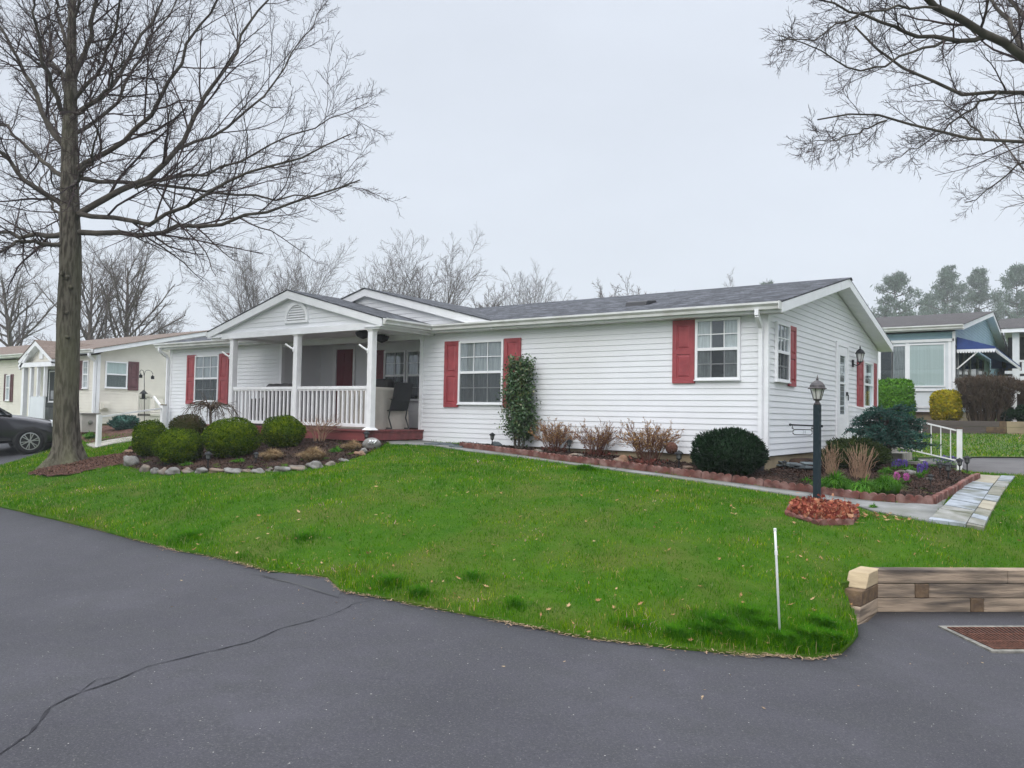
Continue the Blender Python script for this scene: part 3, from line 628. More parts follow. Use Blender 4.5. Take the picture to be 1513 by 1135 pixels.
# ------------------------------------------------------------------ grass blades
HOUSE_FP=[(-22.2,13),(-17.5,13),(-17.5,11.2),(-11.8,11.2),(-11.8,13),(-4.3,13),(-4.3,17.4),(-22.2,17.4)]
def grass():
    rng=np.random.default_rng(11);bands=[]
    vis=lawn
    xs=np.array([p[0] for p in lawn]);ys=np.array([p[1] for p in lawn])
    N=2600000
    x=rng.uniform(-26,9,N);y=rng.uniform(4.5,17.4,N)
    d=x*CF[0]+y*CF[1];u=(x*CR[0]+y*CR[1])/np.maximum(d,.1)
    dens=N/(35*12.9)
    want=np.clip(3200*(6.2/np.maximum(d,1))**1.35,350,3200)
    k=(d>4)&(u>-.78)&(u<.80)&(rng.random(N)<want/dens)
    x=x[k];y=y[k];d=d[k]
    k=inpoly(x,y,lawn);x=x[k];y=y[k];d=d[k]
    for P in (BED1,TREEBED,BED2,LRP,WALK,FLAG,HOUSE_FP,DR):
        k=~inpoly(x,y,P)|((polydist(x,y,P)<.025)&(rng.random(len(x))<.6));x=x[k];y=y[k];d=d[k]
    # clumps
    n=len(x);z=T(x,y)
    cl=np.sin(x*7.3+2*np.sin(y*3.1))*np.sin(y*6.1+2*np.sin(x*2.7))+.7*np.sin(x*17+3*np.sin(y*11))*np.sin(y*19+2*np.sin(x*13))
    ed=polydist(x,y,EDGE,False)
    st=np.array(gp(1153,945)[:2]);tuft=np.exp(-((x-st[0]-.0)**2/.12+(y-st[1]-.02)**2/.06))
    for (qx,qy,qs) in((1200,950,.09),(1232,955,.05),(1095,945,.05),(1062,925,.06),(1035,930,.03),(1140,955,.05),(930,925,.02),(590,872,.02),(520,850,.02),(1170,925,.03),(280,805,.03),(865,698,.03)):
        st=np.array(gp(qx,qy)[:2]);tuft=np.maximum(tuft,np.exp(-((x-st[0])**2+(y-st[1])**2)/qs))
    lum=np.clip(np.sin(x*1.3+1.7*np.sin(y*.9))*np.sin(y*1.7+x*.6),0,1)
    k=ed>.02;h=(.034+.012*cl+.012*lum+.05*tuft+.02*np.exp(-ed/.12))*rng.uniform(.6,1.35,n)*(1+.03*np.maximum(d-8,0));h=np.maximum(h,.012)
    wdt=.0032*(d/6)**.9*rng.uniform(.7,1.4,n)
    a=rng.uniform(0,2*PI,n);lean=rng.uniform(.15,1.0,n);az=rng.uniform(0,2*PI,n)+.0
    side=np.stack([np.cos(a),np.sin(a),0*a],1);tl=np.stack([np.cos(az),np.sin(az),0*a],1)
    B=np.stack([x,y,z+.022],1)
    M=B+tl*(h*lean*.3)[:,None]+np.array([0,0,1])*(h*.6)[:,None]
    Tp=B+tl*(h*lean*.95)[:,None]+np.array([0,0,1])*(h*(1-.25*lean))[:,None]
    sw=side*(wdt/2)[:,None]
    V=np.stack([B-sw,B+sw,M+sw*.8,M-sw*.8,Tp],1).reshape(-1,3)
    i=np.arange(n)*5
    Q=np.stack([i,i+1,i+2,i+3],1);R3=np.stack([i+3,i+2,i+4],1)
    o=fastmesh('grass',V,[Q,R3],M_grass);tag(o,'short bright green grass growing over the sloping lawn','grass',kind='stuff')
    print('blades',n)
grass()
def tufts():
    rng=np.random.default_rng(31);M=leafmat('lush_grass',[(.020,.10,.004),(.048,.175,.006),(.09,.24,.010)],.9,.4,.02)
    V=[];n0=0;i=[]
    for (qx,qy,r,n) in((1195,950,.36,2900),(1232,955,.24,1700),(1160,955,.30,1600),(1090,948,.28,1500),(1062,930,.28,1500),(1040,940,.2,700),(1130,932,.26,800),(935,932,.22,400),(575,868,.3,600),(620,884,.22,350),(865,697,.22,700),(1215,930,.22,900),(1000,945,.25,700),(1110,915,.25,600),(760,900,.2,220),(280,798,.35,350),(700,860,.3,260),(450,800,.35,260)):
        c=gp(qx,qy);a=rng.uniform(0,2*PI,n);q=np.abs(rng.normal(0,.5,n));x=c[0]+np.cos(a)*q*r;y=c[1]+np.sin(a)*q*r*.8;k=inpoly(x,y,lawn)&(polydist(x,y,EDGE,False)>.015);x=x[k];y=y[k];q=q[k];a=a[k];n=len(x);dd=math.hypot(c[0],c[1])
        h=rng.uniform(.05,.11,n)*np.exp(-q*.5)*(1+.03*max(dd-7,0));w_=.0021*dd/6*rng.uniform(.7,1.4,n);a2=a+rng.normal(0,.7,n);o=np.stack([np.cos(a2),np.sin(a2),0*a2],1);s=np.stack([-np.sin(a2),np.cos(a2),0*a2],1)*w_[:,None]
        B=np.stack([x,y,_T(x,y)+.02],1);Md=B+o*(h*.25)[:,None]+np.array([0,0,1])*(h*.7)[:,None];Tp=B+o*(h*rng.uniform(.5,.95,n))[:,None]+np.array([0,0,1])*(h*rng.uniform(.7,1,n))[:,None]
        V.append(np.stack([B-s,B+s,Md+s*.8,Md-s*.8,Tp],1).reshape(-1,3))
    V=np.vstack(V);i=np.arange(len(V)//5)*5
    tag(fastmesh('grass',V,[np.stack([i,i+1,i+2,i+3],1),np.stack([i+3,i+2,i+4],1)],M),'darker lush grass tufts at the road edge by the marker stake','grass',kind='stuff')
tufts()
def far_grass():
    rng=np.random.default_rng(12);n=26000;x=rng.uniform(-4,14,n);y=rng.uniform(20.7,24.7,n);k=inpoly(x,y,verge)
    x=x[k];y=y[k];n=len(x);z=T(x,y)+.02;h=rng.uniform(.03,.065,n);a=rng.uniform(0,PI,n);s=np.stack([np.cos(a),np.sin(a),0*a],1)*.012
    B=np.stack([x,y,z],1);V=np.stack([B-s,B+s,B+np.stack([rng.normal(0,.03,n),rng.normal(0,.03,n),h],1)],1).reshape(-1,3)
    o=fastmesh('grass',V,np.arange(n*3).reshape(-1,3),M_grass);tag(o,'rougher grass strip between the side driveway and the old timber wall','grass',kind='stuff')
far_grass()
# fallen oak leaves and straw litter
def leafshape(n,rng,s0,s1):
    """lobed leaf outlines (n, 11, 2)"""
    base=np.array([(0,-1),(.18,-.45),(.62,-.5),(.3,-.1),(.75,.25),(.28,.3),(0,1),(-.28,.3),(-.7,.3),(-.28,-.08),(-.6,-.45),(-.15,-.45)])
    return base[None]*rng.uniform(s0,s1,(n,1,1))*np.stack([rng.uniform(.6,1,n),np.ones(n)],1)[:,None,:]*.5
def scatter(name,x,y,dz,m,s0,s1,rng,label,cat,curl=.35,hf=None):
    n=len(x);S=leafshape(n,rng,s0,s1);K=S.shape[1];a=rng.uniform(0,2*PI,n);ca,sa=np.cos(a)[:,None],np.sin(a)[:,None]
    lx=S[...,0]*ca-S[...,1]*sa;ly=S[...,0]*sa+S[...,1]*ca
    tx,ty=rng.normal(0,.35,(n,1)),rng.normal(0,.35,(n,1))
    lz=lx*tx+ly*ty+curl*(S[...,0]**2+S[...,1]**2*.5)/np.maximum(S[...,1].max(1,keepdims=True),.01)
    z=(hf or T)(x,y)[:,None]+dz+lz-lz.min(1,keepdims=True)*.6
    V=np.stack([x[:,None]+lx,y[:,None]+ly,z],-1);c=V.mean(1,keepdims=True);c[...,2]-=.004
    V=np.concatenate([V,c],1).reshape(-1,3);i=(np.arange(n)*(K+1))[:,None]
    j=np.arange(K)[None];Q=np.stack([i+j,i+(j+1)%K,i+K+0*j],-1).reshape(-1,3)
    o=fastmesh(name,V,Q,m);return tag(o,label,cat,kind='stuff')
rng=np.random.default_rng(21)
NL_=6500;x=rng.uniform(-16,3,NL_);y=rng.uniform(4.8,13,NL_);k=inpoly(x,y,lawn)
for P in(BED1,BED2,LRP,WALK,FLAG):k&=~inpoly(x,y,P)
ed=polydist(x,y,EDGE,False);k&=rng.random(NL_)<np.clip(.02+.5*np.exp(-ed/.9)*(x>-9)+.05*(x>-7),0,1)
scatter('fallen_leaves',x[k],y[k],.045,M_oak,.022,.072,rng,'tan fallen oak leaves scattered over the green lawn','leaf litter')
# litter along the road edge
n=5200;seg=rng.integers(2,len(EDGE)-4,n);t=rng.random(n);E=np.array(EDGE);p=E[seg]*(1-t)[:,None]+E[seg+1]*t[:,None];q=E[seg+1]-E[seg];nn=np.stack([q[:,1],-q[:,0]],1);nn/=np.linalg.norm(nn,axis=1,keepdims=True)
wgt=.5+.5*np.sin(p[:,0]*2.1)*np.sin(p[:,0]*5.7);p=p+nn*(np.abs(rng.normal(0,.035,n))-.035)[:,None];k=rng.random(n)<(.15+.75*wgt**2)*np.where(p[:,0]>-9.5,1,.35);p=p[k];n=len(p)
a=rng.uniform(0,2*PI,n);l=rng.uniform(.008,.032,n);wd=rng.uniform(.0015,.005,n);D=np.stack([np.cos(a),np.sin(a),rng.normal(0,.08,n)],1)*l[:,None];S=np.stack([-np.sin(a),np.cos(a),0*a],1)*wd[:,None]
B=np.column_stack([p,Ta(p[:,0],p[:,1])+.004+rng.uniform(0,.014,n)]);V=np.stack([B-D-S,B+D-S,B+D+S,B-D+S],1).reshape(-1,3)
tag(fastmesh('straw_debris',V,np.arange(4*n).reshape(-1,4),M_straw),'pale straw and leaf bits along the lawn and road edge','debris',kind='stuff')
# coarse aggregate showing in the near asphalt
n=16000;x=rng.uniform(-9,5,n);y=rng.uniform(.5,9,n);dd=x*CF[0]+y*CF[1];k=inpoly(x,y,road)&(dd>2.2)&(rng.random(n)<np.clip(4.5/np.maximum(dd,1),0,1)**1.5);x=x[k];y=y[k];n=len(x)
s_=rng.uniform(.0012,.0045,n)*(1+.8*(rng.random(n)<.06));a=rng.uniform(0,2*PI,n);c5=np.stack([np.stack([x+s_*np.cos(a+j*PI*2/5)*rng.uniform(.7,1.1,n),y+s_*np.sin(a+j*PI*2/5)*rng.uniform(.7,1.1,n),Ta(x,y)+.0025],1) for j in range(5)],1)
tag(fastmesh('asphalt_gravel',c5.reshape(-1,3),np.arange(5*n).reshape(-1,5),mat('pale_grit',(.30,.29,.27),.9,(.10,.10,.10),3,2,island=2)),'pale stone grit bedded in the surface of the asphalt road','gravel',kind='stuff')
n=240;x=rng.uniform(-9,2,n);y=rng.uniform(1.5,8,n);k=inpoly(x,y,road)&(polydist(x,y,EDGE,False)<1.2);x=x[k];y=y[k]
scatter('fallen_leaves',x,y,.004,M_straw,.012,.035,rng,'tiny pale leaf bits on the asphalt near the lawn edge','leaf litter',hf=Ta)
# mulch chips
def chips(P,nn,m,label,s=.02):
    xs=[p[0] for p in P];ys=[p[1] for p in P];x=rng.uniform(min(xs),max(xs),nn);y=rng.uniform(min(ys),max(ys),nn);k=inpoly(x,y,P);x=x[k];y=y[k];n=len(x)
    a=rng.uniform(0,2*PI,n);l=rng.uniform(.3,1,n)*s;w_=rng.uniform(.15,.4,n)*s;tz=rng.normal(0,.5,n)
    D=np.stack([np.cos(a),np.sin(a),tz],1)*l[:,None];S=np.stack([-np.sin(a),np.cos(a),rng.normal(0,.5,n)],1)*w_[:,None]
    B=np.column_stack([x,y,T(x,y)+.062+rng.uniform(0,.012,n)]);V=np.stack([B-D-S,B+D-S,B+D+S,B-D+S],1).reshape(-1,3)
    tag(fastmesh('mulch_debris',V,np.arange(4*n).reshape(-1,4),m),label,'mulch',kind='stuff')
chips(BED2,60000,M_mulchchip,'dark bark mulch chips in the bed along the house')
chips(BED1,45000,M_mulchchip,'dark bark mulch chips under the boxwood globes')
chips(TREEBED,9000,mat('red_chip',(.17,.09,.065),1,(.07,.04,.03),3,2,island=2),'reddish mulch round the foot of the big tree')
# ------------------------------------------------------------------ house building helpers
class Pl:
    """wall plane: origin (x,y), direction D, outward normal N"""
    def __init__(s,o,D,N): s.o=np.array(o,float);s.D=np.array(D,float);s.N=np.array(N,float)
    def p(s,a,z,n=0): q=s.o+s.D*a+s.N*n;return np.array([q[0],q[1],z])
    def box(s,mb,a0,a1,z0,z1,n0,n1):
        c=(s.p(a0,z0,n0)+s.p(a1,z1,n1))/2
        mb.obox(c,np.array([*s.D,0])*(a1-a0)/2,np.array([*s.N,0])*(n1-n0)/2,np.array([0,0,(z1-z0)/2]))
def siding(mb,pl,lim,z0,z1,h=.1016,pr=.0135,n0=0):
    z=z0
    while z<z1-1e-4:
        zb=min(z+h,z1);a0,b0=lim(z+.0001);a1,b1=lim(zb-.0001)
        if b0>a0+.01:
            if b1<=a1: a1=b1=(a1+b1)/2
            A=pl.p(a0,z,n0+pr);B=pl.p(b0,z,n0+pr);C=pl.p(b1,zb,n0+pr*.12);Dd=pl.p(a1,zb,n0+pr*.12)
            # face: lower third steep, then flat, as in double-four vinyl
            mb.quad(A,B,C,Dd);mb.quad(pl.p(a0,z,n0-.004),pl.p(b0,z,n0-.004),B,A)
        z=zb
def window(house,pl,a0,a1,z0,z1,off,cols=3,rows=2,screen=True,curt=None,label=None,lowdark=True,fr=.045,trim=.0,frame_mat=None,mid=.5):
    fm=frame_mat or M_trim
    mb=MB(off);d=.062
    def B(x0,x1,y0,y1,n0,n1):pl.box(mb,x0,x1,y0,y1,n0,n1)
    B(a0,a0+fr,z0,z1,.01,d);B(a1-fr,a1,z0,z1,.01,d);B(a0+fr,a1-fr,z1-fr,z1,.01,d);B(a0+fr,a1-fr,z0,z0+fr*.8,.01,d)
    B(a0-.012,a1+.012,z0-.022,z0-.001,.01,d+.015)
    zm=z0+(z1-z0)*mid
    B(a0+fr,a1-fr,zm-.028,zm+.022,.012,d-.008)
    i0,i1=a0+fr,a1-fr
    def mun(za,zb,n):
        for k in range(1,cols): x=i0+(i1-i0)*k/cols;B(x-.008,x+.008,za,zb,n,n+.01)
        for k in range(1,rows): z=za+(zb-za)*k/rows;B(i0,i1,z-.008,z+.008,n+.001,n+.0105)
    if cols>1:mun(zm+.022,z1-fr,.036)
    w=mb.build('window',fm,house,label=label)
    if cols>1:
        mb=MB(off);n=.026
        for k in range(1,cols): x=i0+(i1-i0)*k/cols;pl.box(mb,x-.008,x+.008,z0+fr*.8,zm-.028,n,n+.008)
        for k in range(1,rows): z=z0+fr*.8+(zm-z0-.028-fr*.8)*k/rows;pl.box(mb,i0,i1,z-.008,z+.008,n+.001,n+.0085)
        mb.build('muntin',fm,w)
    mb=MB(off);mb.quad(pl.p(i0,zm+.02,.033),pl.p(i1,zm+.02,.033),pl.p(i1,z1-fr,.033),pl.p(i0,z1-fr,.033))
    mb.quad(pl.p(i0,z0+fr*.8,.0235),pl.p(i1,z0+fr*.8,.0235),pl.p(i1,zm-.025,.0235),pl.p(i0,zm-.025,.0235))
    mb.build('pane',M_glass,w)
    # curtain just inside the pane
    rr=np.random.default_rng(int(abs(a0*100))%999);mb=MB(off);n=60;xs=np.linspace(i0,i1,n+1);dep=.019+.003*np.sin(np.cumsum(rr.uniform(.2,.9,n+1)))
    gap=(curt or {}).get('gap',.0);g0=(i0+i1)/2-gap*(i1-i0)/2;g1=(i0+i1)/2+gap*(i1-i0)/2
    for k in range(n):
        if gap and g0<(xs[k]+xs[k+1])/2<g1: continue
        mb.quad(pl.p(xs[k],z0+.02,dep[k]),pl.p(xs[k+1],z0+.02,dep[k+1]),pl.p(xs[k+1],z1-.02,dep[k+1]),pl.p(xs[k],z1-.02,dep[k]))
    mb.build('curtain',(curt or {}).get('mat',M_curtain),w)
    mb=MB(off);pl.box(mb,i0,i1,z0+.01,z1-.01,.0132,.0145);mb.build('window_backing',M_dark,w)
    if screen:
        mb=MB(off);mb.quad(pl.p(i0,z0+fr*.8,.046),pl.p(i1,z0+fr*.8,.046),pl.p(i1,zm-.028,.046),pl.p(i0,zm-.028,.046));mb.build('insect_screen',M_screen,w)
    return w
def screen_mat():
    m=bpy.data.materials.new('insect_screen');m.use_nodes=True;nt=m.node_tree;N=nt.nodes;L=nt.links;N.clear();o=N.new('ShaderNodeOutputMaterial');x=N.new('ShaderNodeMixShader');x.inputs[0].default_value=.5
    t=N.new('ShaderNodeBsdfTransparent');d=N.new('ShaderNodeBsdfDiffuse');d.inputs[0].default_value=(.05,.055,.06,1);L.new(t.outputs[0],x.inputs[1]);L.new(d.outputs[0],x.inputs[2]);L.new(x.outputs[0],o.inputs[0]);return m
M_screen=screen_mat()
def shutter(house,pl,a0,a1,z0,z1,off,m=None,split=.5,label=None):
    mb=MB(off);w=a1-a0;b=.16*w+.015;t0,t1=.012,.032
    zs=z0+(z1-z0)*split
    pl.box(mb,a0,a1,z0,z1,t0,t1)
    B=lambda x0,x1,y0,y1,n0,n1:pl.box(mb,x0,x1,y0,y1,n0,n1)
    B(a0,a0+b,z0,z1,t1,t1+.014);B(a1-b,a1,z0,z1,t1,t1+.014)
    for (u,v) in((z0,z0+b*1.15),(zs-b*.55,zs+b*.55),(z1-b,z1)):B(a0+b,a1-b,u,v,t1,t1+.0135)
    for (u,v) in((z0+b*1.15,zs-b*.55),(zs+b*.55,z1-b)):
        g=.022;x0,x1=a0+b+g,a1-b-g;y0,y1=u+g,v-g;e=.022
        lo=[pl.p(x0,y0,t1),pl.p(x1,y0,t1),pl.p(x1,y1,t1),pl.p(x0,y1,t1)];hi=[pl.p(x0+e,y0+e,t1+.011),pl.p(x1-e,y0+e,t1+.011),pl.p(x1-e,y1-e,t1+.011),pl.p(x0+e,y1-e,t1+.011)]
        mb.add(lo+hi,[(4,5,6,7),(0,1,5,4),(1,2,6,5),(2,3,7,6),(3,0,4,7)])
    return mb.build('shutter',m or M_shutter,house,label=label)
def gableroof(mbw,mbs,prof_under,prof_top,axis,c0,c1,th=.022,ov=.02):
    """profiles: 3 points (u,z) left eave, apex, right eave ; axis = direction of the ridge"""
    def P(u,z,c): return (c,u,z) if axis=='x' else (u,c,z)
    A=prof_under;B=prof_top
    pts=[A[0],A[1],A[2],B[2],B[1],B[0]]
    e=(c1-c0,0,0) if axis=='x' else (0,c1-c0,0)
    mbw.prism([P(u,z,c0) for u,z in pts],e)
    # shingle skin
    k0=np.array(B[0]);k1=np.array(B[1]);k2=np.array(B[2])
    d0=(k0-k1)/np.linalg.norm(k0-k1);d2=(k2-k1)/np.linalg.norm(k2-k1)
    s=[k0+d0*ov+[0,.002],k1+[0,.002],k2+d2*ov+[0,.002],k2+d2*ov+[0,th],k1+[0,th*1.1],k0+d0*ov+[0,th]]
    e=(c1-c0+2*ov,0,0) if axis=='x' else (0,c1-c0+2*ov,0)
    mbs.prism([P(u,z,c0-ov) for u,z in s],e)
def gutter(mb,a,b,out,z,w=.11,h=.115):
    """K-style gutter from a to b (x,y), out = outward unit vector"""
    o=np.array(out,float);a=np.array(a,float);b=np.array(b,float)
    pf=[(0,-h),(w*.55,-h),(w*.62,-h*.6),(w,-h*.28),(w,0),(w-.012,0),(w-.012,-.02),(.008,-.02),(0,0)]
    mb.prism([(*(a+o*u),z+v) for u,v in pf],(*(b-a),0))
# ================================================================== the white house
XL=-22.1;YB=Y0+8.2;YR=14.352;XA=-16.93;XC=-12.08
H=thing('house',(-13,17,ZB),'white vinyl sided single storey house with red shutters, covered porch and dark shingle roof','house')
ho=(-13,17,ZB)
PF=Pl((0,Y0),(1,0),(0,-1));PG=Pl((X0,0),(0,1),(1,0));PL=Pl((XL,0),(0,-1),(-1,0));PB=Pl((0,YB),(-1,0),(0,1));PRr=Pl((0,YR),(1,0),(0,-1))
mb=MB(ho)
siding(mb,PF,lambda z:(XL,XA),ZB,ZT);mb.build('front_wall',M_white,H);mb=MB(ho);siding(mb,PF,lambda z:(XC,X0),ZB,ZT);mb.build('front_wall',M_white,H)

zun=lambda y:3.36+.234*(min(y-(Y0-.25),(YB+.25)-y))
def glim(z):
    dy=max(0,(z-3.36)/.234);a=max(Y0,Y0-.25+dy);b=min(YB,YB+.25-dy);return a,b
mb=MB(ho);siding(mb,PG,glim,ZB,4.36);mb.build('gable_wall',M_white,H)
mb=MB(ho);siding(mb,PL,lambda z:tuple(-v for v in glim(z)[::-1]),ZB,4.36);siding(mb,PB,lambda z:(-X0,-XL),ZB,ZT);mb.build('rear_wall',M_white,H)
mb=MB(ho)
siding(mb,PRr,lambda z:(XA,XC),1.28,3.42);siding(mb,Pl((XA,0),(0,1),(1,0)),lambda z:(Y0,YR),1.28,3.42);siding(mb,Pl((XC,0),(0,-1),(-1,0)),lambda z:(-YR,-Y0),1.28,3.42)
mb.build('recess_wall',M_white,H)
mb=MB(ho)  # solid core behind the siding
mb.box(XL+.02,XA-.02,Y0+.03,YB-.03,ZB-.02,ZT);mb.box(XA-.02,XC+.02,YR+.03,YB-.03,ZB-.02,ZT);mb.box(XC+.02,X0-.03,Y0+.03,YB-.03,ZB-.02,ZT);mb.build('wall_core',M_dark,H)
mb=MB(ho);mb.box(XL+.04,X0-.04,Y0+.04,YB-.04,.3,ZB-.021);mb.build('foundation',M_found,H)
# corner boards
mb=MB(ho)
for (x,y,sx,sy) in((X0,Y0,-1,1),(XL,Y0,1,1),(XC,Y0,1,1),(XA,Y0,-1,1),(X0,YB,-1,-1)):
    ox=.019;
    x0,x1=sorted((x-sx*ox,x+sx*.082));y0,y1=sorted((y-sy*ox,y+sy*.02));mb.box(x0,x1,y0,y1,ZB-.012,ZT)
    x0,x1=sorted((x-sx*ox,x+sx*.02));y0,y1=sorted((y+sy*.0201,y+sy*.082));mb.box(x0,x1,y0,y1,ZB-.012,ZT);mb.build('corner_trim',M_trim,H);mb=MB(ho)
for a_,b_ in((-22.0,-16.95),(-11.98,X0-.085)): mb=MB(ho);mb.box(a_,b_,Y0-.018,Y0-.001,ZB-.02,ZB+.004);mb.build('starter_strip',M_trim,H)
mb=MB(ho);mb.box(XA-.001,XA+.02,YR-.06,YR+.0,1.28,3.4);mb.build('corner_trim',M_trim,H)
# main roof
mw,ms=MB(ho),MB(ho)
ye=Y0-.25;yr=(Y0+YB)/2
gableroof(mw,ms,[(ye,3.385),(yr,3.385+.234*(yr-ye)),(2*yr-ye,3.385)],[(ye,3.53),(yr,3.53+.234*(yr-ye)),(2*yr-ye,3.53)],'x',-22.4,-4.06)
ROOF=mw.build('roof',M_trim,H);ms.build('shingles',M_shx,ROOF)
mb=MB(ho);mb.box(-22.38,-17.4,ye+.004,Y0-.001,3.372,3.386);mb.build('soffit',M_gutter,ROOF);mb=MB(ho);mb.box(-11.6,-4.08,ye+.004,Y0-.001,3.372,3.386);mb.build('soffit',M_gutter,ROOF)
# rake boards on the right gable, with a joint
mb=MB(ho)
for s in(1,-1):
    f=lambda t:(yr-s*(yr-ye)*t)
    for (t0,t1) in((0,.155),(.16,1)):
        ya,yb2=f(t0)-s*(.0 if t0 else 0),f(t1)
        za,zb2=3.53+.234*(yr-ye)*(1-t0),3.53+.234*(yr-ye)*(1-t1)
        mb.prism([(-4.058,ya,za-.165),(-4.058,yb2,zb2-.165),(-4.058,yb2,zb2-.004),(-4.058,ya,za-.004)],(.02,0,0))
mb.build('rake_board',M_trim,ROOF)
# soffit stain board under the rear rake (darker corrugated soffit)
mb=MB(ho);
for k in range(60):
    y0=ye+(2*(yr-ye))*k/60;y1=ye+(2*(yr-ye))*(k+.93)/60
    if (y0-yr)*(y1-yr)<0: continue
    z=lambda y:3.383+.234*min(y-ye,2*yr-ye-y)
    mb.add([(X0+.016,y0,z(y0)),(-4.062,y0,z(y0)),(-4.062,y1,z(y1)),(X0+.016,y1,z(y1)),(X0+.016,y0,z(y0)-.006),(-4.062,y0,z(y0)-.006),(-4.062,y1,z(y1)-.006),(X0+.016,y1,z(y1)-.006)],[(4,5,6,7),(0,1,5,4),(1,2,6,5),(2,3,7,6),(3,0,4,7)])
mb.build('gable_soffit',M_trim,ROOF)
# ridge cap
mb=MB(ho);zr=3.53+.234*(yr-ye)
for x in np.arange(-22.4,-4.1,.2): mb.prism([(x,yr-.14,zr+.0245-.0325),(x,yr,zr+.0265+.008),(x,yr+.14,zr+.0245-.0325),(x,yr+.14,zr-.0325+.018),(x,yr,zr+.027-.01),(x,yr-.14,zr-.0325+.018)],(.192,0,0))
mb.build('ridge_cap',M_shx,ROOF)
# cross gable
XG=-13.64;zg=4.50;hw=3.74;se=(zg-3.54)/hw
mw,ms=MB(ho),MB(ho)
gableroof(mw,ms,[(XG-hw,3.37),(XG,zg-.17),(XG+hw,3.37)],[(XG-hw,3.54),(XG,zg),(XG+hw,3.54)],'y',12.79,16.9)
CG=mw.build('cross_gable_roof',M_trim,H);ms.build('shingles',M_shy,CG)
mb=MB(ho);PGx=Pl((0,12.9),(1,0),(0,-1));siding(mb,PGx,lambda z:(XG-hw+(z-3.37)/se,XG+hw-(z-3.37)/se),3.45,zg-.17);mb.build('cross_gable_siding',M_white,CG)
# porch roof
XP=-14.58;zp=4.33;pw=3.01;sp=(zp-3.535)/pw
mw,ms=MB(ho),MB(ho)
gableroof(mw,ms,[(XP-pw,3.385),(XP,zp-.17),(XP+pw,3.385)],[(XP-pw,3.535),(XP,zp),(XP+pw,3.535)],'y',11.35,13.0)
PR=mw.build('porch_roof',M_trim,H);ms.build('shingles',M_shy,PR)
mb=MB(ho);PPx=Pl((0,11.46),(1,0),(0,-1))
siding(mb,PPx,lambda z:(XP-pw+(z-3.385)/sp+.0,XP+pw-(z-3.385)/sp),3.475,zp-.17);mb.build('porch_gable_siding',M_white,PR)
mb=MB(ho)
mb.box(-17.5,-11.68,11.385,11.475,3.34,3.475)             # front beam
mb.box(-11.80,-11.68,11.475,Y0-.02,3.34,3.455);mb.box(-17.0+.2,-16.69,11.475,Y0-.02,3.34,3.455)
mb.box(XA,XC,Y0-.0,Y0+.09,3.285,3.42)                      # header across the recess
mb.build('porch_beam',M_trim,PR)
mb=MB(ho)
for k in range(38):
    x=-17.45+k*.152;mb.box(x,x+.146,11.476,13.0 if x<XA or x>XC-.1 else YR,3.405 if k%2 else 3.407,3.42)
mb.build('porch_ceiling',M_trim,PR)
# rake returns (small boxed ends)
mb=MB(ho)
for s in(-1,1):
    xa,xb=sorted((XP+s*(pw-.005),XP+s*(pw-.52)));mb.prism([(xa,11.34,3.378),(xb,11.34,3.378),(xb,11.34,3.40 if s>0 else 3.40),(xa,11.34,3.40)],(0,.13,0))
    mb.prism([(XP+s*pw,11.338,3.535-.155),(XP,11.338,zp-.175),(XP,11.338,zp-.006),(XP+s*pw,11.338,3.529)],(0,.012,0))
mb.build('porch_rake_board',M_trim,PR)
# half-round louvred vent
mb=MB(ho);vx,vz,vr=-14.34,3.60,.40
pts=[(vx-vr,11.44,vz)]+[(vx-vr*math.cos(PI*t/16),11.44,vz+.09+.39*math.sin(PI*t/16)) for t in range(17)]+[(vx+vr,11.44,vz)]
inn=[(vx-vr*.82,11.44,vz+.05)]+[(vx-vr*.82*math.cos(PI*t/16),11.44,vz+.09+.31*math.sin(PI*t/16)) for t in range(17)]+[(vx+vr*.82,11.44,vz+.05)]
n=len(pts);V=[];Fc=[]
for q in(pts,inn):
    V+=[(x,11.405,z) for x,_,z in q]
for q in(pts,inn):
    V+=[(x,11.45,z) for x,_,z in q]
for i in range(n):
    j=(i+1)%n;Fc+=[(i,j,n+j,n+i),(i,2*n+i,2*n+j,j),(n+i,n+j,3*n+j,3*n+i)]
mb.add(V,Fc);gv=mb.build('gable_vent',M_trim,PR)
mb=MB(ho)
for k in range(6):
    z=vz+.075+k*.055;hwv=vr*.82*math.sqrt(max(.05,1-((max(z+.02-vz-.09,0))/.31)**2))
    mb.prism([(vx-hwv,11.412,z),(vx-hwv,11.416,z+.006),(vx-hwv,11.447,z+.045),(vx-hwv,11.447,z+.037)],(2*hwv,0,0))
mb.build('louver',M_trim,gv)
mb=MB(ho);mb.poly([(x,11.4485,z) for x,_,z in inn]);mb.build('vent_backing',M_gutter,gv)
# gutters and downspouts
mb=MB(ho);gutter(mb,(-22.4,ye-.022),(-17.66,ye-.022),(0,-1),3.535);mb.build('gutter',M_gutter,H)
mb=MB(ho);gutter(mb,(-11.57,ye-.022),(-4.06,ye-.022),(0,-1),3.535);mb.box(-4.06,-4.045,ye-.14,ye-.01,3.41,3.54);mb.build('gutter',M_gutter,H)
mb=MB(ho);gutter(mb,(XP+pw+.022,11.35),(XP+pw+.022,ye-.1),(1,0),3.54);mb.build('porch_gutter',M_gutter,PR);mb=MB(ho);gutter(mb,(XP-pw-.022,11.35),(XP-pw-.022,ye-.02),(-1,0),3.54);mb.build('porch_gutter',M_gutter,PR)
mb=MB(ho)
def spout(x,yy,sx=0):
    P=[(x+sx,12.74,3.43),(x+sx,12.74,3.33),(x+sx*.3,Y0-.09,3.16),(x,Y0-.075,3.05),(x,Y0-.075,1.09)]
    for a,b in zip(P[:-1],P[1:]): mb.beam(a,b,.062,.075,up=(0,1,0.001))
spout(-4.44,0,.02)
mb.build('downspout',M_trim,H)
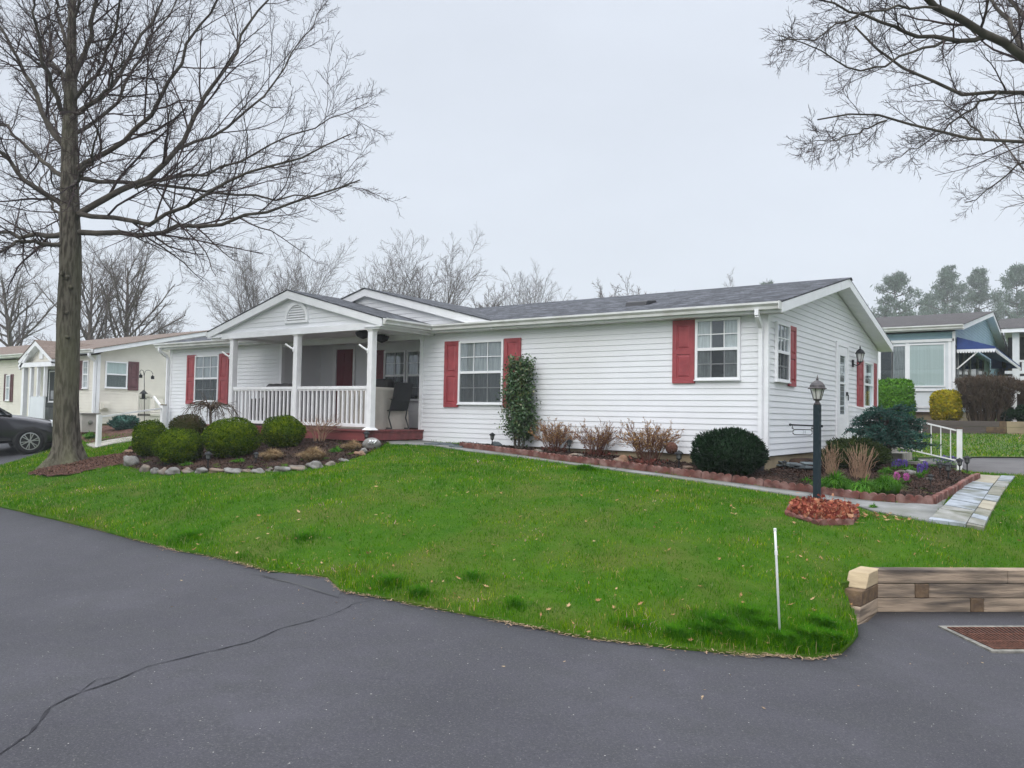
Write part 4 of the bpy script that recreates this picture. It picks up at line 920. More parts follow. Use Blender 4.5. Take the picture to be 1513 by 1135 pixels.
mb=MB(ho);spout(-22.12,0,-.05);mb.build('downspout',M_trim,H)
mb=MB(ho)
for k in range(10): z=1.08-k*.036;mb.lathe([(.052,z-.018),(.062,z-.009),(.062,z+.009),(.052,z+.018)],(-4.42,12.96,0),10)
mb.lathe([(.05,.66),(.055,1.12),(.062,1.12),(.062,1.09)],(-4.42,12.96,0),10)
mb.build('drain_pipe',M_rubber,H,smooth=False)
# roof vent boxes
mb=MB(ho);zz=3.53+.234*(14.2-ye)
mb.prism([(-7.5,13.98,zz-.045),(-7.5,14.02,zz+.055),(-7.5,14.1,zz+.08),(-7.5,14.42,zz+.125),(-7.5,14.5,zz+.05)],(.46,0,0));mb.build('roof_vent',M_rubber,ROOF,bevel=.015)
# windows and shutters, front
M_cl=M_curtainlit
window(H,PF,-10.945,-9.76,1.86,3.185,ho,curt=dict(mat=M_curtain),mid=.5,label='large white sash window left of the holly')
shutter(H,PF,-11.357,-10.955,1.785,3.20,ho);shutter(H,PF,-9.75,-9.336,1.785,3.20,ho)
window(H,PF,-5.60,-4.80,2.31,3.37-.01,ho,curt=dict(mat=M_cl,gap=.3),label='small white sash window near the house corner')
shutter(H,PF,-6.03,-5.61,2.25,3.36,ho)
window(H,PF,-20.76,-19.61,1.86,3.165,ho,curt=dict(mat=M_curtain),label='white sash window beside the porch')
shutter(H,PF,-21.19,-20.77,1.785,3.19,ho);shutter(H,PF,-19.6,-19.18,1.785,3.19,ho)
# right gable
window(H,PG,13.39,14.09,2.30,3.30,ho,curt=dict(mat=M_curtain),label='white sash window on the gable wall')
shutter(H,PG,14.10,14.50,2.235,3.30,ho)
shutter(H,PG,19.12,19.62,1.97,3.05,ho);shutter(H,PG,20.60,21.02,1.97,3.05,ho)
w=window(H,PG,19.64,20.58,1.97,3.04,ho,cols=1,rows=1,screen=False,curt=dict(mat=M_blind,gap=.28),label='narrow pale window at the back of the gable wall')
# storm door on the gable
mb=MB(ho);PG.box(mb,17.285,17.375,1.19,3.30,.01,.05);PG.box(mb,18.16,18.25,1.19,3.30,.01,.05);PG.box(mb,17.375,18.16,3.215,3.30,.01,.05);dr=mb.build('door_frame',M_trim,H)
mb=MB(ho)
for q in((17.38,17.55,1.2,3.21),(17.99,18.155,1.2,3.21),(17.55,17.99,3.02,3.21),(17.55,17.99,1.2,1.78),(17.55,17.99,2.42,2.455)): PG.box(mb,*q,.012,.04)
dl=mb.build('storm_door',M_trim,H)
mb=MB(ho);PG.box(mb,17.55,17.99,1.78,3.02,.006,.012);mb.build('inner_door',M_curtain,dl)
mb=MB(ho);mb.quad(PG.p(17.55,1.78,.025),PG.p(17.99,1.78,.025),PG.p(17.99,3.02,.025),PG.p(17.55,3.02,.025));mb.build('pane',M_glass,dl)
mb=MB(ho);PG.box(mb,18.03,18.09,2.18,2.26,.04,.075);PG.box(mb,18.05,18.07,2.08,2.2,.075,.09);mb.build('handle',M_metal,dl)
# coach lamp on the gable
mb=MB(ho);lx,ly,lz=X0+.17,18.72,3.0
PG.box(mb,18.66,18.78,2.84,3.0,.012,.035);mb.tube([(X0+.03,ly,2.9),(X0+.1,ly,2.87),(X0+.16,ly,2.9),(lx,ly,2.95)],.012,6)
mb.lathe([(.02,2.93),(.06,2.945),(.06,2.955),(.045,2.96)],(lx,ly,0),6)
for k in range(6):
    a=2*PI*k/6;mb.tube([(lx+.05*math.cos(a),ly+.05*math.sin(a),2.955),(lx+.085*math.cos(a),ly+.085*math.sin(a),3.13)],.006,4)
mb.lathe([(.10,3.13),(.105,3.14),(.07,3.20),(.03,3.235),(.012,3.25),(.016,3.275),(.004,3.31)],(lx,ly,0),10)
wlm=mb.build('wall_lamp',M_metal,H);mb=MB(ho);mb.lathe([(.045,2.96),(.08,3.13)],(lx,ly,0),6);mb.build('lamp_glass',M_glasswhite,wlm)
# recess: door, windows, dark shutters
mb=MB(ho);PRr.box(mb,-16.40,-16.27,1.28,3.36,.012,.05);PRr.box(mb,-15.62,-15.55,1.28,3.36,.012,.05);PRr.box(mb,-16.27,-15.62,3.29,3.36,.012,.05);fd=mb.build('door_frame',M_trim,H)
mb=MB(ho);PRr.box(mb,-16.265,-15.625,1.29,3.285,.01,.022)
for (z0,z1) in((1.5,2.1),(2.25,2.85),(2.95,3.18)):
    for (a,b) in((-16.19,-15.98),(-15.91,-15.70)): PRr.box(mb,a,b,z0,z1,.022,.03)
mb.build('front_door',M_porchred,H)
window(H,PRr,-14.48,-13.735,1.95,3.19,ho,cols=2,curt=dict(mat=M_curtain,gap=.2),label='left sash window of the pair under the porch')
window(H,PRr,-13.69,-12.95,1.95,3.19,ho,cols=2,curt=dict(mat=M_curtain),label='right sash window of the pair under the porch')
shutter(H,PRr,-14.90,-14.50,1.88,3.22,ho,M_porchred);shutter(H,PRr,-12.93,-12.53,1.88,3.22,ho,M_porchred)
# ceiling lamps
for (x,y) in((-12.75,11.95),(-13.05,12.8)):
    mb=MB(ho);mb.lathe([(.09,3.405),(.10,3.385),(.17,3.375),(.17,3.34),(.13,3.27),(.05,3.235),(.012,3.22)],(x,y,0),8);mb.build('porch_ceiling_lamp',M_metal,H)
# deck
mb=MB(ho)
for k in range(12): y=11.28+k*.149;mb.box(-17.55,-11.93,y,y+.143,1.245,1.28)
mb.box(-16.9,-12.1,13.068,YR,1.245,1.279)
DK=mb.build('deck',M_deck,H,bevel=.004)
mb=MB(ho);mb.box(-17.52,-11.955,11.31,11.345,1.06,1.244);mb.box(-11.99,-11.955,11.346,13.05,1.07,1.244);mb.box(-17.52,-17.485,11.346,13.05,1.0,1.244);mb.build('deck_skirt',M_deck,DK)
mb=MB(ho)
for x in(-17.2,-15.6,-13.9,-12.2):
    for y in(11.5,12.6): mb=MB(ho);mb.box(x,x+.14,y,y+.14,.7,1.24);mb.build('deck_pier',M_timberend,DK)
# posts
for i,x in enumerate((-16.62,-14.265,-11.915)):
    mb=MB(ho);y=11.425;mb.box(x-.066,x+.066,y-.066,y+.066,1.281,3.34)
    for (z0,z1,w0,w1) in((1.281,1.33,.12,.075),(3.29,3.34,.07,.10)):
        mb.add([(x-w0,y-w0,z0),(x+w0,y-w0,z0),(x+w0,y+w0,z0),(x-w0,y+w0,z0),(x-w1,y-w1,z1),(x+w1,y-w1,z1),(x+w1,y+w1,z1),(x-w1,y+w1,z1)],[(0,3,2,1),(4,5,6,7),(0,1,5,4),(1,2,6,5),(2,3,7,6),(3,0,4,7)])
    pp=mb.build('porch_post',M_post,H,bevel=.004)
    mb=MB(ho);h=2.92 if i!=1 else 3.02;sx=-1
    mb.tube([(x-.06,y-.06,h-.02),(x-.12,y-.12,h+.03),(x-.19,y-.19,h+.10)],.022,6);mb.box(x-.08,x-.03,y-.075,y-.067,h-.07,h+.03);mb.build('flag_holder',M_post,pp)
# railings
for (xa,xb) in((-16.55,-14.335),(-14.195,-11.985)):
    mb=MB(ho);y=11.425;mb.box(xa,xb,y-.038,y+.038,2.115,2.18);mb.box(xa,xb,y-.022,y+.022,2.085,2.114);mb.box(xa,xb,y-.025,y+.025,1.335,1.405)
    rl=mb.build('railing',M_post,H,bevel=.005)
    n=16
    bo=None
    for k in range(n):
        x=xa+(xb-xa)*(k+.5)/n
        if bo is None:
            m2=MB(ho);m2.box(x-.019,x+.019,y-.019,y+.019,1.406,2.084);bo=m2.build('baluster',M_post,rl);x00=x
        else:
            c=bo.copy();COL.objects.link(c);c.parent=rl;c.location=(x-x00,0,0)
mb=MB(ho)  # side railing on the left end
mb.box(-16.64,-16.58,11.5,12.98,2.115,2.18);mb.box(-16.635,-16.585,11.5,12.98,1.335,1.405);rl=mb.build('railing',M_post,H)
for k in range(10):
    m2=MB(ho);y=11.58+k*.145;m2.box(-16.629,-16.591,y-.019,y+.019,1.406,2.114);m2.build('baluster',M_post,rl)
# ------------------------------------------------------------------ porch furniture
def cloth(name,x0,x1,y0,y1,z0,z1,m,label,cat,seed,flare=.05,sag=0,rot=0,back=0):
    rng=np.random.default_rng(seed);n=120;K=14;cx,cy=(x0+x1)/2,(y0+y1)/2;t=thing(name,(cx,cy,z0),label,cat,rz=rot)
    pts=[]
    per=[(-1,-1),(1,-1),(1,1),(-1,1)];hx,hy=(x1-x0)/2,(y1-y0)/2
    ph=rng.uniform(0,6,8);V=[]
    for j in range(K+1):
        t_=j/K
        for i in range(n):
            s=i/n*4;e=int(s)%4;f=s-int(s);a,b=per[e],per[(e+1)%4];ux,uy=a[0]+(b[0]-a[0])*f,a[1]+(b[1]-a[1])*f
            r=1-.06*(abs(ux*uy))**4
            fold=(math.sin(i*.55+ph[0])*.5+math.sin(i*.23+ph[1])+.6*math.sin(i*.9+ph[2]))*flare*.35*(1-t_)**1.1
            k=1+flare*(1-t_)
            px,py=ux*hx*r*k,uy*hy*r*k;L_=math.hypot(px,py)
            z=(z1-z0)*t_
            if back: z=z*(1 if True else 0)
            V.append((px+px/L_*fold,py+py/L_*fold,z))
    Fc=[(j*n+i,j*n+(i+1)%n,(j+1)*n+(i+1)%n,(j+1)*n+i) for j in range(K) for i in range(n)]
    top=K*n
    c=len(V);V.append((0,0,z1-z0+.015-sag));ring=[]
    for i in range(n): ring.append(len(V));V.append((V[top+i][0]*.5,V[top+i][1]*.5,z1-z0+.012-sag*.6))
    Fc+=[(top+i,top+(i+1)%n,ring[(i+1)%n],ring[i]) for i in range(n)]+[(ring[i],ring[(i+1)%n],c) for i in range(n)]
    mb=MB();mb.add(V,Fc);mb.build('cover',m,t,smooth=True);
    return t
cloth('patio_table',-13.30,-12.22,11.78,12.86,1.285,2.18,M_cover,'beige fabric cover draped over a table, behind the open end of the porch','covered table',3,.06)
# covered bench on the left of the porch (rolled top)
def covered(x0,x1,y0,y1,z0,z1,label,name):
    t=thing(name,((x0+x1)/2,(y0+y1)/2,z0),label,'covered seat');mb=MB((*t.location,));m=24
    pf=[(y0,z0),(y0-.02,z0+.45),(y0,z0+.62),(y1-.30,z0+.66),(y1-.26,z1-.06),(y1-.2,z1),(y1-.06,z1+.0),(y1,z1-.06),(y1+.02,z0)]
    V=[];n=len(pf)
    for k in range(m+1):
        u=k/m;x=x0+(x1-x0)*u;e=1-max(0,abs(2*u-1)-.88)/.12*.06
        for (y,z) in pf: V.append((x,y0+(y-y0)*1+.008*math.sin(k*1.7+z*5),z0+(z-z0)*(e if z>z0+.3 else 1)+.008*math.sin(k*.9)))
    Fc=[(k*n+i,k*n+i+1,(k+1)*n+i+1,(k+1)*n+i) for k in range(m) for i in range(n-1)]+[tuple(range(n))[::-1],tuple(range(m*n,m*n+n))]
    mb.add(V,Fc);mb.build('cover',M_coverdk,t,smooth=True);return t
covered(-16.42,-15.45,11.75,12.45,1.285,2.29,'dark grey covered bench behind the left bay of the porch railing','covered_bench')
covered(-13.98,-13.38,12.9,13.6,1.285,2.43,'dark grey covered chair in the porch, beside the beige table cover','covered_chair')
# patio chair
t=thing('patio_chair',(-12.28,12.45,1.28),'dark metal patio chair with arms, at the open right end of the porch','chair');o_=tuple(t.location)
cx,cy,cz=-12.28,12.45,1.28
mb=MB(o_)
def TB(*p,r=.014): mb.tube([(cx+a,cy+b,cz+c) for a,b,c in p],r,6)
for s in(-.26,.26):
    TB((-.28,s,.02),(-.24,s,.28),(-.2,s,.40),(-.26,s,.5),(-.27,s,.60),(-.22,s,.64),(.1,s,.66),(.22,s,.64))
    TB((.22,s,.02),(.12,s,.25),(.15,s,.42),(.24,s,.7),(.30,s,1.0))
    TB((-.26,s,.03),(.2,s,.03))
for a,b,c in((-.2,0,.4),(.3,0,1.0),(.14,0,.42),(.0,0,.06)): TB((a,-.26,c),(a,.26,c))
mb.build('frame',M_metal,t)
mb=MB(o_);pts=[(-.2,.415),(.0,.40),(.14,.43),(.22,.62),(.27,.82),(.30,1.0)]
for (a,b),(c,d) in zip(pts[:-1],pts[1:]): mb.prism([(cx+a,cy-.25,cz+b),(cx+c,cy-.25,cz+d),(cx+c+.008,cy-.25,cz+d-.012),(cx+a+.008,cy-.25,cz+b-.012)],(0,.5,0))
mb.build('sling_seat',M_metal,t)
# ------------------------------------------------------------------ bare trees
def resample(P,K):
    P=np.array(P,float);s=np.concatenate([[0],np.cumsum(np.linalg.norm(np.diff(P,axis=0),axis=1))]);t=np.linspace(0,s[-1],K)
    return np.stack([np.interp(t,s,P[:,i]) for i in range(3)],1)
def grow(P,R,nch,t0,ang,lf,K,up,wand,rng,rf=.55,lmin=0,flat=0,lenpow=.55,t1=.98,rmin=.002):
    N,Kp,_=P.shape;L=np.linalg.norm(np.diff(P,axis=1),axis=2).sum(1)
    t=t0+(t1-t0)*((np.arange(nch)[None]+rng.random((N,nch)))/nch)
    x=t*(Kp-1);i=np.minimum(x.astype(int),Kp-2);f=(x-i)[...,None];n=np.arange(N)[:,None]
    S=P[n,i]*(1-f)+P[n,i+1]*f;r=R[n,i]*(1-f[...,0])+R[n,i+1]*f[...,0]
    Tn=P[n,i+1]-P[n,i];Tn/=np.linalg.norm(Tn,axis=2,keepdims=True)+1e-9
    az=np.arange(nch)[None]*2.4+rng.uniform(0,6.28,(N,1))+rng.normal(0,.5,(N,nch))
    ref=np.where(np.abs(Tn[...,2:3])>.9,np.array([1.,0,0]),np.array([0,0,1.]))
    A=np.cross(Tn,ref);A/=np.linalg.norm(A,axis=2,keepdims=True)+1e-9;B=np.cross(A,Tn)
    if flat: az=np.where(np.sin(az)<0,az*1.0,az); 
    a=ang*rng.uniform(.7,1.3,(N,nch))
    side=A*np.cos(az)[...,None]+B*(np.sin(az)*(1-flat))[...,None];side/=np.linalg.norm(side,axis=2,keepdims=True)+1e-9
    d=Tn*np.cos(a)[...,None]+side*np.sin(a)[...,None]
    ln=L[:,None]*lf*(1-lenpow*t)*rng.uniform(.6,1.25,(N,nch));ln=np.maximum(ln,lmin)
    S=S.reshape(-1,3);d=d.reshape(-1,3);ln=ln.ravel();r=np.minimum(r.ravel()*rf,ln*.022+.001)
    out=[S];cur=S
    for k in range(K-1):
        d=d+np.array([0,0,1.])*up/(K-1)+rng.normal(0,wand,d.shape);d/=np.linalg.norm(d,axis=1,keepdims=True)
        cur=cur+d*(ln/(K-1))[:,None];out.append(cur)
    P2=np.stack(out,1);R2=np.maximum(r[:,None]*np.linspace(1,.35,K)[None],rmin)
    return P2,R2
def subset(P,R,k): return P[k],R[k]
def tmesh(name,sets,m,parent,off,smooth=True):
    V=[];Q=[];n=0
    for P,R,s in sets:
        v,q=tubes(P,R,s);V.append(v);Q.append(q+n);n+=len(v)
    o=fastmesh(name,np.vstack(V),np.vstack(Q),m,parent,smooth,off);return o
# ---- the big tree on the left
def bigtree():
    rng=np.random.default_rng(3);base=gp(98,688);D0=float((base-CAMP)@CF)
    t=thing('bare_tree',base,'large bare oak with grey trunk on the front lawn, reddish mulch round its foot','tree');off=tuple(base)
    def pt(px,py,dd=0): return Dp(px,py,D0+dd)
    tr=[base+[0,0,-.1],base+[0,0,.12],base+[0,0,.35]]+[pt(*q) for q in((98,600),(100,520),(102,450),(104,400),(104,345),(103,290),(103,220),(104,160),(105,110),(106,60),(107,0),(105,-80),(103,-170),(104,-260))]
    rr=[.36,.31,.262,.235,.222,.217,.212,.20,.18,.158,.132,.108,.088,.07,.055,.04,.02]
    trp=resample(tr,50);s=np.concatenate([[0],np.cumsum(np.linalg.norm(np.diff(np.array(tr),axis=0),axis=1))]);rad=np.interp(np.linspace(0,s[-1],50),s,rr)
    v,q=tubes(trp[None],rad[None],28)
    # root flare and burls
    c=trp[:,None,:].repeat(28,1).reshape(-1,3);d=v-c;a=np.arctan2(d[:,1],d[:,0]);z=v[:,2]-base[2]
    k=1+.85*np.exp(-np.maximum(z,0)/.17)*(.5+.5*np.cos(a*5+1))+.025*np.sin(a*7+z*3)+.02*np.sin(a*3+z*9)
    v=c+d*k[:,None]
    o=fastmesh('trunk',v,q,M_bark,t,True,off)
    mb=MB(off)
    for (px,py,r) in((98,410,.09),(105,425,.08),(97,462,.07),(100,498,.07),(92,405,.10)):
        p=pt(px,py,-.20);mb.blob(p,(r,r*.6,r*.6),rng,2,.25)
    mb.build('burl',M_bark,o,smooth=True)
    L=[]
    def limb(pxs,dd,r0,d0=0):
        P=[pt(x,y,d0+dd*(i/(len(pxs)-1))**1.0) for i,(x,y) in enumerate(pxs)];L.append((resample(P,14),r0))
    limb([(110,343),(182,343),(238,340),(262,335),(317,337),(360,323),(420,302),(475,286),(532,266)],-1.4,.085)
    limb([(110,320),(159,291),(190,276),(222,264),(254,238),(270,206),(293,159),(317,123),(341,87),(357,52),(397,8),(420,-40)],1.0,.10)
    limb([(108,252),(159,226),(198,194),(222,170),(238,147),(254,119),(274,79),(293,40),(317,8),(340,-40)],-.8,.085)
    limb([(110,170),(159,139),(178,107),(198,71),(222,32),(238,0),(255,-60)],1.3,.075)
    limb([(112,315),(150,318),(190,327),(222,329),(254,317),(285,297),(325,273),(380,250),(445,226),(518,198)],-2.6,.075)
    limb([(112,262),(160,266),(200,272),(260,275),(330,287),(400,297),(455,291),(520,274)],2.2,.065)
    limb([(260,222),(290,208),(317,202),(345,184),(373,155),(397,127),(424,91),(456,48),(485,0)],1.6,.05,.9)
    limb([(200,278),(240,266),(300,258),(350,240),(400,215),(450,195),(495,170),(542,152)],-1.5,.045,0)
    limb([(98,345),(60,347),(20,350),(-30,340),(-90,320)],1.5,.085)
    limb([(98,365),(60,360),(30,358),(-10,375),(-40,400)],-1.8,.07)
    limb([(98,310),(70,290),(35,268),(0,225),(-40,180),(-80,140)],-1.0,.085)
    limb([(96,262),(65,240),(35,215),(0,182),(-50,130)],2.0,.07)
    limb([(95,215),(70,180),(45,130),(15,70),(0,40),(-30,-20)],.5,.085)
    limb([(98,175),(78,130),(60,80),(50,20),(42,-50)],-1.6,.075)
    limb([(100,150),(85,100),(70,40),(60,-60)],2.0,.06)
    limb([(107,120),(128,70),(140,20),(150,-40),(158,-120)],-.5,.085)
    limb([(108,150),(150,95),(170,40),(190,-30),(205,-90)],-2.2,.06)
    limb([(107,200),(150,180),(190,120),(215,60),(260,10),(300,-60)],2.8,.06)
    limb([(105,90),(90,40),(84,-20),(80,-100)],.6,.06)
    limb([(106,60),(116,0),(120,-80),(125,-160)],-1.2,.05)
    # a few towards and away from the viewer
    for i in range(5):
        py=330-i*52;dd=(-1)**i*rng.uniform(3.5,5.5);px=104+rng.uniform(-60,90)
        limb([(104,py),(104+(px-104)*.4,py-15),(px,py-45-rng.uniform(0,20)),(px+rng.uniform(-20,30),py-100)],dd,.06)
    P0=np.stack([l[0] for l in L]);R0=np.stack([np.linspace(l[1]*.72,l[1]*.14,14) for l in L])
    P0[:,1:-1]+=rng.normal(0,.035,P0[:,1:-1].shape)
    Pt,Rt=trp[None,18:],rad[None,18:]
    P1,R1=grow(P0,R0,13,.10,.75,.42,8,.35,.11,rng,.5,.5)
    P2,R2=grow(P1,R1,9,.10,.66,.46,6,.22,.14,rng,.55,.18)
    P3,R3=grow(P2,R2,7,.12,.7,.5,5,.18,.16,rng,.6,.10,rmin=.0024)
    P1b,R1b=grow(P0,R0,14,.15,.9,.12,6,.3,.15,rng,.3,.25)
    P3b,R3b=grow(P1b,R1b,5,.15,.7,.5,4,.2,.16,rng,.6,.08,rmin=.0032)
    tw,twr=grow(Pt,Rt,10,.05,1.1,.09,6,.5,.15,rng,.12,.3);tw2,tw2r=grow(tw,twr,5,.2,.8,.45,4,.2,.2,rng,.6,.1,rmin=.003)
    print('tree tubes',len(P1),len(P2),len(P3),len(P3b))
    tmesh('limb',[(P0,R0,9)],M_branch,t,off)
    R2=np.maximum(R2,.0034)
    tmesh('crown',[(P1,R1,5),(P2,R2,4),(P3,R3,3),(P1b,R1b,4),(P3b,R3b,3),(tw,twr,4),(tw2,tw2r,3)],M_twig,t,off)
bigtree()
# ---- overhanging branches of a tree standing out of frame to the right
def righttree():
    rng=np.random.default_rng(8);D0=12.5
    base=Dp(1790,700,D0+1.0);base[2]=T(base[0],base[1])
    t=thing('bare_tree',base,'bare tree whose lichen-grey branches hang into the upper right of the view','tree');off=tuple(base)
    pt=lambda x,y,d=0:Dp(x,y,D0+d)
    tp=resample([base+[0,0,-.2],base+[.03,0,1.5],base+[0,.1,4],base+[.1,0,7],base+[0,.1,10]],14)
    fm=tmesh('trunk',[(tp[None],np.linspace(.27,.1,14)[None],14)],M_bark,t,off)
    L=[]
    def limb(pxs,d0,d1,r0,r1=None):
        P=[pt(x,y,d0+(d1-d0)*i/(len(pxs)-1)) for i,(x,y) in enumerate(pxs)];L.append((resample(P,14),r0,r1 or r0*.25))
    limb([(1760,250),(1640,170),(1545,110),(1513,85),(1485,66),(1455,50),(1415,30),(1385,12),(1355,-10),(1320,-50)],.8,-1.2,.10,.04)
    limb([(1455,52),(1430,58),(1400,57),(1366,54),(1340,47),(1310,40),(1273,23),(1246,12),(1221,0),(1190,-6)],-.2,-1.4,.04)
    limb([(1770,330),(1640,180),(1560,138),(1513,137),(1477,134),(1449,142),(1421,140),(1406,123),(1369,114),(1329,99),(1298,80),(1280,55),(1262,38)],1.0,.6,.06)
    limb([(1770,360),(1640,245),(1560,216),(1513,211),(1458,208),(1409,197),(1354,188),(1304,176),(1290,163),(1267,161),(1230,171),(1208,177)],.5,-.3,.045)
    limb([(1400,58),(1360,75),(1310,95),(1270,102),(1230,90),(1190,60),(1150,52)],-.4,-1.8,.022)
    limb([(1310,178),(1280,190),(1245,205),(1215,210),(1188,212)],-.2,-.9,.015)
    limb([(1477,134),(1440,160),(1400,190),(1360,215),(1320,235)],.5,1.2,.022)
    limb([(1385,12),(1330,10),(1280,18),(1230,40),(1190,62),(1145,60)],-1.2,-2.2,.02)
    limb([(1660,260),(1560,240),(1513,235),(1480,265),(1450,290),(1425,300)],1.4,2.4,.03)
    limb([(1520,90),(1490,30),(1460,0),(1430,-40)],.3,1.8,.05)
    limb([(1560,60),(1510,20),(1470,-20),(1400,-60)],1.5,2.5,.05)
    limb([(1700,230),(1600,120),(1540,40),(1500,-40)],1.0,-.6,.07)
    limb([(1455,208),(1440,190),(1425,178),(1395,150),(1350,150)],.4,1.6,.02)
    P0=np.stack([l[0] for l in L]);R0=np.stack([np.linspace(l[1],l[2],14) for l in L]);P0[:,1:-1]+=rng.normal(0,.02,P0[:,1:-1].shape)
    P1,R1=grow(P0,R0,17,.12,.75,.22,8,.2,.10,rng,.42,.45)
    P2,R2=grow(P1,R1,9,.10,.65,.46,6,.15,.11,rng,.55,.15)
    P3,R3=grow(P2,R2,5,.12,.6,.45,5,.15,.12,rng,.6,.07,rmin=.0018)
    P1b,R1b=grow(P0,R0,12,.08,.9,.06,6,.2,.12,rng,.25,.2,rmin=.0022);P2b,R2b=grow(P1b,R1b,5,.15,.8,.45,4,.2,.2,rng,.6,.06,rmin=.002)
    tmesh('limb',[(P0,R0,8)],M_branch,t,off);R2=np.maximum(R2,.003)
    tmesh('crown',[(P1,R1,5),(P2,R2,4),(P3,R3,3),(P1b,R1b,4),(P2b,R2b,3)],M_twig,t,off)
    # a second tree farther back on the right
    b2=Dp(1640,640,20);b2[2]=T(b2[0],b2[1])
    baretree(b2,10.5,.2,21,'bare tree farther back, its lower twigs hanging below the nearer overhanging branches',spread=.62,cb=.34,droop=.1,rt=.005)
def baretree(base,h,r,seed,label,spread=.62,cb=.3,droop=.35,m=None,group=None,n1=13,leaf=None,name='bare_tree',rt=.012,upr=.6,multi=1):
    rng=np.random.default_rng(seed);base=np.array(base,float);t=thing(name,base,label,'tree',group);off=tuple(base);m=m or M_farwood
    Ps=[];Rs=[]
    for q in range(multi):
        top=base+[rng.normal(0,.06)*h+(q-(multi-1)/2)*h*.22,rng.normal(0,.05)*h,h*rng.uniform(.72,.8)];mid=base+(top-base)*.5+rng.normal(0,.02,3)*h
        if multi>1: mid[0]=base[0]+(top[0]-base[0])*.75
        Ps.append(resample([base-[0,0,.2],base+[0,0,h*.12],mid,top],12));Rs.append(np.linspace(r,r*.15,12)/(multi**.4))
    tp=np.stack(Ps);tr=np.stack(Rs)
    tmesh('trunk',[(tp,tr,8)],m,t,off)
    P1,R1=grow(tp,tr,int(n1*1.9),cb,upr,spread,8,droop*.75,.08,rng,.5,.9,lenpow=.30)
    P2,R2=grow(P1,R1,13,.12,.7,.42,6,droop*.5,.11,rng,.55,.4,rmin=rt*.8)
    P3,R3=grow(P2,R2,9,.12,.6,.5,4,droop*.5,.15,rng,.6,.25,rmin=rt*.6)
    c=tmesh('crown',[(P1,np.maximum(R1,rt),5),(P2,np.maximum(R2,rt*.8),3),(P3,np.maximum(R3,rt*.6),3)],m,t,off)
    if leaf is not None:
        e=P3[:,-1];e=e[rng.random(len(e))<.8];leafcloud('buds',e,.05,leaf,t,off,rng,.4)
    return t
def leafcloud(name,C,size,m,parent,off,rng,elong=.5,norm=None,up=None,dirs=None,parentname=None,smooth=False,twist=1.0,droop=0):
    """one rhombic leaf per centre"""
    n=len(C);s=np.asarray(size)*rng.uniform(.6,1.35,n)
    if dirs is None: d=rng.normal(0,1,(n,3))
    else: d=np.asarray(dirs)+rng.normal(0,.45*twist,(n,3))
    if norm is not None: d=d-.0*norm
    d/=np.linalg.norm(d,axis=1,keepdims=True)+1e-9
    w=rng.normal(0,1,(n,3)) if norm is None else np.cross(d,norm+rng.normal(0,.35,(n,3)));w=w-(w*d).sum(1,keepdims=True)*d;w/=np.linalg.norm(w,axis=1,keepdims=True)+1e-9
    nn=np.cross(d,w)
    a=C-d*s[:,None]*.5;b=C+d*s[:,None]*.5;mid=C+nn*(s*.12)[:,None]
    V=np.stack([a,mid+w*(s*elong*.5)[:,None],b,mid-w*(s*elong*.5)[:,None]],1).reshape(-1,3)
    return fastmesh(name,V,np.arange(4*n).reshape(-1,4),m,parent,False,off)
righttree()
# background bare trees
def at(px,d,z=None):
    p=Dp(px,600,d);p[2]=T(p[0],p[1]) if z is None else z;return p
def hpx(px,pytop,d,base): return float((Dp(px,pytop,d)-base)[2])
for i,(px,pt,d,kw,lab) in enumerate([
  (150,345,38,dict(spread=.55,r=.28,upr=.7,multi=2),'bare tree with two dark stems behind the tan roofed house, beside the big trunk'),
  (28,372,44,dict(spread=.6,r=.25,upr=.8,droop=.1),'bare wide tree at the left edge behind the cream house'),
  (226,432,46,dict(spread=.5,r=.14),'small bare tree between the cream house and the white house roof'),
  (398,342,42,dict(spread=.62,r=.20,multi=4,upr=.55),'wide vase-shaped bare tree behind the porch roof'),
  (590,334,40,dict(spread=.56,r=.18,multi=4,upr=.45),'bare upright many-stemmed tree behind the cross gable'),
  (762,376,48,dict(spread=.6,r=.2,upr=.6,multi=2),'rounded bare tree standing alone behind the middle of the roof'),
  (815,412,54,dict(spread=.5,r=.16,upr=.6),'small bare tree low behind the roof, right of the rounded one')]):
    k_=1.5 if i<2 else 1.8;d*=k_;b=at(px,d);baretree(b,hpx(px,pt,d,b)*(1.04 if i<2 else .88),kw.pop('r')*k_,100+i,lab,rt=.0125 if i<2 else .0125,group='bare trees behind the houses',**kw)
for i,(px,pt,d,lab) in enumerate([(720,418,50,'reddish budding tree top left of the rounded bare tree'),(888,420,46,'reddish budding tree top behind the roof near the roof vent'),(935,424,47,'second reddish budding tree top, right of the one near the roof vent'),(1098,408,60,'thin budding tree top beside the pine tip behind the roof')]):
    d*=1.5;b=at(px,d);baretree(b,hpx(px,pt,d,b)*1.0,.16,200+i,lab,spread=.5,rt=.018,leaf=M_budred,group='reddish trees behind the roof')
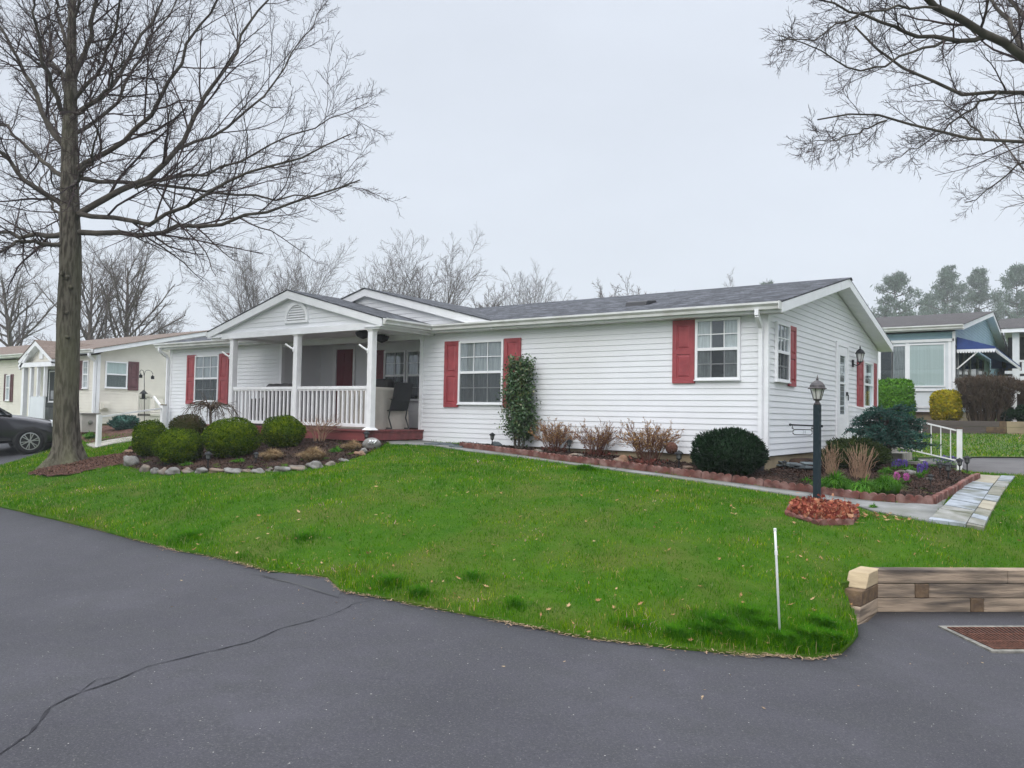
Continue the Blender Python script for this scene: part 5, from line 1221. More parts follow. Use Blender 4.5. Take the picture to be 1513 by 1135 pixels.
# pines
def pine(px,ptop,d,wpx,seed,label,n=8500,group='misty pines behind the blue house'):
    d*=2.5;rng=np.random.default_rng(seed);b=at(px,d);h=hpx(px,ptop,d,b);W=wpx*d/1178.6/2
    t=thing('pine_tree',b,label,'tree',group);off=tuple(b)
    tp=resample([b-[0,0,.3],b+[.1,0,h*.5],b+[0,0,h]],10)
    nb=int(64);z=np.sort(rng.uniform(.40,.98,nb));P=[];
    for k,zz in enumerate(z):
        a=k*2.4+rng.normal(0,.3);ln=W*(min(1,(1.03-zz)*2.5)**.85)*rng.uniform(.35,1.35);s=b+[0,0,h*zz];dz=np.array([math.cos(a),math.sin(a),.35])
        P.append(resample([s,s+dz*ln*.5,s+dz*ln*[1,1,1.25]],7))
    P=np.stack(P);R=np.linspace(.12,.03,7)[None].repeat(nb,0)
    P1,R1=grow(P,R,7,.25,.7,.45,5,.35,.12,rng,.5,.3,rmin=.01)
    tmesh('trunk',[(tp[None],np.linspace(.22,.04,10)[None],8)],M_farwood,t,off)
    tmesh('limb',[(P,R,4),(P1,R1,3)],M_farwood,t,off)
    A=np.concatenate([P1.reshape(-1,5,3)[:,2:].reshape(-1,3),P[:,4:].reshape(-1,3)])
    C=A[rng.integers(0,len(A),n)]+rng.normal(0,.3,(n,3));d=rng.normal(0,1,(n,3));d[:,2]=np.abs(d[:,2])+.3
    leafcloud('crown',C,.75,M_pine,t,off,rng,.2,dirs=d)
for i,a in enumerate([(1322,402,56,82,'leftmost misty pine behind the blue house roof'),(1400,392,60,80,'tall misty pine left of the blue house roof peak'),(1447,396,62,78,'misty pine straight behind the blue house roof peak'),(1503,385,58,84,'tall misty pine at the right edge behind the third house'),(1372,432,66,70,'short misty pine in the gap behind the blue house roof'),(1132,410,70,50,'pine tip just showing above the white house ridge'),(1172,418,72,36,'small pine tip beside it, right above the white house ridge')]):
    pine(a[0],a[1],a[2],a[3],300+i,a[4])
# ------------------------------------------------------------------ shrubs
def gpos(px,py): return gp(px,py)
def pxm(px,p): return px*float((np.array(p)-CAMP)@CF)/F_PX
def globe(px,pb,wpx,hpx_,m,seed,label,name='boxwood_globe',cat='shrub',group=None,n=7500,leaf=.033,elong=.6,boxy=2.0,lump=.05,core=True,sprays=False,base=None,rim=.11,flat=0):
    rng=np.random.default_rng(seed);p=gp(px,pb) if base is None else np.array(base);rx=pxm(wpx,p)/2;rz=pxm(hpx_,p)/2
    t=thing(name,p,label,cat,group);off=tuple(p);c=p+np.array([0,0,rz*.98])
    d=rng.normal(0,1,(n,3));d/=np.linalg.norm(d,axis=1,keepdims=True)
    k=(np.abs(d)**boxy).sum(1)**(-1/boxy) if boxy!=2 else np.ones(n)
    ph=rng.uniform(0,6,9)
    def lum(d): return 1+lump*(np.sin(d[:,0]*5+ph[0])*np.sin(d[:,1]*5+ph[1])+np.sin(d[:,2]*6+ph[2]+d[:,0]*3)*.7+.5*np.sin(d[:,0]*11+ph[3])*np.sin(d[:,2]*12+ph[4]))
    r=k*lum(d)*(1-np.abs(rng.normal(0,rim,n)).clip(0,.6));r=np.where(rng.random(n)<.03,r*1.06,r)
    C=c+d*r[:,None]*[rx,rx,rz];C[:,2]=np.maximum(C[:,2],p[2]+.02)
    leafcloud('foliage',C,leaf,m,t,off,rng,elong,norm=d if not sprays else None,dirs=(d+[0,0,.35]) if sprays else (rng.normal(0,1,(n,3))+d*.5))
    if core:
        mb=MB(off);bm=bmesh.new();bmesh.ops.create_icosphere(bm,subdivisions=3,radius=1);V=np.array([v.co[:] for v in bm.verts]);kk=(np.abs(V)**boxy).sum(1)**(-1/boxy) if boxy!=2 else 1
        V=c+V*(kk*lum(V)*.80)[:,None]*[rx,rx,rz] if boxy!=2 else c+V*(lum(V)*.80)[:,None]*[rx,rx,rz];V[:,2]=np.maximum(V[:,2],p[2]-.02)
        mb.add(V,[tuple(v.index for v in f.verts) for f in bm.faces]);bm.free();mb.build('inner_growth',m,t,smooth=True)
    return t
GB='clipped boxwood globes in the stone edged bed'
globe(222,677,54,58,M_box,1,'leftmost boxwood globe, half behind its neighbour, near the left corner of the white house',group=GB)
globe(263,687,74,55,M_box,2,'rounded boxwood globe in front of the leftmost one',group=GB)
globe(342,678,86,62,M_box,3,'largest boxwood globe, in the middle of the bed under the red-shuttered window',group=GB,n=9500)
globe(418,664,66,52,M_box,4,'boxwood globe nearest the porch railing, beside the pale bare canes',group=GB)
globe(277,657,56,46,M_boxd,5,'dull olive shrub behind the two left boxwood globes',name='olive_shrub')
globe(1077,704,110,72,M_yew,6,'dark green rounded yew at the right end of the long wall, near the house corner',name='yew_shrub',n=9000,leaf=.075,elong=.22,sprays=True,rim=.1,lump=.04)
# stems of canes / twiggy shrubs
def canes(name,px,pb,wpx,hp,m,seed,label,n0=26,leafm=None,leafn=0,leafs=.03,lean=.5,r=.006,cat='shrub',subs=6,group=None,up=.3,wand=.08,base=None,lvl=2,rmin=.0025,spread0=.06,leaf_t=0,sub_l=.4):
    rng=np.random.default_rng(seed);p=gp(px,pb) if base is None else np.array(base);rx=pxm(wpx,p)/2;h=pxm(hp,p);t=thing(name,p,label,cat,group);off=tuple(p)
    a=rng.uniform(0,6.28,n0);rr=np.sqrt(rng.random(n0));K=7;P=[]
    for i in range(n0):
        s=p+[math.cos(a[i])*rx*spread0*3*rr[i],math.sin(a[i])*rx*spread0*3*rr[i],0];e=p+[math.cos(a[i])*rx*rr[i]*.9,math.sin(a[i])*rx*rr[i]*.9,h*rng.uniform(.62,1)*(1-.25*rr[i]**2)]
        m_=(s+e)/2+[-(e-s)[0]*lean*.25,-(e-s)[1]*lean*.25,h*.06]
        P.append(resample([s,m_,e],K))
    P=np.stack(P);P[:,1:]+=rng.normal(0,.012,P[:,1:].shape);R=np.linspace(r,r*.5,K)[None].repeat(n0,0)
    sets=[(P,R,4)];last=P
    if lvl>1: P1,R1=grow(P,R,subs,.3,.6,sub_l,5,up,wand,rng,.7,.05,rmin=rmin);sets.append((P1,R1,3));last=P1
    if lvl>2: P2,R2=grow(P1,R1,4,.2,.6,.5,4,up,wand,rng,.7,.03,rmin=rmin);sets.append((P2,R2,3));last=P2
    tmesh('twigs',sets,m,t,off)
    if leafm is not None:
        A=last[:,1:].reshape(-1,3);C=A[rng.integers(0,len(A),leafn)]+rng.normal(0,.008,(leafn,3));leafcloud('foliage',C,leafs,leafm,t,off,rng,.5)
    return t
GT='brown twiggy shrubs along the white wall'
canes('twiggy_shrub',819,668,88,52,M_redtwig,11,'brown twiggy shrub next to the holly against the white wall',n0=46,leafm=M_tanleaf,leafn=2600,group=GT,lvl=3,leafs=.024)
canes('twiggy_shrub',880,673,88,57,M_redtwig,12,'middle one of the three brown twiggy shrubs against the white wall',n0=46,leafm=M_tanleaf,leafn=1500,group=GT,lvl=3,leafs=.022)
canes('twiggy_shrub',958,687,112,68,M_redtwig,13,'widest twiggy shrub with yellowish leaf bits, next to the dark yew',n0=54,leafm=M_tanleaf,leafn=3400,group=GT,lvl=3,leafs=.024)
def clump(name,px,pb,wpx,hp,m,seed,label,n=400,cat='plant',w=.012,droop=.5,group=None,base=None,elong=None):
    """tuft of arching blades"""
    rng=np.random.default_rng(seed);p=gp(px,pb) if base is None else np.array(base);rx=pxm(wpx,p)/2;h=pxm(hp,p)
    a=rng.uniform(0,6.28,n);q=np.sqrt(rng.random(n));s=p+np.stack([np.cos(a)*rx*.45*q,np.sin(a)*rx*.45*q,0*a],1)
    a2=a+rng.normal(0,.5,n);out=np.stack([np.cos(a2),np.sin(a2),0*a],1)*(rx*(.25+.75*q)*rng.uniform(.5,1,n))[:,None];hh=h*rng.uniform(.6,1.05,n)*(1-.35*q)
    m1=s+out*.35+np.array([0,0,1])*(hh*.75)[:,None];e=s+out+np.array([0,0,1])*(hh*(1-droop*q))[:,None]
    side=np.stack([-np.sin(a2+.6),np.cos(a2+.6),0*a],1)*(w*.5)
    V=np.stack([s-side,s+side,m1+side,m1-side,e],1).reshape(-1,3)-p;i=np.arange(n)*5
    t=thing(name,p,label,cat,group)
    me=fastmesh('foliage',V,[np.stack([i,i+1,i+2,i+3],1),np.stack([i+3,i+2,i+4],1)],m,t);return t
for (px,pb) ,sd in zip(((819,672),(882,677),(952,692)),(14,15,16)):
    p=gp(px,pb);rng=np.random.default_rng(sd);n=130;C=p+np.column_stack([rng.normal(0,.16,n),rng.normal(0,.07,n),np.abs(rng.normal(0,.05,n))+.06])
    t=thing('dead_leaves',p,'small heap of dark red dead leaves under %s'%{819:'the twiggy shrub next to the holly',882:'the middle twiggy shrub',952:'the widest twiggy shrub'}[px],'leaf heap');leafcloud('leaves',C,.05,mat('dead_red_leaf%d'%sd,(.13,.04,.03),.9,(.08,.03,.025),9,2,island=2),t,tuple(p),rng,.7)
# holly
def holly():
    rng=np.random.default_rng(17);p=gp(766,661);t=thing('holly_shrub',p,'tall narrow dark green holly in front of the right red shutter','shrub');off=tuple(p);H_=pxm(134,p);W_=pxm(100,p)/2
    tp=resample([p-[0,0,.05],p+[.03,0,H_*.3],p+[-.04,0,H_*.6],p+[.02,0,H_*.95]],10)[None].repeat(3,0);tp[1,1:]+=[.10,.02,0];tp[2,1:]+=[-.10,0,0];tr=np.linspace(.028,.008,10)[None].repeat(3,0)
    P1,R1=grow(tp,tr,26,.12,.9,.23,6,.35,.1,rng,.5,.18);P2,R2=grow(P1,R1,5,.2,.7,.5,4,.3,.1,rng,.6,.08)
    tmesh('stem',[(tp,tr,6),(P1,R1,4),(P2,R2,3)],M_branch,t,off)
    A=np.concatenate([P2.reshape(-1,3),P1[:,3:].reshape(-1,3)]);x=(A[:,0]-p[0])/W_;y=(A[:,1]-p[1])/W_;zz=(A[:,2]-p[2])/H_
    lim=np.interp(zz,[0,.08,.2,.35,.48,.7,.9,1.0],[.3,.75,1.0,.9,.75,1.0,.85,.4]);k=(np.hypot(x,y)<lim)&(zz>.07);A=A[k]
    C=A[rng.integers(0,len(A),7600)]+rng.normal(0,.065,(7600,3));leafcloud('foliage',C,.062,M_holly,t,off,rng,.55)
holly()
# pale canes by the porch, weeping tree
canes('bare_canes',472,656,78,46,M_paletwig,31,'pale bare arching canes in front of the porch deck',n0=24,r=.008,lvl=2,subs=5,up=.5,wand=.22,lean=1.3,sub_l=.6)
def weeping():
    rng=np.random.default_rng(33);p=gp(310,660);p=np.array(p);t=thing('weeping_tree',p,'small bare weeping tree arching between the boxwoods and the left window','tree');off=tuple(p)
    h=pxm(60,p);tp=resample([p-[0,0,.1],p+[.02,0,h*.5],p+[-.03,0,h*.85],p+[.0,0,h*.98]],8)[None];tr=np.linspace(.04,.022,8)[None]
    L=[]
    for k in range(16):
        a=k*2.4;ln=pxm(46,p)*rng.uniform(.55,1.05);d=np.array([math.cos(a),math.sin(a),0]);s=p+[0,0,h*rng.uniform(.82,.98)]
        L.append(resample([s,s+d*ln*.3+[0,0,.16],s+d*ln*.7+[0,0,.08],s+d*ln+[0,0,-.22]],8))
    P=np.stack(L);P+=rng.normal(0,.012,P.shape);R=np.linspace(.014,.004,8)[None].repeat(len(L),0)
    P1,R1=grow(P,R,9,.15,.7,.4,5,-.6,.14,rng,.6,.1);P2,R2=grow(P1,R1,4,.2,.7,.4,4,-.4,.15,rng,.6,.05)
    tmesh('trunk',[(tp,tr,8)],M_branch,t,off);tmesh('crown',[(P,R,5),(P1,R1,3),(P2,R2,3)],M_brtwig,t,off)
weeping()
GM='tan dormant grass mounds in the stone edged bed'
clump('dormant_mound',402,682,42,25,M_tan,41,'tan dormant mound between the two right boxwoods and the stones',1400,w=.006,droop=.4,group=GM)
clump('dormant_mound',462,683,48,28,M_tan,42,'widest tan dormant mound, below the pale bare canes',1700,w=.006,droop=.4,group=GM)
clump('dormant_mound',521,668,36,22,M_tan,43,'tan dormant mound next to the numbered stone',1200,w=.006,droop=.4,group=GM)
GP_='low green perennials'
clump('perennial',353,686,26,12,M_greenl,44,'low fresh green plant in front of the largest boxwood',160,w=.02,group=GP_)
clump('perennial',497,672,24,16,M_greenl,45,'green leafy tuft between the two right tan mounds',200,w=.015,group=GP_)
clump('perennial',277,691,24,12,M_greenl,46,'low green plant in front of the second boxwood',140,w=.018,group=GP_)
clump('perennial',240,668,14,10,M_spruce,47,'bluish green tuft at the foot of the leftmost boxwoods',90,w=.02,group=GP_,base=gp(246,690))
clump('perennial',879,684,26,8,M_greenl,48,'low green weeds below the middle twiggy shrub',110,w=.012,group=GP_)
# right hand bed
def spruce():
    rng=np.random.default_rng(51);p=gp(1312,690);t=thing('blue_spruce',p,'low spreading blue-green spruce with flat layered branches in the corner bed','shrub');off=tuple(p)
    h=pxm(88,p);W=pxm(72,p);tp=resample([p-[0,0,.1],p+[.03,0,h*.4],p+[-.02,0,h*.8]],8)[None];tr=np.linspace(.055,.03,8)[None]
    L=[]
    for k in range(92):
        a=k*2.4+rng.normal(0,.2);lay=rng.random();ln=W*(1.03-lay*.55)*rng.uniform(.6,1.05);d=np.array([math.cos(a),math.sin(a),0]);s=p+[0,0,h*(.30+.66*lay)]
        L.append(resample([s,s+d*ln*.5+[0,0,.05],s+d*ln+[0,0,.03-.05*rng.random()]],8))
    P=np.stack(L);R=np.linspace(.015,.005,8)[None].repeat(len(L),0);P1,R1=grow(P,R,14,.15,.75,.33,5,.15,.06,rng,.6,.1,flat=.75)
    tmesh('trunk',[(tp,tr,8),(P,R,4),(P1,R1,3)],M_branch,t,off)
    q=P1.reshape(-1,5,3);A=q.reshape(-1,3);Dd=np.repeat(q[:,-1]-q[:,0],5,0);n=24000;i=rng.integers(0,len(A),n);dd=Dd[i]/(np.linalg.norm(Dd[i],axis=1,keepdims=True)+1e-6)
    leafcloud('foliage',A[i]+rng.normal(0,.017,(n,3)),.055,M_spruce,t,off,rng,.3,dirs=dd+[0,0,.35])
spruce()
globe(1262,697,92,52,M_juniper,52,'dark olive juniper between the lamp post and the blue spruce',name='juniper_shrub',n=5200,leaf=.08,elong=.25,sprays=True,rim=.22,lump=.16)
GD='clumps of dry pale stalks in the corner bed'
canes('dry_stalks',1228,706,40,58,M_paletwig,53,'dry pale stalks just right of the lamp post',n0=52,r=.0042,lvl=1,lean=.8,group=GD,spread0=.12)
canes('dry_stalks',1270,712,62,62,M_paletwig,54,'taller clump of dry pale stalks in front of the juniper',n0=80,r=.0042,lvl=1,lean=.8,group=GD,spread0=.12)
GS='bright green spring clumps behind the scalloped edging'
clump('spring_clump',1235,731,66,42,M_greenl,55,'bright green clump just right of the lamp post',1000,w=.010,group=GS)
clump('spring_clump',1276,735,60,36,M_greenl,56,'strappy green clump below the tallest dry stalks',620,w=.015,droop=.7,group=GS)
clump('spring_clump',1308,735,62,44,M_greenl,57,'fine mossy green clump at the right end, beside the pink hyacinths',1300,w=.006,group=GS)
clump('spring_clump',1186,722,20,14,M_greenl,58,'small green tuft left of the lamp post at the bed edge',200,w=.01,group=GS,base=gp(1192,716))
# small plants on the path edge
for i,(a,b,lab) in enumerate([(1290,755,'pale weed growing at the foot of the edging, left of the bed corner'),(1300,762,'little weed in the walk below the pale edging weed'),(1345,761,'small weed near the corner of the scalloped edging'),(899,697,'small weed on the walk edge below the middle twiggy shrub'),(1008,713,'small weed on the walk edge left of the dark yew')]):
    clump('path_weed',a,b,12 if i else 14,7 if i else 16,M_greenl,60+i,lab,70,w=.012,group='weeds along the walk')
def tuftgrass(px,py,seed,lab,w=24,h=12): clump('grass_tuft',px,py,w,h,M_grass,seed,lab,420,w=.006,group='taller grass tufts')
tuftgrass(865,697,70,'darker grass tuft at the lawn edge by the walk',30,10)
# hyacinths
def hyacinth(px,py,m,seed,lab,hp=24,base=None,n=1):
    rng=np.random.default_rng(seed);p=gp(px,py);t=thing('hyacinth',p,lab,'flower','hyacinths in the corner bed');off=tuple(p);h=pxm(hp,p)
    k=26;a=rng.uniform(0,6.28,k);s=p+np.column_stack([np.cos(a)*.02,np.sin(a)*.02,0*a]);out=np.column_stack([np.cos(a),np.sin(a),0*a])*rng.uniform(.04,.12,k)[:,None];e=s+out+np.column_stack([0*a,0*a,h*rng.uniform(.3,.75,k)]);sd=np.column_stack([-np.sin(a),np.cos(a),0*a])*.009;mm=(s+e)/2+[0,0,.03]
    V=np.stack([s-sd,s+sd,mm+sd,mm-sd,e],1).reshape(-1,3);i=np.arange(k)*5;fastmesh('leaves',V,[np.stack([i,i+1,i+2,i+3],1),np.stack([i+3,i+2,i+4],1)],M_greenl,t,False,off)
    mb=MB(off);mb.tube([p,p+[0,0,h*.95]],.006,5);st=mb.build('stem',M_greenl,t)
    q=150;zz=rng.uniform(.5,1.02,q);aa=rng.uniform(0,6.28,q);r=.036*np.sqrt(np.clip(1-((zz-.74)/.32)**2,.1,1));C=p+np.column_stack([np.cos(aa)*r,np.sin(aa)*r,zz*h]);dirs=np.column_stack([np.cos(aa),np.sin(aa),.2+0*aa])
    leafcloud('blossom',C,.03,m,t,off,rng,.6,dirs=dirs)
for i,a in enumerate([(1325,719,M_pink,'pink hyacinth on the left of the pair','x',20),(1339,719,M_pink,'pink hyacinth on the right of the pair','x',19),(1359,711,M_purple,'violet hyacinth by the pale stones',0,25),(1367,706,M_purple,'violet hyacinth just right of the one by the pale stones',0,24),(1321,699,M_purple,'violet hyacinth left in the group behind the pink ones',0,19),(1329,698,M_purple,'violet hyacinth in the middle behind the pink ones',0,19),(1337,699,M_purple,'violet hyacinth right in the group behind the pink ones',0,19),(1300,690,M_purple,'single violet hyacinth left of the spruce trunk',0,16),(1305,689,M_purple,'violet hyacinth touching the left side of the spruce trunk',0,15)]):
    hyacinth(a[0],a[1],a[2],80+i,a[3],a[5])
def flowerpatch(px,py,wpx,seed,lab):
    rng=np.random.default_rng(seed);p=gp(px,py);t=thing('violet_flowers',p,lab,'flowers','violet flower patches by the handrail');off=tuple(p);w=pxm(wpx,p)/2;n=170;C=p+np.column_stack([rng.normal(0,w*.5,n),rng.normal(0,w*.3,n),rng.uniform(.08,.2,n)])
    leafcloud('blossom',C,.035,M_purple,t,off,rng,.6);C=p+np.column_stack([rng.normal(0,w*.5,260),rng.normal(0,w*.3,260),rng.uniform(.0,.14,260)]);leafcloud('leaves',C,.07,M_greenl,t,off,rng,.2)
flowerpatch(1326,679,26,90,'small violet flowers under the right side of the spruce');flowerpatch(1398,687,34,91,'violet flowers in the bed next to the white handrail post')
for i,(a,b,w_,h_,lab) in enumerate([(1345,700,24,16,'green leafy plant behind the pale stones'),(1352,690,26,18,'taller green plant by the lower rail'),(1377,693,30,9,'low silvery green plant among the stones'),(1309,705,24,20,'strappy green plant at the foot of the spruce trunk'),(1390,717,12,6,'tiny green tuft near the brick coloured edging')]):
    clump('perennial',a,b,w_,h_,M_greenl,95+i,lab,260,w=.013,group=GP_)
# ------------------------------------------------------------------ rocks, lamp post, small objects
def rock(px,py,w,h,seed,label,m=None,group=None,name='rock',d=None,dz=0,amp=.24):
    rng=np.random.default_rng(seed);p=gp(px,py);a=pxm(w,p)/2;b=pxm(h,p)/2;t=MB(tuple(p));t.blob(p+[0,0,b*.75+dz],(a,a*rng.uniform(.6,.9),b*1.05),rng,3,amp,.35)
    o=t.build(name,m or M_rock,smooth=True);o.location=p;return tag(o,label,'rock',group)
RK=[(197,687,22,17),(202,697,0,0),(214,699,17,12),(228,702,14,11),(241,703,15,11),(256,703,22,11),(277,701,18,9),(297,701,19,10),(319,700,20,8),(344,701,24,10),(365,700,15,7),(381,701,21,9),(399,699,13,7),(416,699,23,10),(440,697,25,10),(466,694,27,12),(489,690,16,8),(508,684,15,7),(531,675,18,9)]
RK=[r for r in RK if r[2]]
RK=[(191,672,14,8),(193,690,24,18)]+RK[1:]
for i,(x,y,w_,h_) in enumerate(RK):
    rock(x,y,w_*1.08,h_*1.15,i+1,['rounded tan fieldstone','pale grey fieldstone','brownish fieldstone','grey fieldstone'][(i*7)%4]+', %s from the left in the stone edging of the boxwood bed'%ORD(i+1),[M_rock,M_rockpale,M_rock,M_rockpale][(i*7)%4],'fieldstones edging the boxwood bed')
# numbered stone
p=gp(549,665);mb=MB(tuple(p));mb.blob(p+[0,0,.10],(.20,.16,.135),np.random.default_rng(2),3,.03,.3);r0=mb.build('numbered_stone',M_rockpale,smooth=True);r0.location=p;tag(r0,'grey stone painted with the number 337, beside the porch deck corner','rock')
p=gp(549,666)
def textmesh(s,size,m,parent,loc,rotm,name='lettering',ext=.003,shear=0,bold=0):
    cu=bpy.data.curves.new(name,'FONT');cu.body=s;cu.size=size;cu.align_x='CENTER';cu.align_y='CENTER';cu.extrude=ext;cu.shear=shear;cu.offset=bold;o=bpy.data.objects.new(name,cu);COL.objects.link(o)
    dg=bpy.context.evaluated_depsgraph_get();me=bpy.data.meshes.new_from_object(o.evaluated_get(dg));bpy.data.objects.remove(o);me.name=name
    me.transform(Matrix.Translation(Vector(loc))@rotm.to_4x4());me.materials.clear();me.materials.append(m);o=bpy.data.objects.new(name,me);COL.objects.link(o)
    if parent:o.parent=parent
    return o
def facing(d,tilt=0):
    """matrix whose Z looks along d (horizontal), Y up"""
    z=Vector((d[0],d[1],tilt)).normalized();x=Vector((0,0,1)).cross(z).normalized();y=z.cross(x);return Matrix((x,y,z)).transposed()
cd=-p[:2]/np.linalg.norm(p[:2])
textmesh('337',.095,M_post,r0,(cd[0]*.187,cd[1]*.187,.155),facing(cd,.55),ext=.02,shear=.3,bold=.003)
for i,(x,y,w_,h_,lab,m) in enumerate([(537,673,16,11,'pale rounded stone at the corner of the bed in front of the numbered stone',M_rockpale),(795,672,20,9,'flat tan stone right of the holly',M_rock),(853,678,24,9,'tan stone between the holly and the middle twiggy shrub',M_rock),(918,687,26,15,'big brown boulder against the wall base between the twiggy shrubs',M_rock),(1014,697,18,10,'tan stone left of the dark yew',M_rock),(733,662,18,13,'dark blue-grey stone against the wall left of the holly',M_slate),
   (1197,726,12,8,'tan stone beside the lamp post in the bed',M_rock),(1347,705,22,11,'pale grey stone behind the pink hyacinths',M_rockpale),(1371,713,14,8,'grey stone right of the violet hyacinths',M_rockpale),(1333,703,18,9,'mossy brown stone behind the pink hyacinths',M_rock),(1357,702,14,7,'small pale stone next to the pale grey stone',M_rockpale)]):
    rock(x,y,w_,h_,30+i,lab,m)
# slate pile and mulch hump by the corner
t=thing('slate_pile',gp(1170,697),'low pile of dark bluish slates beside the black drain pipe','stone pile');mb=MB(tuple(t.location));rng=np.random.default_rng(4);p=np.array(t.location)
for k in range(13):
    a=rng.uniform(0,3);c=p+[rng.uniform(-.3,.3),rng.uniform(-.12,.15),.03+k*.011];mb.obox(c,(math.cos(a)*.15,math.sin(a)*.15,rng.normal(0,.012)),(-math.sin(a)*.09,math.cos(a)*.09,.01),(0,0,.009))
mb.build('slate',M_slate,t,bevel=.003)
p=gp(1186,692);mb=MB(tuple(p));mb.blob(p+[0,0,.02],(.42,.3,.17),np.random.default_rng(9),3,.10,.5);o=mb.build('mulch_mound',M_mulch,smooth=True);o.location=p;tag(o,'dark mulch heap against the gable foundation','mulch heap')
# lamp post -------------------------------------------------------------
LB=gp(1207,749);lp=thing('lamp_post',LB,'dark square lamp post with a dome-topped lantern rising from the orange leaf bed','lamp post');off=tuple(LB);D=float((LB-CAMP)@CF)
topz=float(Dp(1207,598,D)[2]);x,y=LB[:2];s_=.039
yaw=math.radians(-12);ca,sa=math.cos(yaw),math.sin(yaw)
mb=MB(off);mb.obox((x,y,(LB[2]-.1+topz)/2),(s_*ca,s_*sa,0),(-s_*sa,s_*ca,0),(0,0,(topz-LB[2]+.1)/2));mb.build('post',M_post_dk,lp,bevel=.006)
mb=MB(off)
mb.lathe([(.042,topz-.004),(.046,topz+.012),(.03,topz+.03),(.026,topz+.05),(.05,topz+.06),(.055,topz+.07),(.05,topz+.075)],(x,y,0),8)
gz=topz+.075;gh=.135
for k in range(6):
    a=PI/6+2*PI*k/6;mb.tube([(x+.05*math.cos(a),y+.05*math.sin(a),gz),(x+.088*math.cos(a),y+.088*math.sin(a),gz+gh)],.006,5)
mb.lathe([(.118,gz+gh-.002),(.118,gz+gh+.008),(.098,gz+gh+.018),(.092,gz+gh+.045),(.072,gz+gh+.075),(.045,gz+gh+.098),(.018,gz+gh+.112),(.012,gz+gh+.12),(.018,gz+gh+.128),(.012,gz+gh+.138),(.005,gz+gh+.165),(.002,gz+gh+.185)],(x,y,0),18)
ln=mb.build('lantern',mat('lantern_bronze',(.035,.03,.035),.45,(.06,.05,.05),20,3),lp,smooth=False)
mb=MB(off);mb.lathe([(.048,gz+.002),(.083,gz+gh-.003)],(x,y,0),6);mb.build('lamp_glass',M_glasswhite,ln)
# sign bracket and name plate
bz=float(Dp(1190,628,D)[2]);dr=np.array([CR[0],CR[1]]);dr/=np.linalg.norm(dr);k=D/F_PX;f2=-LB[:2]/np.linalg.norm(LB[:2])
P_=lambda px,dz,fr=.0:(x+dr[0]*(px-1207)*k+f2[0]*fr,y+dr[1]*(px-1207)*k+f2[1]*fr,bz+dz)
mb=MB(off);mb.tube([P_(1168,.0),P_(1213,-.012)],.010,8);mb.lathe([(.004,-.018),(.016,-.01),(.016,.01),(.004,.018)],P_(1167,.0),8);mb.lathe([(.004,-.018),(.014,-.01),(.014,.01),(.004,.018)],P_(1214,-.012),8);br=mb.build('sign_bracket',M_metal,lp,smooth=True)
mb=MB(off)
fr=[P_(1170,-.045),P_(1171,-.052),P_(1172,-.06)]
zT,zB=-.062,-.130;rr=2.2
loop=[P_(1171.0+rr,zT),P_(1199.5-rr,zT),P_(1199.5,zT-.02),P_(1199.5,zB+.02),P_(1199.5-rr,zB),P_(1171+rr,zB),P_(1171,zB+.02),P_(1171,zT-.02),P_(1171+rr,zT)]
mb.tube(loop,.0065,6);
for a in(1170.5,1199.5): mb.tube([P_(a,-.008),P_(a,-.035),P_(a+(1 if a<1180 else -1),zT)],.004,5);mb.tube([P_(a-1.2,-.04),P_(a+1.2,-.05)],.008,5)
sg=mb.build('sign_frame',M_metal,lp)
mb=MB(off);a0,a1=P_(1172,zT-.006),P_(1198.5,zB+.006);mb.add([P_(1172,zB+.005,-.002),P_(1198.5,zB+.005,-.002),P_(1198.5,zT-.005,-.002),P_(1172,zT-.005,-.002),P_(1172,zB+.005,.003),P_(1198.5,zB+.005,.003),P_(1198.5,zT-.005,.003),P_(1172,zT-.005,.003)],[(0,3,2,1),(4,5,6,7),(0,1,5,4),(1,2,6,5),(2,3,7,6),(3,0,4,7)]);mb.build('sign_plate',mat('frosted_plate',(.55,.58,.63),.5),sg)
c=np.array(P_(1186,(zT+zB)/2,.004))-LB;textmesh('101',.058,mat('sign_grey',(.24,.27,.32),.6),sg,tuple(c),facing(f2),ext=.001)
# orange leaves round the lamp post
rng=np.random.default_rng(61);n=1900;cx,cy=np.mean(LR,axis=0)[:2];a=rng.uniform(0,6.28,n);q=np.sqrt(rng.random(n));X_=cx+np.cos(a)*q*.62;Y_=cy+np.sin(a)*q*.5;kk=inpoly(X_,Y_,LRP);X_,Y_=X_[kk],Y_[kk]
C=np.column_stack([X_,Y_,T(X_,Y_)+.05+np.abs(rng.normal(0,.05,len(X_)))])
tag(leafcloud('fallen_leaves',C,.062,M_orange,None,(0,0,0),rng,.62),'pile of orange and red dry leaves round the lamp post','leaf litter',kind='stuff')
x_=cx+rng.normal(.45,.22,60);y_=cy+rng.normal(.1,.2,60);scatter('fallen_leaves',x_,y_,.05,M_oak,.05,.09,rng,'tan leaves spilled on the grass right of the lamp bed','leaf litter')
# marker stake
p=gp(1153,945);tp=Dp(1145,781,float((p-CAMP)@CF)+.02);mb=MB(tuple(p));mb.tube([p-[0,0,.05],p+(tp-p)*.8,tp],.0095,8);st=thing('marker_stake',p,'thin white marker stake leaning slightly in the tall grass near the road','stake')
mb.build('rod',M_post,st,smooth=True);mb=MB(tuple(p));mb.tube([p+(tp-p)*.76,p+(tp-p)*.80],.0125,8);mb.build('collar',M_alu,st);mb=MB(tuple(p));mb.tube([tp-(tp-p)*.02,tp+(tp-p)*.002],.0115,8);mb.build('end_cap',M_alu,st)
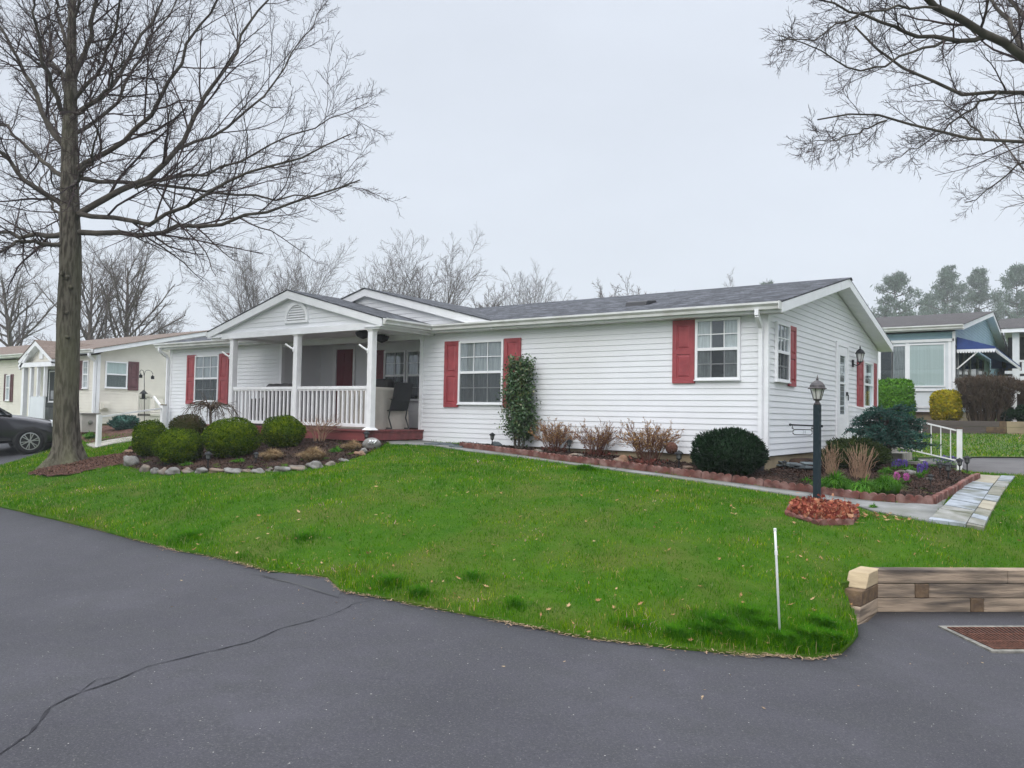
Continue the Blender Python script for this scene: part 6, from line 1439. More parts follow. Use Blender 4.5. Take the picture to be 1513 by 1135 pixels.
# solar path lights
def pathlight():
    t=thing('path_light',(0,0,0),'x','path light','small black lantern path lights');mb=MB();mb.lathe([(.012,0),(.012,.2),(.03,.215),(.03,.225)],(0,0,0),8)
    mb.lathe([(.045,.225),(.045,.235)],(0,0,0),6)
    for k in range(6): a=2*PI*k/6;mb.tube([(.036*math.cos(a),.036*math.sin(a),.232),(.05*math.cos(a),.05*math.sin(a),.31)],.004,4)
    b=mb.build('stake',M_metal,t);mb=MB();mb.lathe([(.078,.31),(.078,.318),(.045,.35),(.02,.36),(.012,.37)],(0,0,0),6);mb.build('cap',M_metal,t)
    mb=MB();mb.lathe([(.032,.235),(.043,.309)],(0,0,0),6);mb.build('lens',mat('smoked_lens',(.16,.17,.17),.3),t);return t
PL0=pathlight();first=True
for (px,py,sc,lab) in [(727,664,.9,'black lantern path light left of the holly'),(841,674,.85,'path light between the first and middle twiggy shrubs'),(1003,698,.95,'path light right of the widest twiggy shrub'),(541,662,.9,'dark lantern path light touching the left side of the numbered stone'),(307,696,.9,'dark path light in front of the largest boxwood'),(378,690,.7,'low path light stake beside the tan mound in the boxwood bed'),(1401,715,.95,'path light in the bare mulch near the flagstones'),(1375,722,.6,'low dark path light behind the scalloped edging corner'),(1418,704,.9,'path light at the foot of the white handrail post'),(1429,701,.95,'path light just right of the white handrail post'),(1389,707,.8,'path light left of the one near the flagstones'),(1159,700,.6,'small lantern light by the black drain pipe')]:
    p=gp(px,py)
    if first: PL0.location=p;PL0.scale=(sc,)*3;PL0['label']=lab;first=False
    else: dup(PL0,p,random.uniform(0,3),lab,sc)
# vine ball hanging at the third shrub
p=gp(992,690);mb=MB();rng=np.random.default_rng(3);c=p+[0,0,.32];t=thing('vine_ball',c,'small brown woven vine ball among the twigs of the widest twiggy shrub','ornament');PP=[]
for k in range(46):
    u=rng.normal(0,1,3);u/=np.linalg.norm(u);v=np.cross(u,rng.normal(0,1,3));v/=np.linalg.norm(v);a=np.linspace(0,6.28,12);PP.append(c+(np.cos(a)[:,None]*u+np.sin(a)[:,None]*v)*.10)
tmesh('woven_vine',[(np.stack(PP),np.full((46,12),.006),4)],M_redtwig,t,tuple(c))
# gable door steps and handrail
t=thing('door_steps',(-3.7,17.75,.8),'pale wooden steps leading up to the gable storm door','steps');off=tuple(t.location)
for k in range(3): mb=MB(off);mb.box(-4.33+0*k,-3.35-.0+k*.28,17.25,18.28,1.17-.15*(k+1)+.001*k,1.17-.15*k-.002) if k==0 else mb.box(-3.35+(k-1)*.28+.001,-3.35+k*.28,17.25,18.28,.70,1.17-.15*k);mb.build('tread',M_conclt,t)
hp=gp(1418,691);D=float((hp-CAMP)@CF);tz=float(Dp(1418,634,D)[2]);hr=thing('handrail',hp,'white metal handrail with square post sloping from the gable door to the flagstones','handrail');off=tuple(hp);x,y=hp[:2]
mb=MB(off);mb.box(x-.045,x+.045,y-.045,y+.045,hp[2]-.1,tz);ps=mb.build('post',M_post,hr);mb=MB(off);mb.box(x-.055,x+.055,y-.055,y+.055,tz,tz+.028);mb.build('post_cap',M_timberend,ps,bevel=.004)
# direction of the rail: towards the door at constant y
def rail(px,py,qx,qy):
    a,za=Yp(px,py,y),0;b=Yp(qx,qy,y);return (a[0],y,a[1]),(b[0],y,b[1])
R1=rail(1413,636,1248,597);R2=rail(1413,680.5,1300,654.5)
mb=MB(off);mb.beam(R1[0],R1[1],.045,.03);mb.beam(R2[0],R2[1],.03,.025);mb.build('rail',M_alu,hr)
f=lambda seg,x_:seg[0][2]+(seg[1][2]-seg[0][2])*(x_-seg[0][0])/(seg[1][0]-seg[0][0])
for k in range(9):
    xx=x-.16-.175*k
    if xx<R2[1][0]: break
    mb=MB(off);mb.box(xx-.009,xx+.009,y-.009,y+.009,f(R2,xx),f(R1,xx)-.014);mb.build('baluster',M_alu,hr)
# ================================================================== cream neighbour house (left)
def simple_house(name,x0,x1,y0,y1,zb,zt,slope,ov,msid,mroof,label,fnd=None,fz=.4,ridge='x',skip_front=None,rake=M_trim):
    c=((x0+x1)/2,(y0+y1)/2,zb);t=thing(name,c,label,'house');off=c
    F=Pl((0,y0),(1,0),(0,-1));Gr=Pl((x1,0),(0,1),(1,0));Gl=Pl((x0,0),(0,-1),(-1,0));Bk=Pl((0,y1),(-1,0),(0,1))
    mb=MB(off);siding(mb,F,lambda z:(x0,x1),zb,zt);mb.build('front_wall',msid,t)
    ym=(y0+y1)/2;zr=zt+.05+slope*(ym-y0+ov)
    def lim(z): dy=max(0,(z-zt-.0)/slope);return max(y0,y0-ov+dy),min(y1,y1+ov-dy)
    mb=MB(off);siding(mb,Gr,lim,zb,zr-.06);mb.build('gable_wall',msid,t)
    mb=MB(off);siding(mb,Gl,lambda z:tuple(-v for v in lim(z)[::-1]),zb,zr-.06);siding(mb,Bk,lambda z:(-x1,-x0),zb,zt);mb.build('rear_wall',msid,t)
    mb=MB(off);mb.box(x0+.03,x1-.03,y0+.03,y1-.03,zb-fz,zb-.005);mb.build('foundation',fnd or M_found,t)
    mw,ms=MB(off),MB(off);gableroof(mw,ms,[(y0-ov,zt+.02),(ym,zt+.02+slope*(ym-y0+ov)),(y1+ov,zt+.02)],[(y0-ov,zt+.17),(ym,zt+.17+slope*(ym-y0+ov)),(y1+ov,zt+.17)],'x',x0-.25,x1+.28)
    rf=mw.build('roof',rake,t);ms.build('shingles',mroof,rf)
    mb=MB(off);gutter(mb,(x0-.25,y0-ov-.022),(x1+.27,y0-ov-.022),(0,-1),zt+.17);mb.build('gutter',M_gutter,t)
    return t,off,F,Gr,rf
CX,CY=-27.29,13.5
CH,co,CFp,CGp,crf=simple_house('cream_house',-47,CX,CY,CY+8.4,1.09,3.42,.235,.28,M_cream,M_shtan,'cream sided house with tan roof, maroon shutters and small entrance gable')
mb=MB(co)
mb.box(CX-.085,CX+.018,CY-.019,CY-.001,1.08,3.42);mb.box(CX+.0005,CX+.019,CY,CY+.085,1.08,3.42);mb.build('corner_trim',M_trim,CH)
mb=MB(co)
for a,b in zip([(CX+.1,CY-.35,3.45),(CX+.1,CY-.35,3.36),(CX-.03,CY-.08,3.2)],[(CX+.1,CY-.35,3.36),(CX-.03,CY-.08,3.2),(CX-.03,CY-.08,1.2)]): mb.beam(a,b,.07,.08,up=(0,1,.001))
mb.build('downspout',M_trim,CH)
def fx(px): return Yp(px,560,CY)[0]
def yz(px,py): return Yp(px,py,CY)[1]
def cwin(pl,a,b,za,zb_,cols=1,mat_=M_curtain,lab=None,rows=1): return window(CH,pl,a,b,za,zb_,co,cols=cols,rows=rows,screen=False,curt=dict(mat=mat_),label=lab)
cwin(CFp,fx(124),fx(132),yz(128,574),yz(128,533),2,M_cl,'sash window near the corner of the cream house',2)
shutter(CH,CFp,fx(118),fx(123.6),yz(121,576),yz(121,533),co,M_brownshut)
cwin(CFp,fx(75.2),fx(84),yz(79,594),yz(79,548),1,M_cl,'sash window behind the big trunk');shutter(CH,CFp,fx(70.6),fx(75),yz(73,595),yz(73,546),co,M_brownshut);shutter(CH,CFp,fx(84.3),fx(88),yz(86,594),yz(86,546),co,M_brownshut)
cwin(CFp,fx(11.2),fx(17),yz(14,592),yz(14,554),1,M_cl,'leftmost sash window of the cream house');shutter(CH,CFp,fx(7.8),fx(11),yz(9,593),yz(9,553),co,M_brownshut);shutter(CH,CFp,fx(17.2),fx(20.6),yz(19,594),yz(19,553),co,M_brownshut)
# gable wall window (big, two panes) and one shutter
gy=lambda px:Xp(px,560,CX)[0];gz_=lambda px,py:Xp(px,py,CX)[1]
window(CH,CGp,gy(154.5),gy(187),gz_(170,573.5),gz_(170,534.5),co,cols=1,screen=True,curt=dict(mat=M_blind,gap=.0),label='wide sash window of the cream house beside the maroon shutter',mid=.52)
shutter(CH,CGp,gy(188.5),gy(204),gz_(196,577),gz_(196,534.5),co,M_brownshut)
mb=MB(co);a,z=gy(155.5),gz_(155.5,600);CGp.box(mb,a-.15,a+.15,z-.12,z+.12,.01,.08);CGp.box(mb,a-.08,a+.08,z-.07,z+.07,.08,.13);mb.build('dryer_vent',M_cream,CH)
# entrance gable
yp_=12.7;(xa,za),(xl_,zl),(xr_,zr_)=Yp(52.3,503,yp_),Yp(27,535,yp_),Yp(79.5,528,yp_)
hw_=min(xa-xl_,xr_-xa)*1.0;zl=(zl+zr_)/2;mw,ms=MB(co),MB(co)
gableroof(mw,ms,[(xa-hw_,zl-.15),(xa,za-.18),(xa+hw_,zl-.15)],[(xa-hw_,zl),(xa,za),(xa+hw_,zl)],'y',yp_,yp_+3.2);eg=mw.build('entrance_gable',M_trim,CH);ms.build('shingles',M_shtany,eg)
mb=MB(co);se_=(za-zl)/hw_;siding(mb,Pl((0,yp_+.25),(1,0),(0,-1)),lambda z:(xa-hw_+(z-zl+.15)/se_,xa+hw_-(z-zl+.15)/se_),zl-.15,za-.18);mb.build('gable_siding',M_cream,eg)
mb=MB(co);mb.beam((xa-hw_,yp_+.06,zl-.17),(xa+hw_,yp_+.06,zl-.17),.12,.16);mb.beam((xa-hw_*.95,yp_+.03,zl-.3),(xa-hw_*.45,yp_+.03,zl+.22),.06,.1);mb.build('gable_beam',M_trim,eg)
mb=MB(co);mb.box(xa-.13,xa+.13,yp_+.2,yp_+.24,zl+.05,zl+.42);mb.build('gable_vent',M_trim,eg)
pa,pb=Yp(34,600,yp_+.1)[0],Yp(45,600,yp_+.1)[0];pc=Yp(66,600,yp_+.1)[0]
mb=MB(co);mb.box(pa-.08,pa+.08,yp_+.05,yp_+.2,1.0,zl-.25);mb.build('porch_post',M_trim,CH);mb=MB(co);mb.box(pb-.05,pb+.05,yp_+.05,yp_+.15,1.0,zl-.25);mb.build('porch_post',M_trim,CH)
mb=MB(co);mb.box(pb+.06,pc,yp_+.06,yp_+.12,1.1,1.98);mb.build('porch_panel',M_sunroom,CH)
mb=MB(co)
for f_ in(0,.5,1): x=pb+.06+(pc-pb-.06)*f_;mb.box(x-.04,x+.04,yp_+.04,yp_+.14,1.981,zl-.25)
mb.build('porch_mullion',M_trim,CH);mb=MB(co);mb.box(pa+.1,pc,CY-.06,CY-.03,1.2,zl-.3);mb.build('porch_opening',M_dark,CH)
mb=MB(co);mb.box(pb+.1,pb+.5,CY-.3,CY-.1,1.1,1.6);mb.box(pb+.6,pc-.1,CY-.3,CY-.1,1.9,2.2);mb.build('porch_interior',M_curtain,CH)
# utility cabinet against the corner
p=Dp(130,636,24.6);t=thing('utility_cabinet',p,'cream grey utility cabinet with dark lid edge at the corner of the cream house','cabinet');off=tuple(p)
mb=MB(off);mb.box(p[0]-.5,p[0]+.12,p[1]-.25,p[1]+.25,p[2]-.05,p[2]+.50);mb.build('body',mat('cabinet_grey',(.42,.40,.36),.6,(.36,.34,.31),4,3),t,bevel=.01);mb=MB(off);mb.box(p[0]-.54,p[0]+.16,p[1]-.29,p[1]+.29,p[2]+.502,p[2]+.54);mb.build('lid',mat('lid_grey',(.28,.27,.25),.6),t)
mb=MB(off);mb.lathe([(.07,.121),(.07,.15),(.03,.17)],(p[0],p[1],p[2]+.25),10,axis=0);mb.build('vent_knob',M_conc,t)
# side deck with plank screen
dx=-25.7;t=thing('side_deck',(dx,17,1.1),'white side deck with plank screen and sloping rail beside the cream house','deck');off=(dx,17,1.1)
ya,yb=Xp(203,600,dx)[0],Xp(222,600,dx)[0];zt_=Xp(212,581,dx)[1];zb_=Xp(212,627,dx)[1]
mb=MB(off);n=7
for k in range(n): a=ya+(yb-ya)*k/n;mb.box(dx-.02,dx+.02,a+.005,a+(yb-ya)/n-.005,zb_,zt_)
mb.box(dx+.021,dx+.04,ya,yb,zt_-.12,zt_-.02);mb.box(dx+.021,dx+.04,ya,yb,zb_+.05,zb_+.12);mb.build('plank_screen',M_cream,t)
yc=Xp(247,600,dx)[0];zr_=Xp(235,588,dx)[1]
mb=MB(off);mb.box(dx-.03,dx+.03,yb+.03,yc,zr_-.03,zr_+.04);mb.build('rail',M_cream,t)
mb=MB(off)
for k in range(7): a=yb+.15+k*.32;mb.box(dx-.02,dx+.02,a,a+.11,zr_-.45,zr_-.031)
mb.build('picket',M_cream,t)
mb=MB(off);mb.box(dx-1.4,dx+.02,ya,yc+1,zr_-.62,zr_-.55);mb.box(dx-.03,dx+.0,ya,yc+1,.95,zr_-.621);mb.build('platform',M_cream,t)
mb=MB(off);a=Xp(227,586,dx+.5);b=Xp(238,601,dx+.9);mb.beam((dx+.5,a[0],a[1]),(dx+.9,b[0],b[1]),.05,.06);mb.build('sloping_rail',M_post,t)
# left handrail
hp=gp(145,663);D=float((hp-CAMP)@CF);z=float(Dp(145,613,D)[2]);hr=thing('handrail',hp,'white handrail with square posts along the pale walk beside the cream house','handrail');off=tuple(hp)
mb=MB(off);mb.box(hp[0]-.055,hp[0]+.055,hp[1]-.055,hp[1]+.055,hp[2]-.1,z);mb.build('post',M_post,hr)
e=Xp(241,602,hp[0]-.1);e2=Xp(243,603,hp[0]-.1)
mb=MB(off);mb.beam((hp[0],hp[1],z-.06),(hp[0]-.1,e[0],e[1]-.02),.045,.045);mb.build('rail',M_post,hr)
mb=MB(off);mb.box(hp[0]-.16,hp[0]-.04,e[0]-.05,e[0]+.07,T(hp[0],e[0])-.05,e[1]+.06);ps=mb.build('post',M_post,hr);mb=MB(off);mb.box(hp[0]-.175,hp[0]-.025,e[0]-.065,e[0]+.085,e[1]+.061,e[1]+.085);mb.build('post_cap',M_timberend,ps)
lw=[gp(*q)[:2] for q in((127,659),(141,664.5),(170,658),(205,652.5),(235,648),(235,644),(205,646),(165,652))];sheet('path',[tuple(q) for q in lw],M_conclt,.06,.3,skirt=.1)
mbp=[gp(*q)[:2] for q in((118,640),(120,652),(130,657),(165,651),(205,645),(235,643),(235,632),(205,630),(170,630),(145,632))];sheet('flower_bed',[tuple(q) for q in mbp],M_mulchred,.045,.25,jit=.02)
# shepherd hook with feeder and two cups
p=gp(213,640);D=float((p-CAMP)@CF);q=lambda a,b:Dp(a,b,D)
t=thing('bird_feeder_pole',p,'black double shepherd hook with bird feeder in front of the plank screen','bird feeder');off=tuple(p);mb=MB(off)
mb.tube([p,q(213.5,600),q(213,552)],.011,6);mb.tube([q(213,556),q(212,548),q(209,546.5),q(206.5,549),q(207,553)],.008,5);mb.tube([q(213,556),q(214.5,548.5),q(219,547),q(224,549),q(226,553)],.008,5);mb.build('pole',M_metal,t,smooth=True)
for (a,b) in((208,556),(225.5,558)):
    c=q(a,b);mb=MB(off);mb.lathe([(.03,-.05),(.05,-.045),(.05,.04),(.02,.05),(.005,.09)],c,8);mb.build('hanging_cup',M_metal,t)
c=q(212,585);mb=MB(off);mb.lathe([(.10,-.10),(.10,-.08),(.055,-.075),(.055,.06),(.13,.065),(.03,.17),(.01,.18)],c,8);mb.build('feeder',M_metal,t)
p=gp(195,638);mb=MB(tuple(p));mb.tube([p,p+[0,0,.3]],.008,5);mb.obox(p+[0,0,.33],(.05,0,0),(0,.02,0),(0,0,.07));tag(mb.build('garden_marker',M_conclt),'small pale garden marker on a stick in the reddish bed','garden marker')
globe(184,637,42,24,M_spruce,701,'low blue spruce against the cream gable wall',name='blue_spruce',n=2200,leaf=.10,elong=.25,sprays=True,rim=.2,lump=.15)
clump('green_tuft',133,650,20,16,M_greenl,702,'green tuft beside the white handrail post left of the walk',500,w=.02)
globe(8,614,34,13,M_box,703,'yellow green shrub at the left edge in front of the cream house',name='low_shrub',n=900,leaf=.08)
globe(55,622,30,14,M_boxd,704,'dull low shrub below the entrance panel of the cream house',name='low_shrub',n=700,leaf=.08)
# ------------------------------------------------------------------ parked SUV
def car():
    w0=Dp(43,671,22.0);gz0=float(T(w0[0],w0[1]))+.008;w0[2]=gz0
    hd=np.array([.30,.954]);ang=math.atan2(hd[1],hd[0]);t=thing('parked_car',w0,'dark grey sport utility car parked on the left driveway, nose towards the big tree','car',rz=ang)
    paint=bpy.data.materials.new('dark_grey_paint');paint.use_nodes=True;b=paint.node_tree.nodes['Principled BSDF'];b.inputs['Base Color'].default_value=(.028,.027,.034,1);b.inputs['Metallic'].default_value=.55;b.inputs['Roughness'].default_value=.32;b.inputs['Coat Weight'].default_value=1;b.inputs['Coat Roughness'].default_value=.05
    tint=mat('tinted_glass',(.02,.03,.035),.06,spec=.9);rim=mat('alloy_rim',(.55,.55,.56),.3,metal=.8);tyre=mat('tyre_rubber',(.02,.02,.022),.85,bump=.2)
    # local frame: x forward, y left; near side faces -y ; front axle above the origin's near wheel
    cyc=.86
    st=[(.95,.36,.62,.50),(.90,.28,.75,.70),(.74,.25,.85,.82),(.45,.27,.94,.885),(0,.30,1.02,.90),(-.40,.28,1.07,.905),(-.75,.26,1.10,.905),(-1.4,.25,1.12,.91),(-2.1,.25,1.13,.91),(-2.62,.28,1.14,.905),(-3.1,.28,1.14,.89),(-3.42,.34,1.10,.82),(-3.50,.42,1.0,.72)]
    V=[];
    for (x,zb,zt,w) in st:
        sec=[(0,zb),(w*.8,zb),(w*.97,zb+.07),(w,zb+(zt-zb)*.35),(w*1.0,zb+(zt-zb)*.62),(w*.965,zt-.09),(w*.88,zt-.02),(w*.6,zt+.012),(0,zt+.02)]
        V+=[(x,y,z) for y,z in sec]+[(x,-y,z) for y,z in sec[-2:0:-1]]
    n=16;m_=len(st);Fc=[(k*n+i,(k+1)*n+i,(k+1)*n+(i+1)%n,k*n+(i+1)%n) for k in range(m_-1) for i in range(n)]+[tuple(range(n)),tuple(range((m_-1)*n,m_*n))[::-1]]
    mb=MB();mb.add([(x,y+cyc,z) for x,y,z in V],Fc);bd=mb.build('body',paint,t,smooth=True);s=bd.modifiers.new('subdivision','SUBSURF');s.levels=s.render_levels=2
    # greenhouse
    g=[(-.42,1.06,.80,1.06),(-.95,1.08,.80,1.44),(-1.30,1.10,.74,1.60),(-2.2,1.11,.73,1.64),(-3.0,1.12,.72,1.58),(-3.38,1.10,.72,1.20)]
    V=[]
    for (x,zb,w,zt) in g:
        zt=max(zt,zb+.01);V+=[(x,.86,zb),(x,w+.0,zt-.10 if zt-zb>.2 else zt),(x,w*.82,zt),(x,0,zt+.015),(x,-w*.82,zt),(x,-w,zt-.10 if zt-zb>.2 else zt),(x,-.86,zb)]
    n=7;Fc=[(k*n+i,(k+1)*n+i,(k+1)*n+i+1,k*n+i+1) for k in range(len(g)-1) for i in range(n-1)]
    mb=MB();mb.add([(x,y+cyc,z) for x,y,z in V],Fc);gh=mb.build('windows',tint,t,smooth=True)
    mb=MB();V=[(x,y+cyc,z+.012) for x,y,z in V];Vr=[V[k*n+i] for k in range(2,5) for i in range(1,6)];mb.add(Vr,[(k*5+i,(k+1)*5+i,(k+1)*5+i+1,k*5+i+1) for k in range(2) for i in range(4)]);mb.build('roof_panel',paint,t,smooth=True)
    mb=MB()
    for s_ in(-1,1):
        mb.beam((-.45,cyc+s_*.85,1.07),(-1.25,cyc+s_*.77,1.56),.05,.05);mb.beam((-2.05,cyc+s_*.87,1.1),(-2.1,cyc+s_*.77,1.58),.05,.08);mb.beam((-3.35,cyc+s_*.84,1.1),(-2.95,cyc+s_*.74,1.58),.05,.12)
    mb.build('pillar',paint,t)
    mb=MB();mb.obox((-.85,cyc-1.0,1.17),(.06,.0,0),(0,.10,0),(0,0,.07));mb.build('mirror',paint,t,bevel=.02)
    mb=MB();mb.add([(.93,cyc-.62,.80),(.50,cyc-.893,.90),(.52,cyc-.897,.76),(.95,cyc-.62,.70),(.86,cyc-.62,.87),(.46,cyc-.85,.955)],[(0,1,2,3),(4,5,1,0)]);mb.build('headlight',mat('headlight_glass',(.6,.62,.63),.1),t)
    arch=mat('arch_black',(.012,.012,.014),.7)
    for x in(0,-2.62):
        for s_ in(-1,1):
            yy=cyc+s_*.905
            mb=MB();A=[(x+.42*math.cos(PI*k/18-.12+0),.33+.42*math.sin(PI*k/18*1.0)) for k in range(19)];V=[(a,yy+s_*.012,b) for a,b in A]+[(x+(a-x)*.84,yy+s_*.02,.33+(b-.33)*.84) for a,b in A]
            mb.add(V,[(k,k+1,20+k,19+k) for k in range(18)]);mb.build('wheel_arch',arch,t)
            mb=MB();mb.lathe([(.0,yy-s_*.02),(.39,yy-s_*.02),(.39,yy+s_*.004),(0,yy+s_*.004)],(x,0,.35),24,axis=1);mb.build('wheel_well',arch,t)
            mb=MB();mb.lathe([(.25,yy-.05*s_),(.345,yy-.04*s_),(.352,yy+.0*s_),(.335,yy+.035*s_),(.245,yy+.045*s_),(.235,yy+.01*s_)],(x,0,.352),28,axis=1,cap=False);wh=mb.build('wheel',tyre,t,smooth=True)
            mb=MB();mb.lathe([(.24,yy+.01*s_),(.24,yy+.04*s_),(.222,yy+.042*s_),(.215,yy+.015*s_)],(x,0,.352),28,axis=1,cap=False);mb.lathe([(.05,yy+.01*s_),(.05,yy+.035*s_),(.02,yy+.04*s_)],(x,0,.352),12,axis=1)
            for k in range(6):
                a=2*PI*k/6+.3
                for da in(-.16,.16): mb.beam((x+.04*math.cos(a),yy+.03*s_,.352+.04*math.sin(a)),(x+.225*math.cos(a+da),yy+.03*s_,.352+.225*math.sin(a+da)),.022,.03,up=(0,1,0))
            mb.build('rim',rim,wh)
    mb=MB();mb.box(-2.2,-.45,cyc-.915,cyc-.9,.36,.44);mb.box(-2.2,-.45,cyc-.918,cyc-.90,.62,.66);mb.build('side_trim',arch,t)
car()
# ================================================================== blue house (right)
BX,BY=-3.35,26.68
ymx,zmx=Xp(1468.7,461,BX+.3);yr2=2*ymx-BY
sl=(zmx-4.34-.17)/(ymx-BY+.28)
BH,bo,BFp,BGp,brf=simple_house('blue_house',-17,BX,BY,yr2,1.99,4.34,sl,.28,M_blue,M_shbr,'light blue house with grey roof, white sunroom windows and blue awnings',fz=.35)
# sunroom front: white panels with big windows
b_=lambda px:Yp(px,540,BY)[0];bz_=lambda px,py:Yp(px,py,BY)[1]
zs,zt2=bz_(1380,608),bz_(1380,504)
mb=MB(bo);BFp.box(mb,b_(1270),BX-.0,zs-.02,zt2+.02,.016,.04);mb.build('sunroom_panel',M_sunroom,BH)
mb=MB(bo)
for px in(1300,1341,1404): BFp.box(mb,b_(px)-.04,b_(px)+.04,zs,zt2,.041,.07)
BFp.box(mb,b_(1270),BX,zs-.02,zs+.03,.0705,.085);BFp.box(mb,b_(1270),BX,bz_(1380,603),bz_(1380,600),.071,.08);BFp.box(mb,b_(1270),BX,zt2-.03,zt2+.05,.0705,.09);BFp.box(mb,b_(1270),BX,bz_(1380,578),bz_(1380,575),.071,.09);mb.box(BX-.04,BX+.03,BY-.09,BY+.05,zs-.02,4.34)
mb.build('sunroom_frame',M_trim,BH)
def pane(a,b,za,zb_,m,lab,pl=BFp,n=.05):
    mb=MB(bo);pl.box(mb,a-.04,b+.04,za-.04,za-.001,n,n+.03);pl.box(mb,a-.04,b+.04,zb_+.001,zb_+.04,n,n+.03);pl.box(mb,a-.04,a-.001,za,zb_,n,n+.03);pl.box(mb,b+.001,b+.04,za,zb_,n,n+.03);w=mb.build('window',M_trim,BH,label=lab)
    mb=MB(bo);k=20
    for i in range(k):
        x=a+(b-a)*i/k;x2=a+(b-a)*(i+.9)/k;mb.quad(pl.p(x,za,n+.001),pl.p(x2,za,n+.004),pl.p(x2,zb_,n+.004),pl.p(x,zb_,n+.001))
    mb.build('blind',m,w);mb=MB(bo);mb.quad(pl.p(a,za,n+.015),pl.p(b,za,n+.015),pl.p(b,zb_,n+.015),pl.p(a,zb_,n+.015));mb.build('pane',M_glass,w)
pane(b_(1345),b_(1395),bz_(1370,570),bz_(1370,510),M_blind,'large sunroom window with pale vertical blinds')
pane(b_(1320),b_(1338),bz_(1330,570),bz_(1330,512),M_curtain,'narrow sunroom window left of the large one');pane(b_(1296),b_(1318),bz_(1330,570),bz_(1330,512),M_dark,'dark sunroom window next to the white house')
# side of the sunroom (on the gable): dark glazing and mullions
g_=lambda px:Xp(px,545,BX)[0];gz2=lambda px,py:Xp(px,py,BX)[1]
mb=MB(bo);BGp.box(mb,BY+.03,g_(1452),gz2(1425,572),gz2(1425,519),.02,.04);mb.build('side_glazing',mat('dark_side_glass',(.02,.03,.03),.08,spec=.8),BH)
for px in(1412.5,1421,1431,1442,1451): mb=MB(bo);BGp.box(mb,g_(px)-.05,g_(px)+.05,gz2(1425,606),gz2(1425,517),.051,.07);mb.build('side_mullion',M_curtain,BH)
mb=MB(bo);BGp.box(mb,BY+.03,g_(1452),gz2(1425,607),gz2(1425,572),.02,.05);mb.build('side_panel',M_sunroom,BH)
# awnings
M_awn=mat('blue_awning',(.02,.06,.24),.6,(.015,.045,.19),5,3)
def awning(y0_,xo,zw,zo,y1_,lab,zd=.22):
    mb=MB(bo);x0_=BX+.05
    mb.add([(x0_,y0_,zw),(xo,y0_,zo),(xo,y1_,zo),(x0_,y1_,zw),(x0_,y0_,zw-.015),(xo,y0_,zo-.015),(xo,y1_,zo-.015),(x0_,y1_,zw-.015)],[(0,1,2,3),(4,7,6,5),(0,4,5,1),(2,6,7,3)])
    aw=mb.build('awning',M_awn,BH,label=lab)
    mb=MB(bo);zl=zo-.08
    for yy in(y0_,y1_-.012): mb.prism([(x0_,yy,zl),(xo,yy,zl),(xo,yy,zo-.016),(x0_,yy,zw-.016)],(0,.012,0))
    mb.prism([(xo-.012,y0_+.013,zl),(xo-.012,y1_-.013,zl),(xo-.012,y1_-.013,zo-.016),(xo-.012,y0_+.013,zo-.016)],(.012,0,0));mb.build('valance',M_awn,aw)
    mb=MB(bo);n=14
    for k in range(n):
        a=x0_+(xo-x0_)*k/n;w_=(xo-x0_)/n;pts=[(a+w_*(.5-.5*math.cos(PI*j/6)),y0_-.004,zl-.07*math.sin(PI*j/6)-.02) for j in range(7)];mb.prism(pts+[(a+w_,y0_-.004,zl+.02),(a,y0_-.004,zl+.02)],(0,.01,0))
    n=24
    for k in range(n):
        a=y0_+(y1_-y0_)*k/n;w_=(y1_-y0_)/n;pts=[(xo+.001,a+w_*(.5-.5*math.cos(PI*j/6)),zl-.07*math.sin(PI*j/6)-.02) for j in range(7)];mb.prism(pts+[(xo+.001,a+w_,zl+.02),(xo+.001,a,zl+.02)],(.01,0,0))
    mb.build('scalloped_edge',M_trim,aw)
    mb=MB(bo);mb.beam((x0_,y0_+.05,zl-.55),(x0_+(xo-x0_)*.62,y0_+.05,zl+.02),.035,.035);mb.build('brace',M_alu,aw)
xo_,zo_=Yp(1470.6,512,BY+.1);zw_=Yp(1411,498,BY+.1)[1];ye_=Xp(1508,525,xo_)[0]
awning(BY+.1,xo_,zw_,zo_,min(ye_,yr2-1.0),'royal blue awning with white scalloped edge under the gable')
yy2=yr2-.9;xo2,zo2=Yp(1503,546,yy2);zw2=Yp(1478,528,yy2)[1]
mb=MB(bo);xs2=Yp(1473,540,yy2)[0];mb.prism([(xs2,yy2,Yp(1473,552,yy2)[1]),(Yp(1502,552,yy2)[0],yy2,Yp(1502,552,yy2)[1]),(Yp(1502,549,yy2)[0],yy2,Yp(1502,547,yy2)[1]),(Yp(1482,531,yy2)[0],yy2,Yp(1482,529,yy2)[1]),(xs2,yy2,Yp(1473,529,yy2)[1])],(0,1.6,0));aw=mb.build('awning',M_awn,BH,label='smaller blue awning farther back')
mb=MB(bo);mb.box(xs2,Yp(1504,552,yy2)[0],yy2-.01,yy2+1.61,Yp(1480,555,yy2)[1],Yp(1480,552.3,yy2)[1]);mb.build('scalloped_edge',M_trim,aw)
# wreath/black basket and pole lamp on the side wall
mb=MB(bo);c=np.array([BX+.5,g_(1462),gz2(1466,537)]);mb.tube([c+[0,.22*math.cos(a),.22*math.sin(a)] for a in np.linspace(0,6.28,16)],.07,6);mb.build('wreath',M_metal,BH)
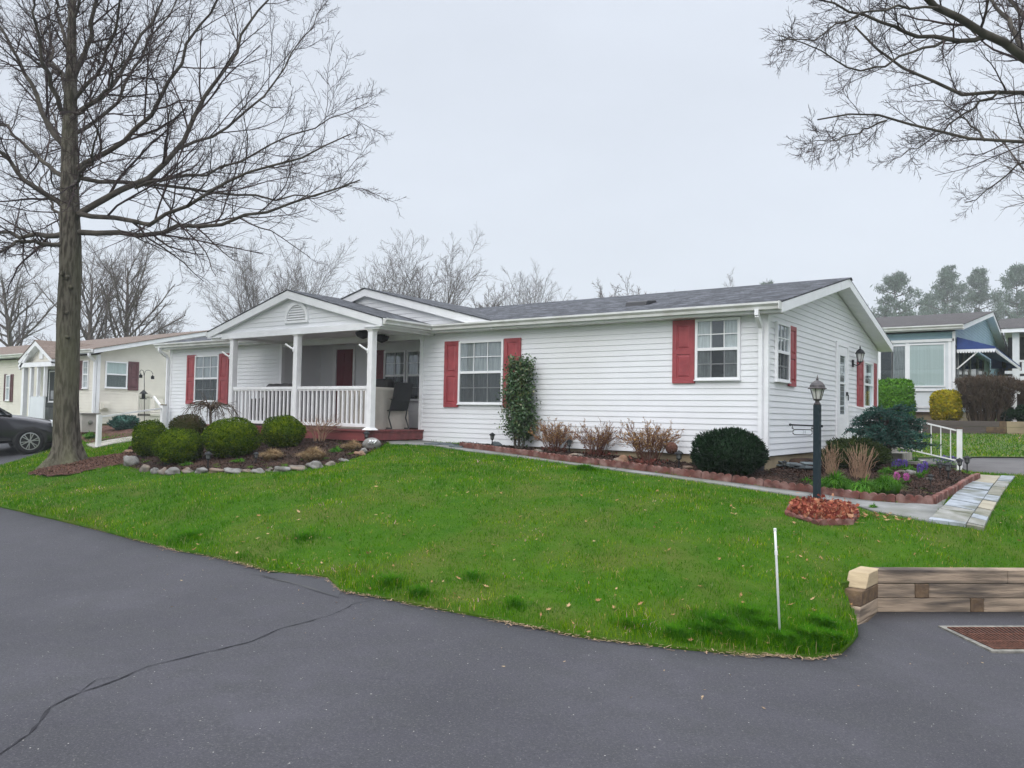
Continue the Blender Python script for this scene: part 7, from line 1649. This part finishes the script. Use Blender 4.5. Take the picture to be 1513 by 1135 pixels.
# brown clipped hedges, green hedge, yellow shrub on the raised bed
zR=1.70
RB=[(-6.2,24.95),(17,24.95),(17,27.0),(-3.3,27.0),(-3.3,26.7),(-6.2,26.7)]
o=MB();o.add([(a,b,zR) for a,b in RB],[tuple(range(6))]);o=o.build('raised_ground',M_mulchred);o['kind']='structure'
t=thing('timber_retaining_wall',(0,24.8,1.3),'old grey timber wall holding the raised bed in front of the blue house','retaining wall');off=(0,24.8,1.3);xj=Yp(1487,635,24.75)[0]
for k in range(3):
    for (a,b,m) in((-6.2,xj-.16-.3*(k%2),M_oldwood),(xj-.155-.3*(k%2),xj+.0,M_timberend),(xj+.005,17,M_mulchred if 0 else M_found)):
        mb=MB(off);mb.box(a,b,24.72+.004*(k%2)+(.0 if m is not M_timberend else -.01),24.94,1.24+k*.155,1.24+(k+1)*.155-.004);mb.build('timber',m,t,bevel=.008)
def hp_(px,py): p=Yp(px,py,25.75);return (p[0],25.75,zR)
globe(1326,0,60,66,M_hedge,801,'bright green clipped hedge block between the white house and the blue house',name='green_hedge',n=6500,leaf=.075,boxy=5,base=(Yp(1316,580,25.4)[0],25.5,1.58),lump=.03,rim=.08)
globe(1398,0,42,45,M_yellow,802,'golden yellow and green clipped bush below the large sunroom window',name='golden_shrub',n=5200,leaf=.07,boxy=4,base=hp_(1398,600),lump=.04,rim=.1)
def twigbox(b,wpx,hpx_,n,seed):
    rng=np.random.default_rng(seed);b=np.array(b,float);rx=pxm(wpx,b)/2;H2=pxm(hpx_,b);t=[o for o in bpy.data.objects if o.name.startswith('brown_hedge') and o.type=='EMPTY'][-1]
    t=max((o for o in bpy.data.objects if o.name.startswith('brown_hedge') and o.type=='EMPTY'),key=lambda o:o.name)
    u=rng.uniform(-1,1,(n,3));z=rng.random(n)**.6;k=(np.abs(u[:,0])**4+np.abs(u[:,1])**4)<1;u=u[k];z=z[k];n=len(u)
    C=b+np.column_stack([u[:,0]*rx*(.55+.45*z),u[:,1]*rx*.7*(.55+.45*z),.12+z*(H2-.12)*(1-.08*(u[:,0]**4))]);d=rng.normal(0,.6,(n,3))+[0,0,1.1]
    leafcloud('fine_twigs',C,.17,M_brtwig,t,tuple(b),rng,.07,dirs=d)
HB=hp_(1458,600);canes('brown_hedge',0,0,84,70,M_brtwig,803,'brown leafless clipped hedge, vase shaped, in front of the blue awnings',n0=90,base=HB,lvl=3,subs=9,r=.012,rmin=.006,spread0=.2,lean=-.3,group='brown clipped hedges');twigbox(HB,84,66,9000,811)
HB=(Yp(1506,600,26.3)[0],26.5,zR);canes('brown_hedge',0,0,44,60,M_brtwig,804,'second brown clipped hedge at the right edge behind the sloping rail',n0=60,base=HB,lvl=3,subs=8,r=.012,rmin=.006,spread0=.2,lean=-.3,group='brown clipped hedges');twigbox(HB,46,60,4500,812)
globe(1486,0,26,24,M_yew,805,'small dark green bush at the foot of the right white post',name='green_bush',n=1500,leaf=.07,base=hp_(1489,600))
globe(1508,0,18,26,M_yew,806,'small dark green bush at the right edge on the raised bed',name='green_bush',n=1200,leaf=.07,base=hp_(1509,600))
q=hp_(1498,600);t=thing('handrail',q,'short sloping white rail on a post between the brown hedges','handrail');off=q;za_=Yp(1500,580,25.75)[1];mb=MB(off);mb.box(q[0]-.07,q[0]+.07,25.70,25.80,zR,za_);mb.build('post',M_post,t)
a,b=Yp(1481,571.5,25.75),Yp(1507,581,25.75);mb=MB(off);mb.beam((a[0],25.75,a[1]),(b[0],25.75,b[1]),.06,.06);mb.build('rail',M_post,t)
# ------------------------------------------------------------------ third house at the right edge
TY=38.0;(tx,tz)=Yp(1484,492,TY);tx2=tx+14;zb3=Yp(1500,590,TY)[1];ztop=Yp(1484,476,TY+3)[1]
t=thing('grey_roofed_house',(tx+7,TY+3,zb3),'house with grey roof and white porch rail at the right edge, behind the blue house','house');off=(tx+7,TY+3,zb3)
mb=MB(off);mb.box(tx,tx2,TY+1.6,TY+7,zb3-.5,tz-.05);mb.build('wall',mat('dark_porch_wall',(.06,.055,.06),.7,(.09,.08,.085),2,2),t)
mw,ms=MB(off),MB(off);gableroof(mw,ms,[(TY-.3,tz-.02),(TY+3.4,ztop),(TY+7.4,tz-.02)],[(TY-.3,tz+.14),(TY+3.4,ztop+.16),(TY+7.4,tz+.14)],'x',tx-.4,tx2+.4);rf=mw.build('roof',M_trim,t);ms.build('shingles',M_shbr,rf)
for k in range(5):
    mb=MB(off);x=Yp(1501,530,TY)[0]+k*2.6;mb.box(x-.12,x+.12,TY,TY+.2,zb3-.3,tz-.02);mb.build('porch_post',M_trim,t)
zr1,zr2=Yp(1505,532,TY)[1],Yp(1505,550,TY)[1]
mb=MB(off);mb.box(tx,tx2,TY+.03,TY+.13,zr1-.08,zr1);mb.box(tx,tx2,TY+.03,TY+.13,zr2-.06,zr2+.06);mb.box(tx,tx2,TY+.05,TY+.1,Yp(1505,562,TY)[1],Yp(1505,556,TY)[1]);mb.build('rail',M_trim,t)
mb=MB(off)
for k in range(40): x=tx+.3+k*.33;mb.box(x-.04,x+.04,TY+.05,TY+.1,zr2+.061,zr1-.081)
mb.build('railing_pickets',M_trim,t)
# ------------------------------------------------------------------ haze
mb=MB();mb.box(-230,230,-230,230,-2.2,45);hz=mb.build('haze',M_dark);hz['kind']='stuff'
hm=bpy.data.materials.new('haze');hm.use_nodes=True;N=hm.node_tree.nodes;N.clear();o=N.new('ShaderNodeOutputMaterial');v=N.new('ShaderNodeVolumePrincipled');v.inputs['Color'].default_value=(.93,.96,1,1);v.inputs['Density'].default_value=.0010;v.inputs['Anisotropy'].default_value=.2;hm.node_tree.links.new(v.outputs[0],o.inputs['Volume'])
hz.data.materials.clear();hz.data.materials.append(hm)
